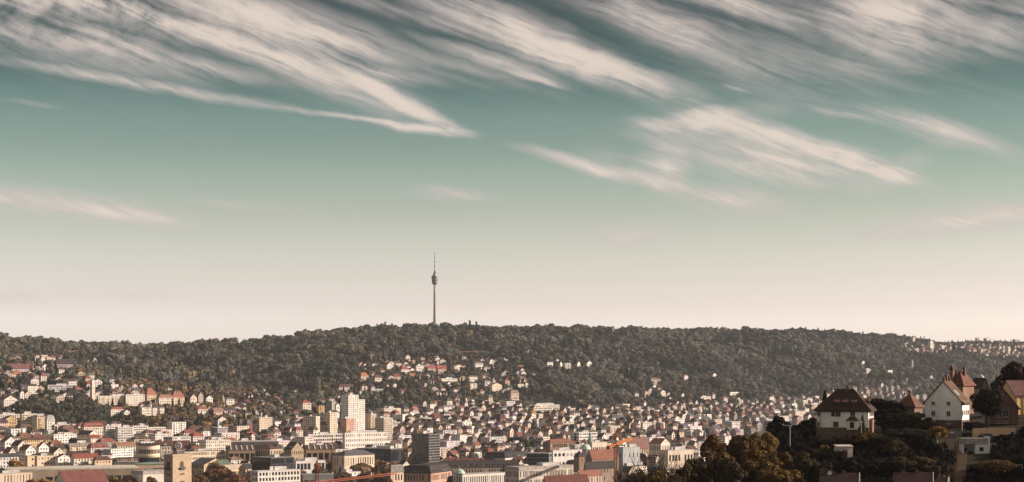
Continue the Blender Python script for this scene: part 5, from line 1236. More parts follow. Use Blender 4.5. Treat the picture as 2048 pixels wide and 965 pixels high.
# keep the fronts of the houses in the wood free
vis = np.ones(len(P), bool)
for (a0, a1, b0, b1, YY) in VIEW:
    if YY > 3000 and b1-b0 < 60: vis &= ~((P[:, 1] < YY) & (P[:, 1] > YY-330) & (cc > a0-6) & (cc < a1+6) & (rr - 16 < b1-3) & (rr > b0))
P, zz, cc, rr = P[vis], zz[vis], cc[vis], rr[vis]
def tints(P, cc, warm):
    n_ = len(P)
    pal = 2.7*np.array([(.042,.041,.032),(.050,.045,.030),(.037,.039,.032),(.052,.044,.031),(.046,.039,.034),(.034,.030,.030),(.075,.056,.028),(.030,.034,.027)])
    pn = noise2(P[:, 0], P[:, 1], 140., 2.) + .8*noise2(P[:, 0], P[:, 1], 45., 5.) + RNG.normal(0, .55, n_)
    base = np.array([.16,.17,.16,.13,.14,.10,.05,.09]); ordr = np.array([7,2,0,1,3,4,6,5])
    q = np.clip((pn*.30+.5+warm), 0.001, .999); cum = np.cumsum(base[ordr])/base.sum()
    k = ordr[np.searchsorted(cum, q).clip(0, 7)]
    mixr = RNG.random(n_) < .3; k[mixr] = RNG.integers(0, 8, mixr.sum())
    c = pal[k] * RNG.uniform(.55, 1.45, (n_, 1)) * (1+.35*noise2(P[:, 0], P[:, 1], 95., 7.)[:, None])
    return c
far_protos = []
for k in range(6):
    cm, C = crown_round('wood_crown', 6.7+.6*(k % 3), 13.0, 3.5, 12+k, 46, 1.05, 500+k, M['leaf_i'], core=.7, spread=.7, cr=(.26,.5), outward=.9, nj=.4)
    far_protos.append(cm)
for k in range(2):
    far_protos.append(crown_conifer('wood_fir', 3.6, 20., 1.5, 22, 22, 1.1, 520+k, M['leaf_i']))
cm, C = crown_round('wood_crown', 3.0, 15.0, 2.0, 16, 30, 1.0, 530, M['leaf_i'], spread=.75, cr=(.45,.7)); far_protos.append(cm)
PROTO_OBJ = [bpy.data.objects.new('wood_source_%d' % i, m_) for i, m_ in enumerate(far_protos)]      # sources only, not in the scene

def scatter(name, label, P, zz, scl, idx_, tint):
    n_ = len(P)
    me = bpy.data.meshes.new(name); me.vertices.add(n_)
    me.vertices.foreach_set('co', np.column_stack([P, zz-.5]).astype(np.float32).ravel())
    def fl(nm, v_): a = me.attributes.new(nm, 'FLOAT', 'POINT'); a.data.foreach_set('value', np.asarray(v_, np.float32))
    fl('size', scl); fl('turn', RNG.uniform(0, 6.28, n_)); fl('slim', RNG.uniform(.85, 1.25, n_))
    a = me.attributes.new('which', 'INT', 'POINT'); a.data.foreach_set('value', np.asarray(idx_, np.int32))
    a = me.attributes.new('tint', 'FLOAT_COLOR', 'POINT'); a.data.foreach_set('color', np.column_stack([tint, np.ones(n_)]).astype(np.float32).ravel())
    ob = link(name, me); ob['kind'] = 'stuff'; ob['label'] = label
    g = bpy.data.node_groups.new(name, 'GeometryNodeTree')
    g.interface.new_socket('Geometry', in_out='INPUT', socket_type='NodeSocketGeometry'); g.interface.new_socket('Geometry', in_out='OUTPUT', socket_type='NodeSocketGeometry')
    N = g.nodes; Lk = g.links
    gi = N.new('NodeGroupInput'); go = N.new('NodeGroupOutput'); jn = N.new('GeometryNodeJoinGeometry'); ip = N.new('GeometryNodeInstanceOnPoints')
    for po in reversed(PROTO_OBJ):
        oi = N.new('GeometryNodeObjectInfo'); oi.inputs['Object'].default_value = po; oi.inputs['As Instance'].default_value = True
        Lk.new(oi.outputs['Geometry'], jn.inputs[0])
    def attr(nm, ty):
        q = N.new('GeometryNodeInputNamedAttribute'); q.data_type = ty; q.inputs[0].default_value = nm
        return [s_ for s_ in q.outputs if s_.enabled and s_.name == 'Attribute'][0]
    cx = N.new('ShaderNodeCombineXYZ'); Lk.new(attr('turn', 'FLOAT'), cx.inputs[2])
    sx = N.new('ShaderNodeCombineXYZ'); sz = attr('size', 'FLOAT'); sl = N.new('ShaderNodeMath'); sl.operation = 'MULTIPLY'
    Lk.new(sz, sl.inputs[0]); Lk.new(attr('slim', 'FLOAT'), sl.inputs[1])
    Lk.new(sl.outputs[0], sx.inputs[0]); Lk.new(sl.outputs[0], sx.inputs[1]); Lk.new(sz, sx.inputs[2])
    Lk.new(gi.outputs[0], ip.inputs['Points']); Lk.new(jn.outputs[0], ip.inputs['Instance'])
    ip.inputs['Pick Instance'].default_value = True
    Lk.new(attr('which', 'INT'), ip.inputs['Instance Index']); Lk.new(cx.outputs[0], ip.inputs['Rotation']); Lk.new(sx.outputs[0], ip.inputs['Scale'])
    Lk.new(ip.outputs[0], go.inputs[0])
    md = ob.modifiers.new('scatter', 'NODES'); md.node_group = g
    return ob
warm = np.where((P[:, 1] < 3420) & (cc < 460), .10, 0) + np.interp(cc, [0, 500, 900, 1100, 1400, 2048], [.0, .02, .06, .0, -.12, -.24]) + np.where(rr < 690, .07, 0) * (cc < 1500)
nF = len(P)
conif = ((noise2(P[:, 0], P[:, 1], 75., 9.) > .66) & (RNG.random(nF) < .7) | (RNG.random(nF) < .015)) & (P[:, 1] < np.interp(cc, cols, RY)-120)
which = np.where(conif, RNG.integers(6, 8, nF), RNG.integers(0, 6, nF))
tt = tints(P, cc, warm); tt[conif] = np.array([.022,.025,.019])*RNG.uniform(.7, 1.2, (conif.sum(), 1))
desat = np.interp(cc, [0, 1000, 1500, 2048], [.12, .18, .45, .55])[:, None]; tt = tt*(1-desat) + tt.mean(1, keepdims=True)*np.array([.97, 1.0, .95])*desat
size = np.clip(RNG.lognormal(-.12, .34, nF), .4, 1.7) * (1+.25*noise2(P[:, 0], P[:, 1], 38., 4.)) * np.where(conif, 1.05, 1.0)
size = size * np.interp(cc, [1740, 1870, 1900], [1, .6, .85])
scatter('forest', 'autumn broadleaf forest covering the long hill up to the skyline', P, zz, size, which, tt)
print('forest', nF)

# trees of the gardens and streets: the largest ones singly, the rest of the slope as one mass
G = jitter_grid(1620, 6900, 12.5)
gz = zg(G[:, 0], G[:, 1]); gc = 1024+F*G[:, 0]/G[:, 1]; gr = YH-(gz-E)*F/G[:, 1]
gfb = np.interp(gc, [a for a, _ in FB], [b for _, b in FB]) - 6
gub = np.interp(gc, [a for a, _ in UB], [b for _, b in UB])
hill = (gr > gfb) & (gr < gub+10) & (RNG.random(len(G)) < .86)
plat = (gc > 1795) & (gr < 742) & (gr > 676) & (RNG.random(len(G)) < .5) & (G[:, 1] < np.interp(gc, cols, RY)+150)
town = (gr >= gub+10) & (gr < 990) & (gc < 1420) & (RNG.random(len(G)) < .17)
vall = (gc >= 1400) & (gr > gfb) & (gr < 842) & (RNG.random(len(G)) < .16)
sel = hill & (gc < 1420) | plat | town | vall
G, gz, gc, gr = G[sel], gz[sel], gc[sel], gr[sel]
ok = off_houses(G, .75, 2.0); G, gz, gc, gr = G[ok], gz[ok], gc[ok], gr[ok]
gs = RNG.uniform(.5, .95, len(G))
vis = np.ones(len(G), bool)
for (a0, a1, b0, b1, YY) in VIEW:
    htop = gr - gs*17*F/G[:, 1]
    vis &= ~((G[:, 1] < YY) & (gc > a0-5) & (gc < a1+5) & (htop < b1-3) & (gr > b0))
# keep most fronts of the filled-in houses free as well
for o_t in THINGS:
    gname = o_t.get('group')
    if gname in ('villas scattered on the hillsides', 'houses on the far plateau', 'small houses of the far valley'):
        X, Yh, _ = o_t.location; c0 = 1024+F*X/Yh; hw = 9*F/Yh
        vis &= ~((G[:, 1] < Yh) & (G[:, 1] > Yh-(110 if 'plateau' in gname else 40)) & (abs(gc-c0) < hw))
G, gz, gc, gr, gs = G[vis], gz[vis], gc[vis], gr[vis], gs[vis]
order = np.argsort(G[:, 1])
KINDS_T = ['broad0', 'broad1', 'broad2', 'broad3']
NS = 262
def near_any(px, row): return near(px, row, ANCH_ALL + ANCH_V)
for i in order[:NS]:
    autumn = 240 < gc[i] < 520
    r_ = rw.random()
    if r_ < .14: kd = rw.choice(['conifer0', 'conifer1']); tn = 'dark green'
    else:
        kd = rw.choice(KINDS_T) if r_ > .18 else 'poplar0'
        tn = pick([('olive green',3),('golden',2.6),('russet',2),('brown',3),('dark green',2)]) if autumn else pick([('dark green',3),('olive green',3),('grey green',2),('golden',1),('russet',.8),('brown',2),('purple leaved',.7)])
    wd = {'c': 'conifer', 'p': 'slim tree', 'b': 'round tree'}[kd[0]]
    tree(kd, (G[i, 0], G[i, 1], gz[i]), gs[i]*(18 if kd[0] == 'b' else 20), TREE_TINTS[tn], '%s %s %s' % (tn, wd, near_any(gc[i], gr[i])), 'garden and street trees', {'c': 'conifer_tree', 'p': 'slim_tree', 'b': 'broadleaf_tree'}[kd[0]])
rest = order[NS:]
Pr, zr, cr_, rr_ = G[rest], gz[rest], gc[rest], gr[rest]
nR = len(rest); con = RNG.random(nR) < .13; slim = (RNG.random(nR) < .06) & ~con
wh_ = np.where(con, RNG.integers(6, 8, nR), np.where(slim, 8, RNG.integers(0, 6, nR)))
aut = ((cr_ > 240) & (cr_ < 520) & (rr_ > 770))
t2 = tints(Pr, cr_, np.where(aut, .22, .02)); t2[con] = np.array([.020,.024,.017])*RNG.uniform(.7, 1.2, (con.sum(), 1)); t2[aut & ~con] *= np.array([1.35, 1.1, .9])
scatter('hillside_trees', 'smaller garden trees filling the slopes between the houses', Pr, zr, gs[rest]*np.where(con, 1.15, 1.0), wh_, t2)
print('garden trees', nR)

# ------------------------------------------------------------------ the near hill on the right
def win(par, face, a0, a1, z0, z1, w, d, fc=(.55,.52,.47), mull=1, off=.05, glass='glass'):
    """one window on a face of a box w x d: frame with its pane; a = position along the face"""
    def bx(mb, a, b, o0, o1, za, zb):
        if face == 'F': mb.box(a, b, -d/2-o1, -d/2-o0, za, zb)
        elif face == 'R': mb.box(w/2+o0, w/2+o1, a, b, za, zb)
        else: mb.box(-w/2-o1, -w/2-o0, a, b, za, zb)
    t_ = .07; f = MB()
    bx(f, a0, a1, .003, off+.05, z0, z0+t_); bx(f, a0, a1, .003, off+.05, z1-t_, z1)
    bx(f, a0, a0+t_, .003, off+.05, z0+t_, z1-t_); bx(f, a1-t_, a1, .003, off+.05, z0+t_, z1-t_)
    for k in range(mull):
        c = a0+(a1-a0)*(k+1)/(mull+1); bx(f, c-.035, c+.035, .003, off+.04, z0+t_, z1-t_)
    fo = f.build('window', M['trim'], par, fc)
    g = MB(); bx(g, a0+t_, a1-t_, .002, off, z0+t_, z1-t_); g.build('pane', M[glass], fo)
    s_ = MB(); bx(s_, a0-.08, a1+.08, .003, .2, z0-.1, z0-.005); s_.build('sill', M['trim'], fo, fc)
    return fo
def shell(name, label, cat, x0, x1, x2, yt, Y, th, wc, rc, roof, rh, ov=.6, ridge=None, d0=9.0, deep=4.0):
    g = LM(x0, x1, x2, yt, yt+30, None, Y, th, d0); w, d, h = g['w'], g['d'], g['h']
    t = thing(name, label, cat, g['loc'], g['rz']); wm = MB(); rm = MB(); wm.box(-w/2, w/2, -d/2, d/2, -deep, h)
    if roof == 'hip': roof_hip(rm, w, d, h, rh, ov, ridge)
    elif roof == 'flat': rm.box(-w/2-.2, w/2+.2, -d/2-.2, d/2+.2, h, h+.35)
    else: roof_gable(rm, wm, w, d, h, rh, roof[-1], ov)
    wo = wm.build('wall', M['wall'], t, wc); ro = rm.build('roof', M['tile'], t, rc)
    s = Y/F
    fx = (lambda p_: -w/2+(p_-x0)/(x1-x0)*w) if x1 > x0 else (lambda p_: -w/2+(p_-x0)/(x2-x0)*w)
    ry = (lambda p_: -d/2+(p_-x1)/(x2-x1)*d) if x2 > x1 else None
    zr = lambda r_: E-(r_-YH)*s-g['loc'][2]
    return t, wo, ro, w, d, h, fx, ry, zr
# tiles: courses across the slope
tm_, n, p, o_ = new_mat('clay_tiles')
tcn = n.n('ShaderNodeTexCoord'); oc = n.n('ShaderNodeObjectInfo').outputs['Color']
sepn = n.n('ShaderNodeSeparateXYZ'); tm_.node_tree.links.new(tcn.outputs['Object'], sepn.inputs[0])
crs = n.m('FRACT', n.m('MULTIPLY', sepn.outputs[2], 4.2)); k1 = n.sstep(crs, 0, 1, .72, 1.08)
k2 = n.sstep(n.noise(tcn.outputs['Object'], .8, 5.0, .7), .3, .7, .55, 1.2); k3 = n.sstep(n.noise(tcn.outputs['Object'], 9., 2., .6), .3, .7, .75, 1.15)
kk = n.m('MULTIPLY', k1, n.m('MULTIPLY', k2, k3))
tm_.node_tree.links.new(n.mix(1.0, oc, n.comb(kk, kk, kk), 'MULTIPLY'), p.inputs['Base Color'])
p.inputs['Roughness'].default_value = .8; p.inputs['Specular IOR Level'].default_value = .25
bn = n.n('ShaderNodeBump'); bn.inputs['Strength'].default_value = .5; bn.inputs['Distance'].default_value = .05
tm_.node_tree.links.new(crs, bn.inputs['Height']); tm_.node_tree.links.new(bn.outputs[0], p.inputs['Normal'])
M['tile'] = tm_
brk, n, p, o_ = new_mat('brickwork')
tcn = n.n('ShaderNodeTexCoord'); mp = n.n('ShaderNodeMapping'); brk.node_tree.links.new(tcn.outputs['Object'], mp.inputs[0]); mp.inputs['Rotation'].default_value = (radians(90), 0, 0)
bt = n.n('ShaderNodeTexBrick'); brk.node_tree.links.new(mp.outputs[0], bt.inputs[0]); bt.inputs['Scale'].default_value = 2.2
bt.inputs['Color1'].default_value = (.16,.075,.048,1); bt.inputs['Color2'].default_value = (.10,.05,.035,1); bt.inputs['Mortar'].default_value = (.13,.10,.085,1)
brk.node_tree.links.new(bt.outputs[0], p.inputs['Base Color']); p.inputs['Roughness'].default_value = .95
M['brick'] = brk

# --- villa with the big hipped roof
def hip_villa():
    t, wo, ro, w, d, h, fx, ry, zr = shell('hip_roof_villa', 'white villa with large dark hipped roof and three dormers on the near hill', 'villa', 1640, 1737, 1760, 822, 440, 20, (.82,.78,.70), (.058,.029,.020), 'hip', 5.45, .75, 4.2)
    zb = zr(856)
    MB().box(-w/2-.12, w/2+.12, -d/2-.12, d/2+.12, -3, zb).build('plinth', M['stone'], t, (.15,.105,.07))
    MB().box(-w/2-.5, w/2+.5, -d/2-.5, d/2+.5, h-.32, h-.13).build('eaves_board', M['trim'], t, (.07,.045,.035))
    for (a, b, r0, r1, m_) in ((1641,1646,824,833,0),(1675.5,1685,824,834,1),(1703,1712,823,833,1),(1641,1645.5,845,855,0),(1670.5,1681,844,856,2)):
        win(t, 'F', fx(a), fx(b), zr(r1), zr(r0), w, d, (.38,.35,.32), m_)
    MB().box(fx(1667), fx(1674.5), -d/2-.09, -d/2-.003, zr(834), zr(824)).build('shutter', M['trim'], t, (.07,.045,.035))
    # bay with its little hipped roof
    b0, b1 = fx(1697.5), fx(1717); z1 = zr(842)
    by = MB().box(b0, b1, -d/2-1.1, -d/2-.002, zr(860), z1).build('bay', M['wall'], t, (.76,.68,.58))
    br = MB(); k = len(br.v); br.v += [(b0-.35,-d/2-1.45,z1),(b1+.35,-d/2-1.45,z1),(b1+.35,-d/2-.003,z1),(b0-.35,-d/2-.003,z1),(b0+.8,-d/2-.25,zr(833.5)),(b1-.8,-d/2-.25,zr(833.5)),(b1-.8,-d/2-.003,zr(833.5)),(b0+.8,-d/2-.003,zr(833.5))]
    br.f += [(k+3,k+2,k+1,k),(k,k+1,k+5,k+4),(k+1,k+2,k+6,k+5),(k+2,k+3,k+7,k+6),(k+3,k,k+4,k+7),(k+4,k+5,k+6,k+7)]
    br.build('bay_roof', M['tile'], by, (.085,.042,.028))
    MB().box(fx(1703.5), fx(1711), -d/2-1.16, -d/2-1.09, zr(857), zr(845)).build('bay_window', M['glass'], by)
    rl_ = d/2
    for (f0, f1) in ((-.36,-.22),(-.12,.02),(.10,.24),(.30,.40)): win(t, 'R', f0*d, f1*d, zr(833.5), zr(823), w, d, (.45,.4,.35), 0)
    for (f0, f1) in ((-.02,.12),(.17,.28),(.32,.42)): win(t, 'R', f0*d, f1*d, zr(856), zr(844), w, d, (.45,.4,.35), 0)
    dm = MB().box(w/2+.003, w/2+.9, -d*.44, -d*.24, -2, zr(840)).build('porch', M['wall'], t, (.26,.15,.09))
    MB().prism([(-d*.46, zr(840)), (-d*.34, zr(836.5)), (-d*.22, zr(840))], 'x', w/2+.003, w/2+1.1).build('porch_roof', M['tile'], dm, (.26,.13,.075))
    # three dormers on the front slope, one on the right slope
    slope = 5.45/(d/2+.75)
    for c in (1676.5, 1692.5, 1708.5):
        a = -w/2+(c-1640)/97*w; zb_ = zr(812); y0 = -d/2-.75+(zb_-h)/slope
        m_ = MB().box(a-.62, a+.62, y0, y0+1.6, zb_-.3, zb_+.75); do = m_.build('dormer', M['roof'], ro, (.07,.038,.028))
        q = MB(); q.prism([(y0-.25, zb_+.72), (y0+1.9, zb_+1.55), (y0+1.9, zb_+1.72), (y0-.25, zb_+.9)], 'x', a-.72, a+.72); q.build('dormer_roof', M['tile'], do, (.085,.042,.028))
        for s_ in (-.3, .3): MB().box(a+s_-.2, a+s_+.2, y0-.04, y0-.002, zb_+.1, zb_+.6).build('dormer_pane', M['glass'], do)
    sr = 5.45/((w-4.2)/2+.75); zb_ = zr(811); x0_ = w/2+.75-(zb_-h)/sr
    do = MB().box(x0_-1.9, x0_, -.9, 1.1, zb_-.4, zb_+1.1).build('dormer', M['roof'], ro, (.05,.03,.025))
    MB().prism([(-1.3, zb_+1.08), (.1, zb_+1.75), (1.5, zb_+1.08)], 'x', x0_-2.6, x0_+.3).build('dormer_roof', M['tile'], do, (.16,.075,.045))
    MB().box(x0_+.002, x0_+.05, -.6, .8, zb_+.1, zb_+.9).build('dormer_pane', M['glass'], do)
    MB().box(.3, .95, -.35, .35, h+4.2, h+6.3).build('chimney', M['brick'], ro)
    MB().lathe([(.05, h-.2),(.05, -.0)], 6, fx(1647.5), -d/2-.07).build('downpipe', M['metal'], t, (.12,.09,.07))
hip_villa()

# --- white gable house
def gable_house():
    t, wo, ro, w, d, h, fx, ry, zr = shell('gable_house', 'white gabled house with brown roof and paired skylights on the near hill', 'house', 1858, 1923, 1953, 805, 455, 28, (.80,.76,.70), (.115,.062,.038), 'gable_y', 5.3, .55)
    MB().box(-w/2-.06, w/2+.06, -d/2-.06, d/2+.06, -4, zr(841)).build('plinth', M['brick'], t)
    # the right half of the gable stands a little forward
    m_ = fx(1884)
    MB().prism([(m_, zr(841)), (w/2-.02, zr(841)), (w/2-.02, h), (0.0, h+5.05), (m_, h+5.05+(m_/(w/2))*5.3 if m_ < 0 else h+5.0)], 'y', -d/2-.3, -d/2-.003).build('gable_front', M['wall'], t, (.82,.78,.72))
    for (a, b) in ((1869.5, 1876.5), (1897, 1904)):
        for (r0, r1) in ((803.5, 811.5), (822.5, 833), (842, 848.5)):
            fo = win(t, 'F', fx(a), fx(b), zr(r1), zr(r0), w, d+(.6 if a > 1884 and r0 < 841 else (.12 if r0 > 841 else 0)), (.6,.57,.52), 1)
    for f0 in (-.40, -.16, .08, .30):
        for (r0, r1) in ((802.5, 810), (821.5, 830.5)): win(t, 'R', f0*d, f0*d+.95, zr(r1), zr(r0), w, d, (.5,.42,.33), 0)
    # skylights and chimneys
    sl = 5.3/(w/2)
    for (y0, y1) in ((-d*.30, -d*.20), (-d*.15, -d*.02)):
        xa, xb = w*.24, w*.36; za, zb_ = h+5.3-sl*xa+.36, h+5.3-sl*xb+.36; q = MB(); k = 0
        q.v += [(xa,y0,za),(xb,y0,zb_),(xb,y1,zb_),(xa,y1,za),(xa,y0,za-.2),(xb,y0,zb_-.2),(xb,y1,zb_-.2),(xa,y1,za-.2)]
        q.f += [(0,1,2,3),(0,4,5,1),(1,5,6,2),(2,6,7,3),(3,7,4,0)]; q.build('skylight', M['sky_glass'], ro)
    for (y_, hh) in ((-d*.42, 1.1), (-d*.12, 1.7), (d*.2, 1.3)): MB().box(-.35, .35, y_-.3, y_+.3, h+4.6, h+5.3+hh).build('chimney', M['brick'], ro)
    MB().box(-w/2-.62, -w/2-.5, -d/2-.4, d/2, h-.7, h-.55).build('gutter', M['metal'], ro, (.1,.07,.06))
sg_, n, p, o_ = new_mat('skylight_glass'); p.inputs['Base Color'].default_value = (.35,.36,.37,1); p.inputs['Roughness'].default_value = .15; M['sky_glass'] = sg_
gable_house()

# --- house with the glowing orange roof behind, and the small white turret
def behind():
    t, wo, ro, w, d, h, fx, ry, zr = shell('orange_roof_house', 'old house with steep brick-orange roof behind the white gable house', 'house', 1903, 1926, 1958, 772, 505, 40, (.24,.15,.10), (.17,.068,.04), 'hip', 4.4, .5, 2.5)
    MB().box(-w*.42, -w*.22, -d/2-.1, -d*.2, h-2, h+4.6).build('stair_tower', M['wall'], t, (.2,.11,.075)); 
    MB().prism([(-w*.46, h+4.55), (-w*.32, h+6.2), (-w*.18, h+4.55)], 'y', -d/2-.3, -d*.15).build('tower_roof', M['tile'], t, (.06,.03,.025))
    MB().box(.6, 1.3, -.5, .2, h+3, h+5.4).build('chimney', M['brick'], ro)
    Y = 545; s = Y/F; x = (1962-1024)*s; z0 = Z(x, Y); zt = E-(748-YH)*s-z0; ze = E-(759-YH)*s-z0
    t2 = thing('white_turret', 'small white turret with pointed roof behind the dark pine', 'turret', (x, Y, z0), radians(-30))
    MB().box(-.85, .85, -.85, .85, -3, ze-.0).build('turret_wall', M['wall'], t2, (.52,.48,.44)); q = MB(); roof_hip(q, 1.7, 1.7, ze, zt-ze, .3, 0); q.build('turret_roof', M['roof'], t2, (.55,.52,.48))
    MB().box(-.3, .3, -.9, -.84, ze-1.5, ze-.4).box(.84, .9, -.3, .3, ze-1.5, ze-.4).build('turret_opening', M['dark_glass'], t2)
    t3, wo, ro, w, d, h, fx, ry, zr = shell('dark_roof_house', 'house with dark slate roof beside the small white turret', 'house', 1945, 1962, 1985, 775, 535, 35, (.3,.22,.17), (.035,.028,.03), 'gable_x', 2.6, .4)
    for k in (-.2, .15): win(t3, 'R', k*d, k*d+.8, h-2.2, h-.9, w, d)
    t4, wo, ro, w, d, h, fx, ry, zr = shell('small_orange_house', 'low house with orange tiled roof between the villa and gable house', 'house', 1800, 1829, 1852, 815, 480, 38, (.2,.13,.09), (.15,.07,.042), 'hip', 3.9, .5, .6)
    MB().box(-.3, .3, -.3, .3, h+2.8, h+4.6).build('chimney', M['brick'], ro)
    for k in (-.3, .1): win(t4, 'R', k*d, k*d+.8, h-2.2, h-1.0, w, d)
    for k in (-.25, .1): win(t4, 'F', k*w, k*w+.9, h-2.2, h-1.0, w, d)
behind()

# --- brick house and yellow house at the right edge
def right_houses():
    t, wo, ro, w, d, h, fx, ry, zr = shell('brick_gable_house', 'brown brick house with steep gable behind the dark pine', 'house', 1972, 2037, 2040, 816, 452, 8, (.15,.085,.058), (.07,.04,.035), 'gable_y', 5.2, .45, None, 9)
    wo.data.materials[0] = M['brick']
    win(t, 'F', fx(1997), fx(2005), zr(836), zr(823), w, d, (.42,.36,.30), 1); win(t, 'F', fx(2007), fx(2018), zr(834), zr(821), w, d, (.42,.36,.30), 1)
    for k in range(4): win(t, 'F', fx(1994+6.5*k), fx(1997.3+6.5*k), zr(847), zr(842), w, d, (.5,.45,.38), 0)
    MB().box(fx(1975), fx(2036), -d/2-1.6, -d/2-.003, zr(851), zr(848)).build('balcony', M['trim'], t, (.05,.035,.03))
    t, wo, ro, w, d, h, fx, ry, zr = shell('yellow_house', 'ochre-yellow house with maroon tiled roof at the right edge', 'house', 2019, 2019, 2075, 790, 478, 0, (.64,.45,.22), (.13,.06,.055), 'gable_x', 3.6, .5, None, 8)
    for a in (2022, 2037): MB().box(fx(a), fx(a)+.45, -d/2-.25, -d/2-.003, -2, h-.05).build('pilaster', M['wall'], t, (.6,.41,.19))
    q = MB(); q.v += [(fx(2022),-d*.36,h+1.15),(fx(2029),-d*.36,h+1.15),(fx(2029),-d*.24,h+2.25),(fx(2022),-d*.24,h+2.25)]; q.f += [(0,1,2,3)]
    MB().box(fx(2041), fx(2047), -d/2-.06, -d/2-.003, h-4.6, h-2.4).build('window', M['glass'], t)
right_houses()

# --- retaining wall, garage, shed, stairs, poles, car
def ground_y(px_, Y): return Z((px_-1024)/F*Y, Y)
def plain_wall(name, label, x0, x1, y0, y1, Y, thick, col, cap=None):
    a = at(x0, y1, Y); b = at(x1, y0, Y); zb_ = min(a[2], ground_y((x0+x1)/2, Y))-1
    t = thing(name, label, 'wall', ((a[0]+b[0])/2, Y, zb_)); L = b[0]-a[0]; t['kind'] = 'thing'
    MB().box(-L/2, L/2, 0, thick, 0, b[2]-zb_).build('wall_face', M['wall'], t, col)
    MB().box(-L/2-.05, L/2+.05, -.06, thick+.06, b[2]-zb_, b[2]-zb_+.12).build('coping', M['trim'], t, cap or tuple(c*.8 for c in col))
    return t, L, zb_
t, L, zb_ = plain_wall('retaining_wall', 'long ochre retaining wall below the brick gable house', 1946, 2031, 858, 880, 434, .4, (.68,.48,.29))
MB().box(L/2-1.1, L/2-.4, -.03, .0, 2.2, 2.9).build('vent', M['dark_glass'], t); MB().box(L/2-1.55, L/2-1.25, -.03, 0, 2.55, 2.85).build('plate', M['trim'], t, (.6,.58,.55))
t, L, zb_ = plain_wall('garage_wall', 'grey concrete garage front left of the ochre retaining wall', 1881, 1945, 863, 880, 435, .3, (.20,.175,.16))
MB().box(L/2-2.7, L/2-.3, -.03, .0, 1.4, 2.7).build('garage_opening', M['dark_glass'], t); MB().box(-L/2+2.3, -L/2+3.4, -.05, 0, 2.6, 3.0).build('sign_plate', M['trim'], t, (.62,.6,.57))
def shed():
    Y = 416; s = Y/F; x0, x1 = (1926-1024)*s, (1977-1024)*s; zt = E-(877-YH)*s; zf = E-(889-YH)*s; zb_ = E-(912-YH)*s; cx = (x0+x1)/2; L = x1-x0
    t = thing('concrete_shed', 'small white shed with open porch and concrete top beside the garden stairs', 'shed', (cx, Y, zb_)); h = zf-zb_; D = 3.4
    wm = MB(); wm.box(-L*.02, L/2, 0, D, -1.5, h); wm.box(-L/2, -L/2+.18, 0, D, -1.5, h); wm.box(-L/2+.18, -L*.02, D-.25, D, -1.5, h)
    wm.build('wall', M['wall'], t, (.74,.72,.69)); MB().box(-L/2-.1, L/2+.1, -.15, D, h, zt-zb_).build('roof_slab', M['stone'], t, (.33,.31,.29))
    MB().box(L/2-.02, L/2+.25, -.3, D, -1.5, zt-zb_+.25).build('side_wall', M['wall'], t, (.78,.76,.73))
    MB().box(L*.15, L*.30, -.04, -.003, h*.40, h*.74).build('window', M['dark_glass'], t); MB().box(-L*.32, -L*.20, D-.31, D-.255, -.3, h*.62).build('door', M['trim'], t, (.04,.03,.025))
    MB().box(L*.12, L*.42, -.6, -.05, -.2, .35).build('bench', M['trim'], t, (.12,.10,.085))
shed()
def stairs():
    m_ = MB(); n_ = 74
    for k in range(n_):
        f = k/(n_-1); Y = 431.5-36*f; px_ = 1926-8*f; x = (px_-1024)/F*Y; z = Z(x, Y)
        m_.box(x-1.15, x+1.15, Y-.5, Y+.02, z-.6, z+.12+.03*(k % 2))
    o = m_.build('garden_stairs', M['stone'], None, (.24,.17,.115)); o['label'] = 'long straight garden stairs running down beside the white shed'; o['category'] = 'stairs'
    for k in range(2):
        q = MB(); Y0, Y1 = 431, 396
        pts = [((1926-8*f-1024)/F*(431.5-36*f)+(1.3 if k else -1.3), 431.5-36*f) for f in np.linspace(0, 1, 8)]
        for (a, b) in zip(pts, pts[1:]): q.bar((a[0], a[1], Z(*a)+.95), (b[0], b[1], Z(*b)+.95), .035)
        for a in pts: q.bar((a[0], a[1], Z(*a)-.2), (a[0], a[1], Z(*a)+.95), .03)
        q.build('handrail', M['metal'], o, (.12,.11,.1))
stairs()
def lamp(px_, ytop, ybase, Y, label, arm):
    x, _, zt = at(px_, ytop, Y); z0 = min(Z(x, Y), at(px_, ybase, Y)[2]); h = zt-z0
    t = thing('street_lamp', label, 'street lamp', (x, Y, z0))
    MB().tube([(0,0,-.5),(0,0,h*.5),(0,0,h)], [.12,.095,.075], 8).build('pole', M['metal'], t, (.36,.34,.33))
    if arm: MB().tube([(0,0,h-.1),(arm*.6,0,h+.12),(arm,0,h+.16)], [.055,.05,.05], 6).build('arm', M['metal'], t, (.36,.34,.33)); MB().box(min(arm,arm*1.5), max(arm,arm*1.5), -.14, .14, h+.08, h+.24).build('lamp_head', M['metal'], t, (.5,.48,.46))
    else: MB().lathe([(.1,h),(.24,h+.1),(.2,h+.3),(.03,h+.36)], 10).build('lamp_head', M['metal'], t, (.4,.38,.36))
lamp(1580, 852.5, 893, 424, 'grey street lamp with short arm among dark trees left of the villa', -.9)
lamp(1924, 824, 880, 436, 'thin grey lamp post in front of the white gable house', 0)
lamp(1722.5, 846, 874, 434, 'pale slim post before the small fir at the villa', 0)
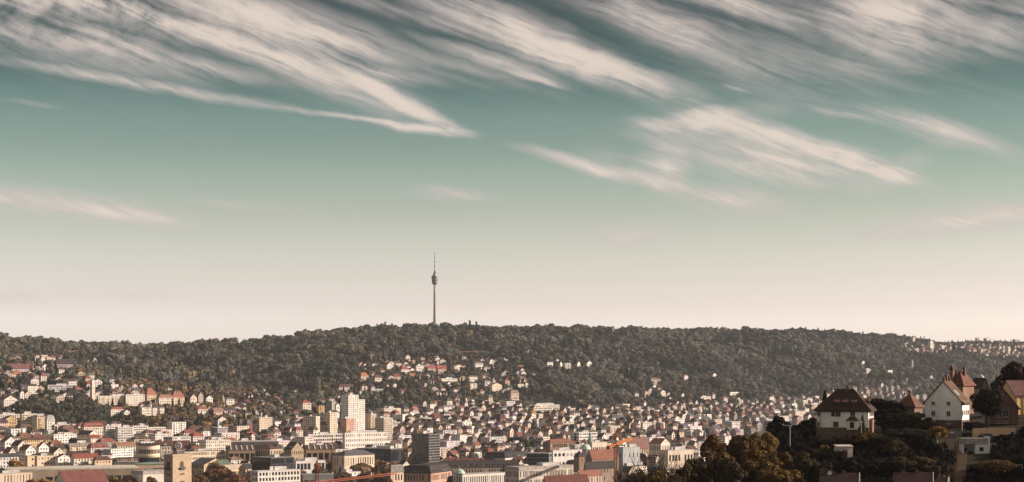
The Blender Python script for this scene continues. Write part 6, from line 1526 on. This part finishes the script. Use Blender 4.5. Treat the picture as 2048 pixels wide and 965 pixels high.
def car():
    Y = 429.5; x = (1974-1024)/F*Y; z0 = Z(x, Y)+.25
    t = thing('parked_car', 'dark parked car in front of the ochre retaining wall', 'car', (x, Y, z0), radians(28))
    prof = [(-2.1,.28),(2.1,.28),(2.15,.7),(1.25,.86),(.55,1.38),(-1.2,1.42),(-1.95,.92),(-2.15,.85)]
    MB().prism([(a,b) for a, b in prof], 'y', -.85, .85).build('body', M['car'], t, (.02,.02,.024))
    MB().prism([(1.12,.9),(.5,1.33),(-1.15,1.36),(-1.75,.95)], 'y', -.865, .865).build('side_windows', M['dark_glass'], t)
    for a in (-1.35, 1.35):
        for s_ in (-1, 1):
            w_ = MB().tube([(a, s_*.66, .32),(a, s_*.88, .32)], [.32,.32], 14).build('wheel', M['metal'], t, (.015,.015,.015)); MB().tube([(a, s_*.885, .32),(a, s_*.9, .32)], [.19,.19], 10).build('rim', M['metal'], w_, (.3,.3,.3))
    for s_ in (-.6, .6): MB().box(2.08, 2.17, s_-.16, s_+.16, .58, .7).build('headlight', M['sky_glass'], t)
M['car'] = surf_mat('car_paint', .25, None, .05, 1., .5)
car()
def garden_shed(label, x0, x1, y0, y1, Y, col, rz=.2, roofc=(.2,.17,.15)):
    a = at(x0, y1, Y); b = at(x1, y0, Y); L = b[0]-a[0]; cx = (a[0]+b[0])/2; z0 = min(a[2], Z(cx, Y)); h = b[2]-z0
    t = thing('garden_shed', label, 'shed', (cx, Y, z0), rz); MB().box(-L/2, L/2, 0, 2.2, -.5, h).build('wall', M['wall'], t, col)
    q = MB(); q.prism([(-.2, h), (2.4, h+.35), (2.4, h+.45), (-.2, h+.1)], 'x', -L/2-.15, L/2+.15); q.build('roof', M['roof'], t, roofc)
    MB().box(-L*.1, L*.18, -.04, -.003, h*.3, h*.75).build('door', M['trim'], t, (.1,.08,.07))
    return t
garden_shed('low pale pink shed wall under the hedge below the villa', 1673, 1706, 894, 910, 417, (.55,.46,.42), .1, (.5,.42,.38))
garden_shed('small off-white hut in the dark gardens, uppermost of three', 1597, 1609, 919, 931, 409, (.34,.31,.27))
garden_shed('small grey-white hut in the dark gardens, middle of three', 1616, 1624, 932, 943, 405, (.42,.41,.40), -.15)
garden_shed('low off-white hut in the dark gardens, lowest of three', 1588, 1613, 952, 964, 399, (.32,.29,.27))
def low_house(label, x0, x1, x2, yr, Y, rc, wc, th, dish):
    g = LM(x0, x1, x2, yr+26, 965, None, Y, th, 8); w, d, h = g['w'], max(7.0, g['d']), g['h']
    t = thing('lower_house', label, 'house', g['loc'], g['rz']); wm = MB(); wm.box(-w/2, w/2, -d/2, d/2, -5, h); rm = MB()
    rh = 26*Y/F; roof_gable(rm, wm, w, d, h, rh, 'x', .4); wm.build('wall', M['wall'], t, wc); ro = rm.build('roof', M['tile'], t, rc)
    for a in (-.28, .12): c = MB().box(w*a-.3, w*a+.3, -.25, .25, h+rh-.6, h+rh+.75).build('chimney', M['brick'], ro)
    q = MB(); 
    for s_ in (-1, 1): q.bar((w/2+.3, s_*(d/2+.3), h-.1), (w/2+.3, 0, h+rh+.32), .09)
    q.build('verge_board', M['trim'], ro, (.6,.57,.52))
    for k in (-.3, 0, .3): MB().box(w*k-.5, w*k+.5, -d/2-.05, -d/2+.01, h*.4, h*.75).build('window', M['glass'], t)
    an = MB().bar((-w*.22, 0, h+rh), (-w*.22, 0, h+rh+2.6), .03).bar((-w*.22-.5, 0, h+rh+1.9), (-w*.22+.5, 0, h+rh+1.9), .025).bar((-w*.22-.35, 0, h+rh+2.3), (-w*.22+.35, 0, h+rh+2.3), .025).build('antenna', M['metal'], ro, (.25,.24,.23))
    if dish:
        o = MB().lathe([(.01,-.1),(.25,-.06),(.42,.06),(.43,.09),(.2,.0),(.01,-.03)], 16).build('satellite_dish', M['metal'], ro, (.62,.6,.58), smooth=True); o.location = (-w*.26, -.5, h+rh+.15); o.rotation_euler = (radians(75), 0, 0)
low_house('dark red-brown roof with satellite dish and white verge at the lower edge', 1643, 1716, 1724, 950, 378, (.05,.023,.018), (.5,.44,.38), 12, True)
low_house('long maroon roof with white verge at the lower edge below the birch', 1792, 1864, 1872, 949, 376, (.055,.022,.02), (.5,.44,.38), 12, False)
low_house('small brown roof just right of the long maroon roof', 1874, 1893, 1902, 958, 378, (.08,.045,.033), (.4,.34,.28), 20, False)
def trellis():
    t = thing('trellis_frame', 'pale metal trellis frame in the vineyard at the right edge', 'trellis', at(2040, 960, 398))
    q = MB(); 
    for x in (-.7, .55): q.bar((x, 0, -1), (x, 0, 3.4), .05)
    for z in (.6, 1.6, 2.6, 3.4): q.bar((-.7, 0, z), (.55, 0, z), .035)
    q.build('frame_bars', M['metal'], t, (.42,.40,.39))
trellis()

# --- near trees
def branchy(name, H, R, seed, n_=60):
    """bare, twiggy tree"""
    rg = random.Random(seed); mb = MB()
    mb.tube([(0,0,-1),(.1,0,H*.3),(.2,.1,H*.6)], [.22,.17,.1], 7)
    for k in range(n_):
        a = rg.uniform(0, 2*pi); z0 = H*rg.uniform(.22, .6); r = R*rg.uniform(.4, 1.0); z1 = min(H, z0+H*rg.uniform(.15, .5))
        mid = (r*.45*cos(a), r*.45*sin(a), (z0+z1)/2+.3); tip = (r*cos(a), r*sin(a), z1)
        mb.tube([(.1, 0, z0), mid, tip], [.075, .045, .012], 4)
        for j in range(4):
            b = a+rg.uniform(-.8, .8); f = rg.uniform(.4, 1); st = tuple(np.array(mid)*(1-f)+np.array(tip)*f)
            mb.bar(st, (st[0]+cos(b)*rg.uniform(.5,1.3), st[1]+sin(b)*rg.uniform(.5,1.3), st[2]+rg.uniform(.4,1.5)), .014)
    return mb.mesh(name, M['bark'])
for k in range(4):
    cm, C = crown_round('crown', 5.0+.3*k, 10.0-.6*k, 1.6, 46+6*k, 170, .25, 700+k, M['leaf'], core=.4, spread=.9, cr=(.17,.30), outward=.6)
    PROTO['near%d' % k] = (cm, trunk_mesh('trunk', 9, .3, C, 70+k, 10), 12.0, 5.3)
cm, C = crown_round('crown', 5.0, 9.0, 2.2, 30, 90, .24, 711, M['leaf'], core=.12, spread=.8, cr=(.2,.36), outward=.3); PROTO['sparse0'] = (cm, branchy('trunk', 11.5, 4.8, 5, 50), 12.0, 5.0)
cm, C = crown_round('crown', 4.2, 9.0, 2.5, 24, 40, .2, 712, M['leaf'], core=.05, spread=.8, cr=(.2,.36), outward=.3); PROTO['bare0'] = (cm, branchy('trunk', 12, 4.8, 6, 90), 12.0, 4.8)
cm = crown_conifer('crown', 2.3, 12.0, .6, 46, 60, .34, 720, M['leaf'], .3); PROTO['nearfir0'] = (cm, trunk_mesh('trunk', 12, .2, None, 3), 12.6, 2.3)
cm, C = crown_round('crown', 5.5, 7.0, 3.2, 30, 170, .3, 730, M['leaf'], core=.35, spread=.85, cr=(.22,.36), aspect=.45); PROTO['pine0'] = (cm, trunk_mesh('trunk', 9.5, .3, C, 8, 14), 10.4, 6.0)
cm, C = crown_round('crown', 3.6, 8.0, 3.6, 26, 130, .2, 740, M['leaf'], core=.3, spread=.8, cr=(.22,.36), outward=.4); PROTO['birch0'] = (cm, trunk_mesh('trunk', 11, .2, C, 9, 8), 12.0, 3.9)
cm, C = crown_round('crown', 1.6, 2.4, .1, 14, 130, .14, 750, M['leaf'], core=.7, spread=.7, cr=(.35,.5)); PROTO['bush0'] = (cm, trunk_mesh('trunk', 1.2, .08, C, 10, 3), 2.6, 1.9)
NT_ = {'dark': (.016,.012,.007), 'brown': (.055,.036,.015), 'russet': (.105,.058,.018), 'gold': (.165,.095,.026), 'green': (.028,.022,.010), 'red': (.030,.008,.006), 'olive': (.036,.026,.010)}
NEARTREES = [
 ('near1',2120,905,392,110,'brown','brown tree beyond the trellis outside the right edge'),
 ('near2',2240,880,400,130,'russet','rust tree beyond the vineyard outside the right edge'),
 ('near0',2150,745,545,110,'dark','dark tree behind the yellow house outside the right edge'),
 ('sparse0',1270,922,384,80,'brown','thin brown tree in front of the leftmost bare trees'),
 ('sparse0',1312,926,380,76,'russet','thin rust-coloured tree between the bare trees'),
 ('bare0',1318,908,402,80,'brown','tall bare tree behind the thin rust-coloured tree'),
 ('sparse0',1352,936,376,70,'brown','low thin-leaved tree at the foot of the bare trees'),
 ('near3',1232,950,380,60,'brown','low brown tree right of the dark green bushy tree'),
 ('near1',1785,822,455,70,'dark','dark tree below the large tree right of the villa'),
 ('near2',1826,818,452,64,'green','dark green tree directly below the low orange roof'),
 ('near3',1856,838,446,40,'brown','brown tree left of the white gable house plinth'),
 ('near0',1790,880,416,60,'brown','brown tree in the hollow between rust tree and birch'),
 # kind, column, top row, distance, width in columns, tint, label
 ('near0',1428,872,408,84,'russet','rust-brown tree at the left shoulder of the near tree mass'),
 ('near1',1478,862,414,92,'russet','big rust-brown tree in the middle of the near tree mass'),
 ('near2',1523,852,420,60,'gold','golden-brown tree with pointed top on the right of the near tree mass'),
 ('near3',1398,890,400,64,'brown','dark brown tree at the left edge of the near tree mass'),
 ('near1',1452,905,392,96,'brown','shadowed brown tree low in the near tree mass'),
 ('near0',1512,900,396,92,'russet','broad rust tree low in the right of the near tree mass'),
 ('near2',1556,893,404,60,'russet','rust tree under the grey street lamp'),
 ('near3',1560,925,390,84,'gold','golden tree at the lower edge left of the off-white huts'),
 ('near0',1610,905,400,60,'brown','dark brown tree beside the off-white huts'),
 ('near1',1640,925,390,60,'dark','near-black tree at the lower edge behind the satellite dish roof'),
 ('bare0',1292,914,398,84,'brown','bare twiggy tree standing before the pale town roofs'),
 ('bare0',1338,916,392,70,'russet','bare reddish tree left of the near tree mass'),
 ('bare0',1252,928,396,56,'brown','leftmost bare twiggy tree at the lower edge'),
 ('sparse0',1366,912,390,60,'brown','thin-leaved brown tree between bare trees and tree mass'),
 ('near2',1212,952,380,50,'green','dark green bushy tree at the lower edge right of red roof'),
 ('near3',1395,945,376,70,'gold','low golden tree at the foot of the tree mass'),
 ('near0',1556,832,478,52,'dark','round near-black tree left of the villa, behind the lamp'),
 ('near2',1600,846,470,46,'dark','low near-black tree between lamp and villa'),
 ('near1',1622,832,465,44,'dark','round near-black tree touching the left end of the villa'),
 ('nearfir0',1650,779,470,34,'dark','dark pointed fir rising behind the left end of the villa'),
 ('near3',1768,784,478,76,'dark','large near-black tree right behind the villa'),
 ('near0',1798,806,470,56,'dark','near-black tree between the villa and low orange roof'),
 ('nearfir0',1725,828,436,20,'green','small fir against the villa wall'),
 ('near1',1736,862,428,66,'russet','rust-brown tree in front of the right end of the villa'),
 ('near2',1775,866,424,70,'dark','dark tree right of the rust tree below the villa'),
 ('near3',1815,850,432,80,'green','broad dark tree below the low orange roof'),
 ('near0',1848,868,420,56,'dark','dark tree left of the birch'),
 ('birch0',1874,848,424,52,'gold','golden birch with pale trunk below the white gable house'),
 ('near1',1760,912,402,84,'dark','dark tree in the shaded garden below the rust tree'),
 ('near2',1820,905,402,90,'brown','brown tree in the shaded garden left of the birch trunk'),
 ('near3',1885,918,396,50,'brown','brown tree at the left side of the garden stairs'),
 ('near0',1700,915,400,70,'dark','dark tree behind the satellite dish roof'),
 ('pine0',1976,776,446,84,'dark','dark spreading pine between gable house and brick house'),
 ('near1',2036,716,540,84,'red','deep red beech at the right edge above the houses'),
 ('near2',2003,748,535,44,'olive','olive tree left of the deep red beech'),
 ('sparse0',1992,915,398,92,'russet','thin-leaved rust tree in the vineyard below the shed'),
 ('near3',2040,902,404,50,'dark','dark tree at the right edge of the vineyard'),
 ('sparse0',1690,872,430,40,'brown','thin brown shrub tree against the villa plinth'),
 ('sparse0',1657,874,430,34,'brown','thin brown shrub at the left of the villa plinth'),
 ('bush0',1648,888,421,27,'gold','golden bush under the hedge below the villa'),
 ('bush0',1683,899,414,34,'red','dark red bush in front of the pink shed wall'),
 ('bush0',2005,868,427,24,'dark','clipped dark bush before the ochre wall, nearer the car'),
 ('bush0',2022,867,427,24,'dark','clipped dark bush before the ochre wall, nearer the right edge'),
 ('bush0',1945,842,447,60,'dark','dark hedge bush under the pine'),
 ('near0',1885,775,520,44,'russet','rust tree glimpsed behind the white gable house'),
]
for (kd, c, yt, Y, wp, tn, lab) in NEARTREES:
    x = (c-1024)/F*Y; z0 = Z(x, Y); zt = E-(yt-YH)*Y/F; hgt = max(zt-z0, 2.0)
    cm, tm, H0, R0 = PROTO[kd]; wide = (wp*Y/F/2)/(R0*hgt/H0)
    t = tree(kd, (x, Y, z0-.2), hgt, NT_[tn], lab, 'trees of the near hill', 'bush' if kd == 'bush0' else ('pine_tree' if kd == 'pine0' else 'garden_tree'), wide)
    if kd == 'birch0':
        for ch in t.children:
            if ch.name.startswith('trunk'): ch.color = (.5,.46,.42,1)
# hedge below the villa and low growth on the slope
def hedge(label, pts, hgt, thick, tint, seed):
    rg = np.random.default_rng(seed); Pp = []; 
    for (a, b) in zip(pts, pts[1:]):
        n_ = int(260*np.hypot(b[0]-a[0], b[1]-a[1])/2.0); f = rg.random(n_)
        q = np.array(a)[None]*(1-f)[:, None]+np.array(b)[None]*f[:, None]; q = q+rg.uniform(-.5, .5, q.shape)*thick
        Pp.append(np.column_stack([q, zg(q[:, 0], q[:, 1])+rg.random(n_)**.6*hgt]))
    Pp = np.concatenate(Pp); V, Qd = cards(Pp, unit(rg.normal(size=Pp.shape)+np.array([0,-.6,.6])), .16, rg)
    o = link('hedge', fast_mesh('hedge', V, Qd, M['leaf']), None, tint); o['label'] = label; o['category'] = 'hedge'
W2 = lambda c, Y: ((c-1024)/F*Y, Y)
hedge('dark clipped hedge along the terrace below the villa', [W2(1552,428),W2(1600,430),W2(1660,430),W2(1745,431)], 1.5, 1.0, (.020,.013,.007), 1)
hedge('dark hedge line above the vineyard beside the parked car', [W2(1984,428),W2(2032,429),W2(2070,430)], 1.1, .8, (.018,.013,.008), 2)
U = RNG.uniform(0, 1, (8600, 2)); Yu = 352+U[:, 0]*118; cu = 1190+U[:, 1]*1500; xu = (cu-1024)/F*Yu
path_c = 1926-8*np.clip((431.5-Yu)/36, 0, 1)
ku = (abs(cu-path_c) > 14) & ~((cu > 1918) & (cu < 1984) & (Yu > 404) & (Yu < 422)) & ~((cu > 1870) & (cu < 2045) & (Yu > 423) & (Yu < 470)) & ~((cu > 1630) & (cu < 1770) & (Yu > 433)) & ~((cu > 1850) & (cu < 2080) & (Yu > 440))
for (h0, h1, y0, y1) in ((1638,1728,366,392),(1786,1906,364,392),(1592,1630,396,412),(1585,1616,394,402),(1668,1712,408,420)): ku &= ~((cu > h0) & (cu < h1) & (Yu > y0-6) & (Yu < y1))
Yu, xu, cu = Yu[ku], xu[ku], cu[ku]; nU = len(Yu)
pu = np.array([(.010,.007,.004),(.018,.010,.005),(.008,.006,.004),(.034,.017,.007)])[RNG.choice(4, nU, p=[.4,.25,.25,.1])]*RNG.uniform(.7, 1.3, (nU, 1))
PROTO_KEEP = PROTO_OBJ
cm, C = crown_round('scrub', 1.3, 1.9, -.1, 10, 60, .17, 760, M['scrub_i'], core=.6, cr=(.35,.5)); cm2, C = crown_round('scrub', 1.0, 2.8, -.1, 9, 60, .15, 761, M['scrub_i'], core=.4, cr=(.3,.5))
PROTO_OBJ = [bpy.data.objects.new('scrub_source_%d' % i, m_) for i, m_ in enumerate((cm, cm2))]
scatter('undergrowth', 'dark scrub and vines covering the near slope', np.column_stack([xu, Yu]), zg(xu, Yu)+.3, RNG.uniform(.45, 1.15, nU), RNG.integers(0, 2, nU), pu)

# --- large single trees in the lower town
BIG = [(418,940,0,34,'russet','left companion of the big russet opera tree'),(455,938,0,36,'brown','right companion of the big russet opera tree'),(470,946,0,50,'russet','russet tree right of the big tree at the opera'),(498,952,0,34,'brown','brown tree left of the white gridded office'),(408,955,0,30,'brown','brown tree between station tower and opera tree'),(232,948,0,46,'golden','golden tree before the long pale station roof'),(212,950,0,42,'brown','brown tree right of the steep maroon roof'),(870,940,0,30,'russet','russet tree before the dark palace roof'),(1066,932,0,26,'olive green','olive tree behind the pale stone office'),(436,928,1010,58,'russet','big russet tree before the opera house'),(300,955,1000,44,'brown','russet treetop left of the station tower at the lower edge'),(256,952,1010,44,'russet','russet treetop below the black-banded hall'),
 (75,950,1000,60,'golden','golden treetop in the lower left corner'),(122,958,990,30,'golden','small golden treetop before the maroon roof'),(385,948,1150,26,'brown','brown tree at the foot of the station tower'),
 (700,921,1560,44,'brown','brown park tree, left of the park row'),(725,926,1500,50,'brown','brown park tree, second of the park row'),(758,920,1540,46,'golden','golden park tree, third of the park row'),(785,925,1520,44,'brown','brown park tree, right end of the park row'),
 (742,938,1380,60,'brown','large brown park tree behind the red crane jib'),(690,940,1370,52,'brown','brown park tree left of the large one behind the crane jib'),(640,930,1450,46,'brown','brown tree right of the red crane mast'),(600,938,1400,40,'russet','russet tree left of the red crane mast'),(612,922,1600,36,'olive green','olive tree behind the flat glass wing'),
 (655,918,1760,44,'brown','brown tree below the right roof-light hall'),(575,928,1420,26,'brown','brown tree beside the black glass office'),
 (778,958,1180,30,'russet','orange tree in front of the palace pavilion'),(810,932,1700,40,'golden','golden tree left below the black office tower'),(840,935,1690,36,'golden','golden tree below the black office tower'),
 (935,890,2320,24,'golden','golden tree before the long brown terrace roofs'),(910,893,2330,22,'dark green','dark round tree left of the golden tree right of the black office tower'),(980,905,2180,26,'brown','brown tree above the black mansard roof'),
 (1000,866,2500,26,'dark green','dark green tree among cream flats right of the office tower'),(962,872,2480,16,'dark green','small dark tree between cream flats'),
 (1125,913,1850,26,'olive green','dark tree before the white department store'),(1142,916,1840,30,'dark green','dark green tree right of the store front'),(1162,930,1560,22,'golden','pale golden tree at the foot of the castle tower'),(1102,935,1500,34,'brown','brown shrub tree behind the stone office'),
 (1258,880,2060,22,'brown','grey-brown tree behind the orange crane'),(1190,958,920,40,'dark green','dark tree right of the red roof at the lower edge'),(185,838,2480,30,'olive green','olive tree above the orange mansard house'),
 (42,850,2380,34,'dark green','dark broad tree in front of the cream terraced flats, left'),(62,852,2370,30,'brown','brown broad tree in front of the cream terraced flats, right'),(110,868,2280,34,'brown','brown tree below the narrow white house'),(128,858,2300,30,'dark green','dark tree right of the narrow white house'),(148,875,2240,22,'dark green','dark tree left of the brown gable house'),
 (32,918,1640,30,'golden','golden tree before the slate hipped house'),(196,898,1950,20,'brown','brown tree right of the long cream flats')]
for (c, yt, Y, wp, tn, lab) in BIG:
    # stand it where a tree of that height just reaches the row of its top
    hgt = 22.0 if wp > 40 else 16.0; ys = np.arange(1100, 3600, 5.0); xs = (c-1024)/F*ys
    k_ = np.nonzero(zg(xs, ys)+hgt >= E-(yt-YH)*ys/F)[0]; Y = float(ys[k_[0]]); x = (c-1024)/F*Y; z0 = Z(x, Y); hgt = E-(yt-YH)*Y/F-z0
    kd = rw.choice(['near0','near1','near2']) if Y < 1800 else rw.choice(KINDS_T); cm, tm, H0, R0 = PROTO[kd]
    tree(kd, (x, Y, z0), hgt, tuple(c_*1.55 for c_ in TREE_TINTS[tn]), lab, 'single trees of the lower town', 'park_tree', min(1.3, (wp*Y/F/2)/(R0*hgt/H0)))

# ------------------------------------------------------------------ hazy air
hz, n, p, o_ = new_mat('haze_air')
hz.node_tree.nodes.remove(p)
pv = n.n('ShaderNodeVolumePrincipled')
pv.inputs['Color'].default_value = (.78, .80, .84, 1)
pv.inputs['Density'].default_value = HAZE
pv.inputs['Anisotropy'].default_value = 0.0
hz.node_tree.links.new(pv.outputs[0], o_.inputs['Volume'])
hb = MB().box(gx.min()-20, gx.max()+20, gy.min()-20, gy.max()+20, float(GZ.min())-1.5, 735.0)
ho = hb.build('haze', hz); ho['kind'] = 'stuff'; ho['label'] = 'thin evening haze filling the whole valley'

# ------------------------------------------------------------------ labels: tell look-alikes apart by their order from the left
def ordinal(k):
    w_ = ['first','second','third','fourth','fifth','sixth','seventh','eighth','ninth','tenth','eleventh','twelfth']
    return w_[k-1] if k <= 12 else '%d%s' % (k, 'th' if 10 <= k % 100 <= 20 else {1: 'st', 2: 'nd', 3: 'rd'}.get(k % 10, 'th'))
bylab = {}
for t in THINGS: bylab.setdefault(t['label'], []).append(t)
for lab, ts in bylab.items():
    if len(ts) > 1:
        ts.sort(key=lambda t: t.location.x / max(t.location.y, 1.0))
        for k, t in enumerate(ts): t['label'] = '%s, %s from left' % (lab, ordinal(k+1))
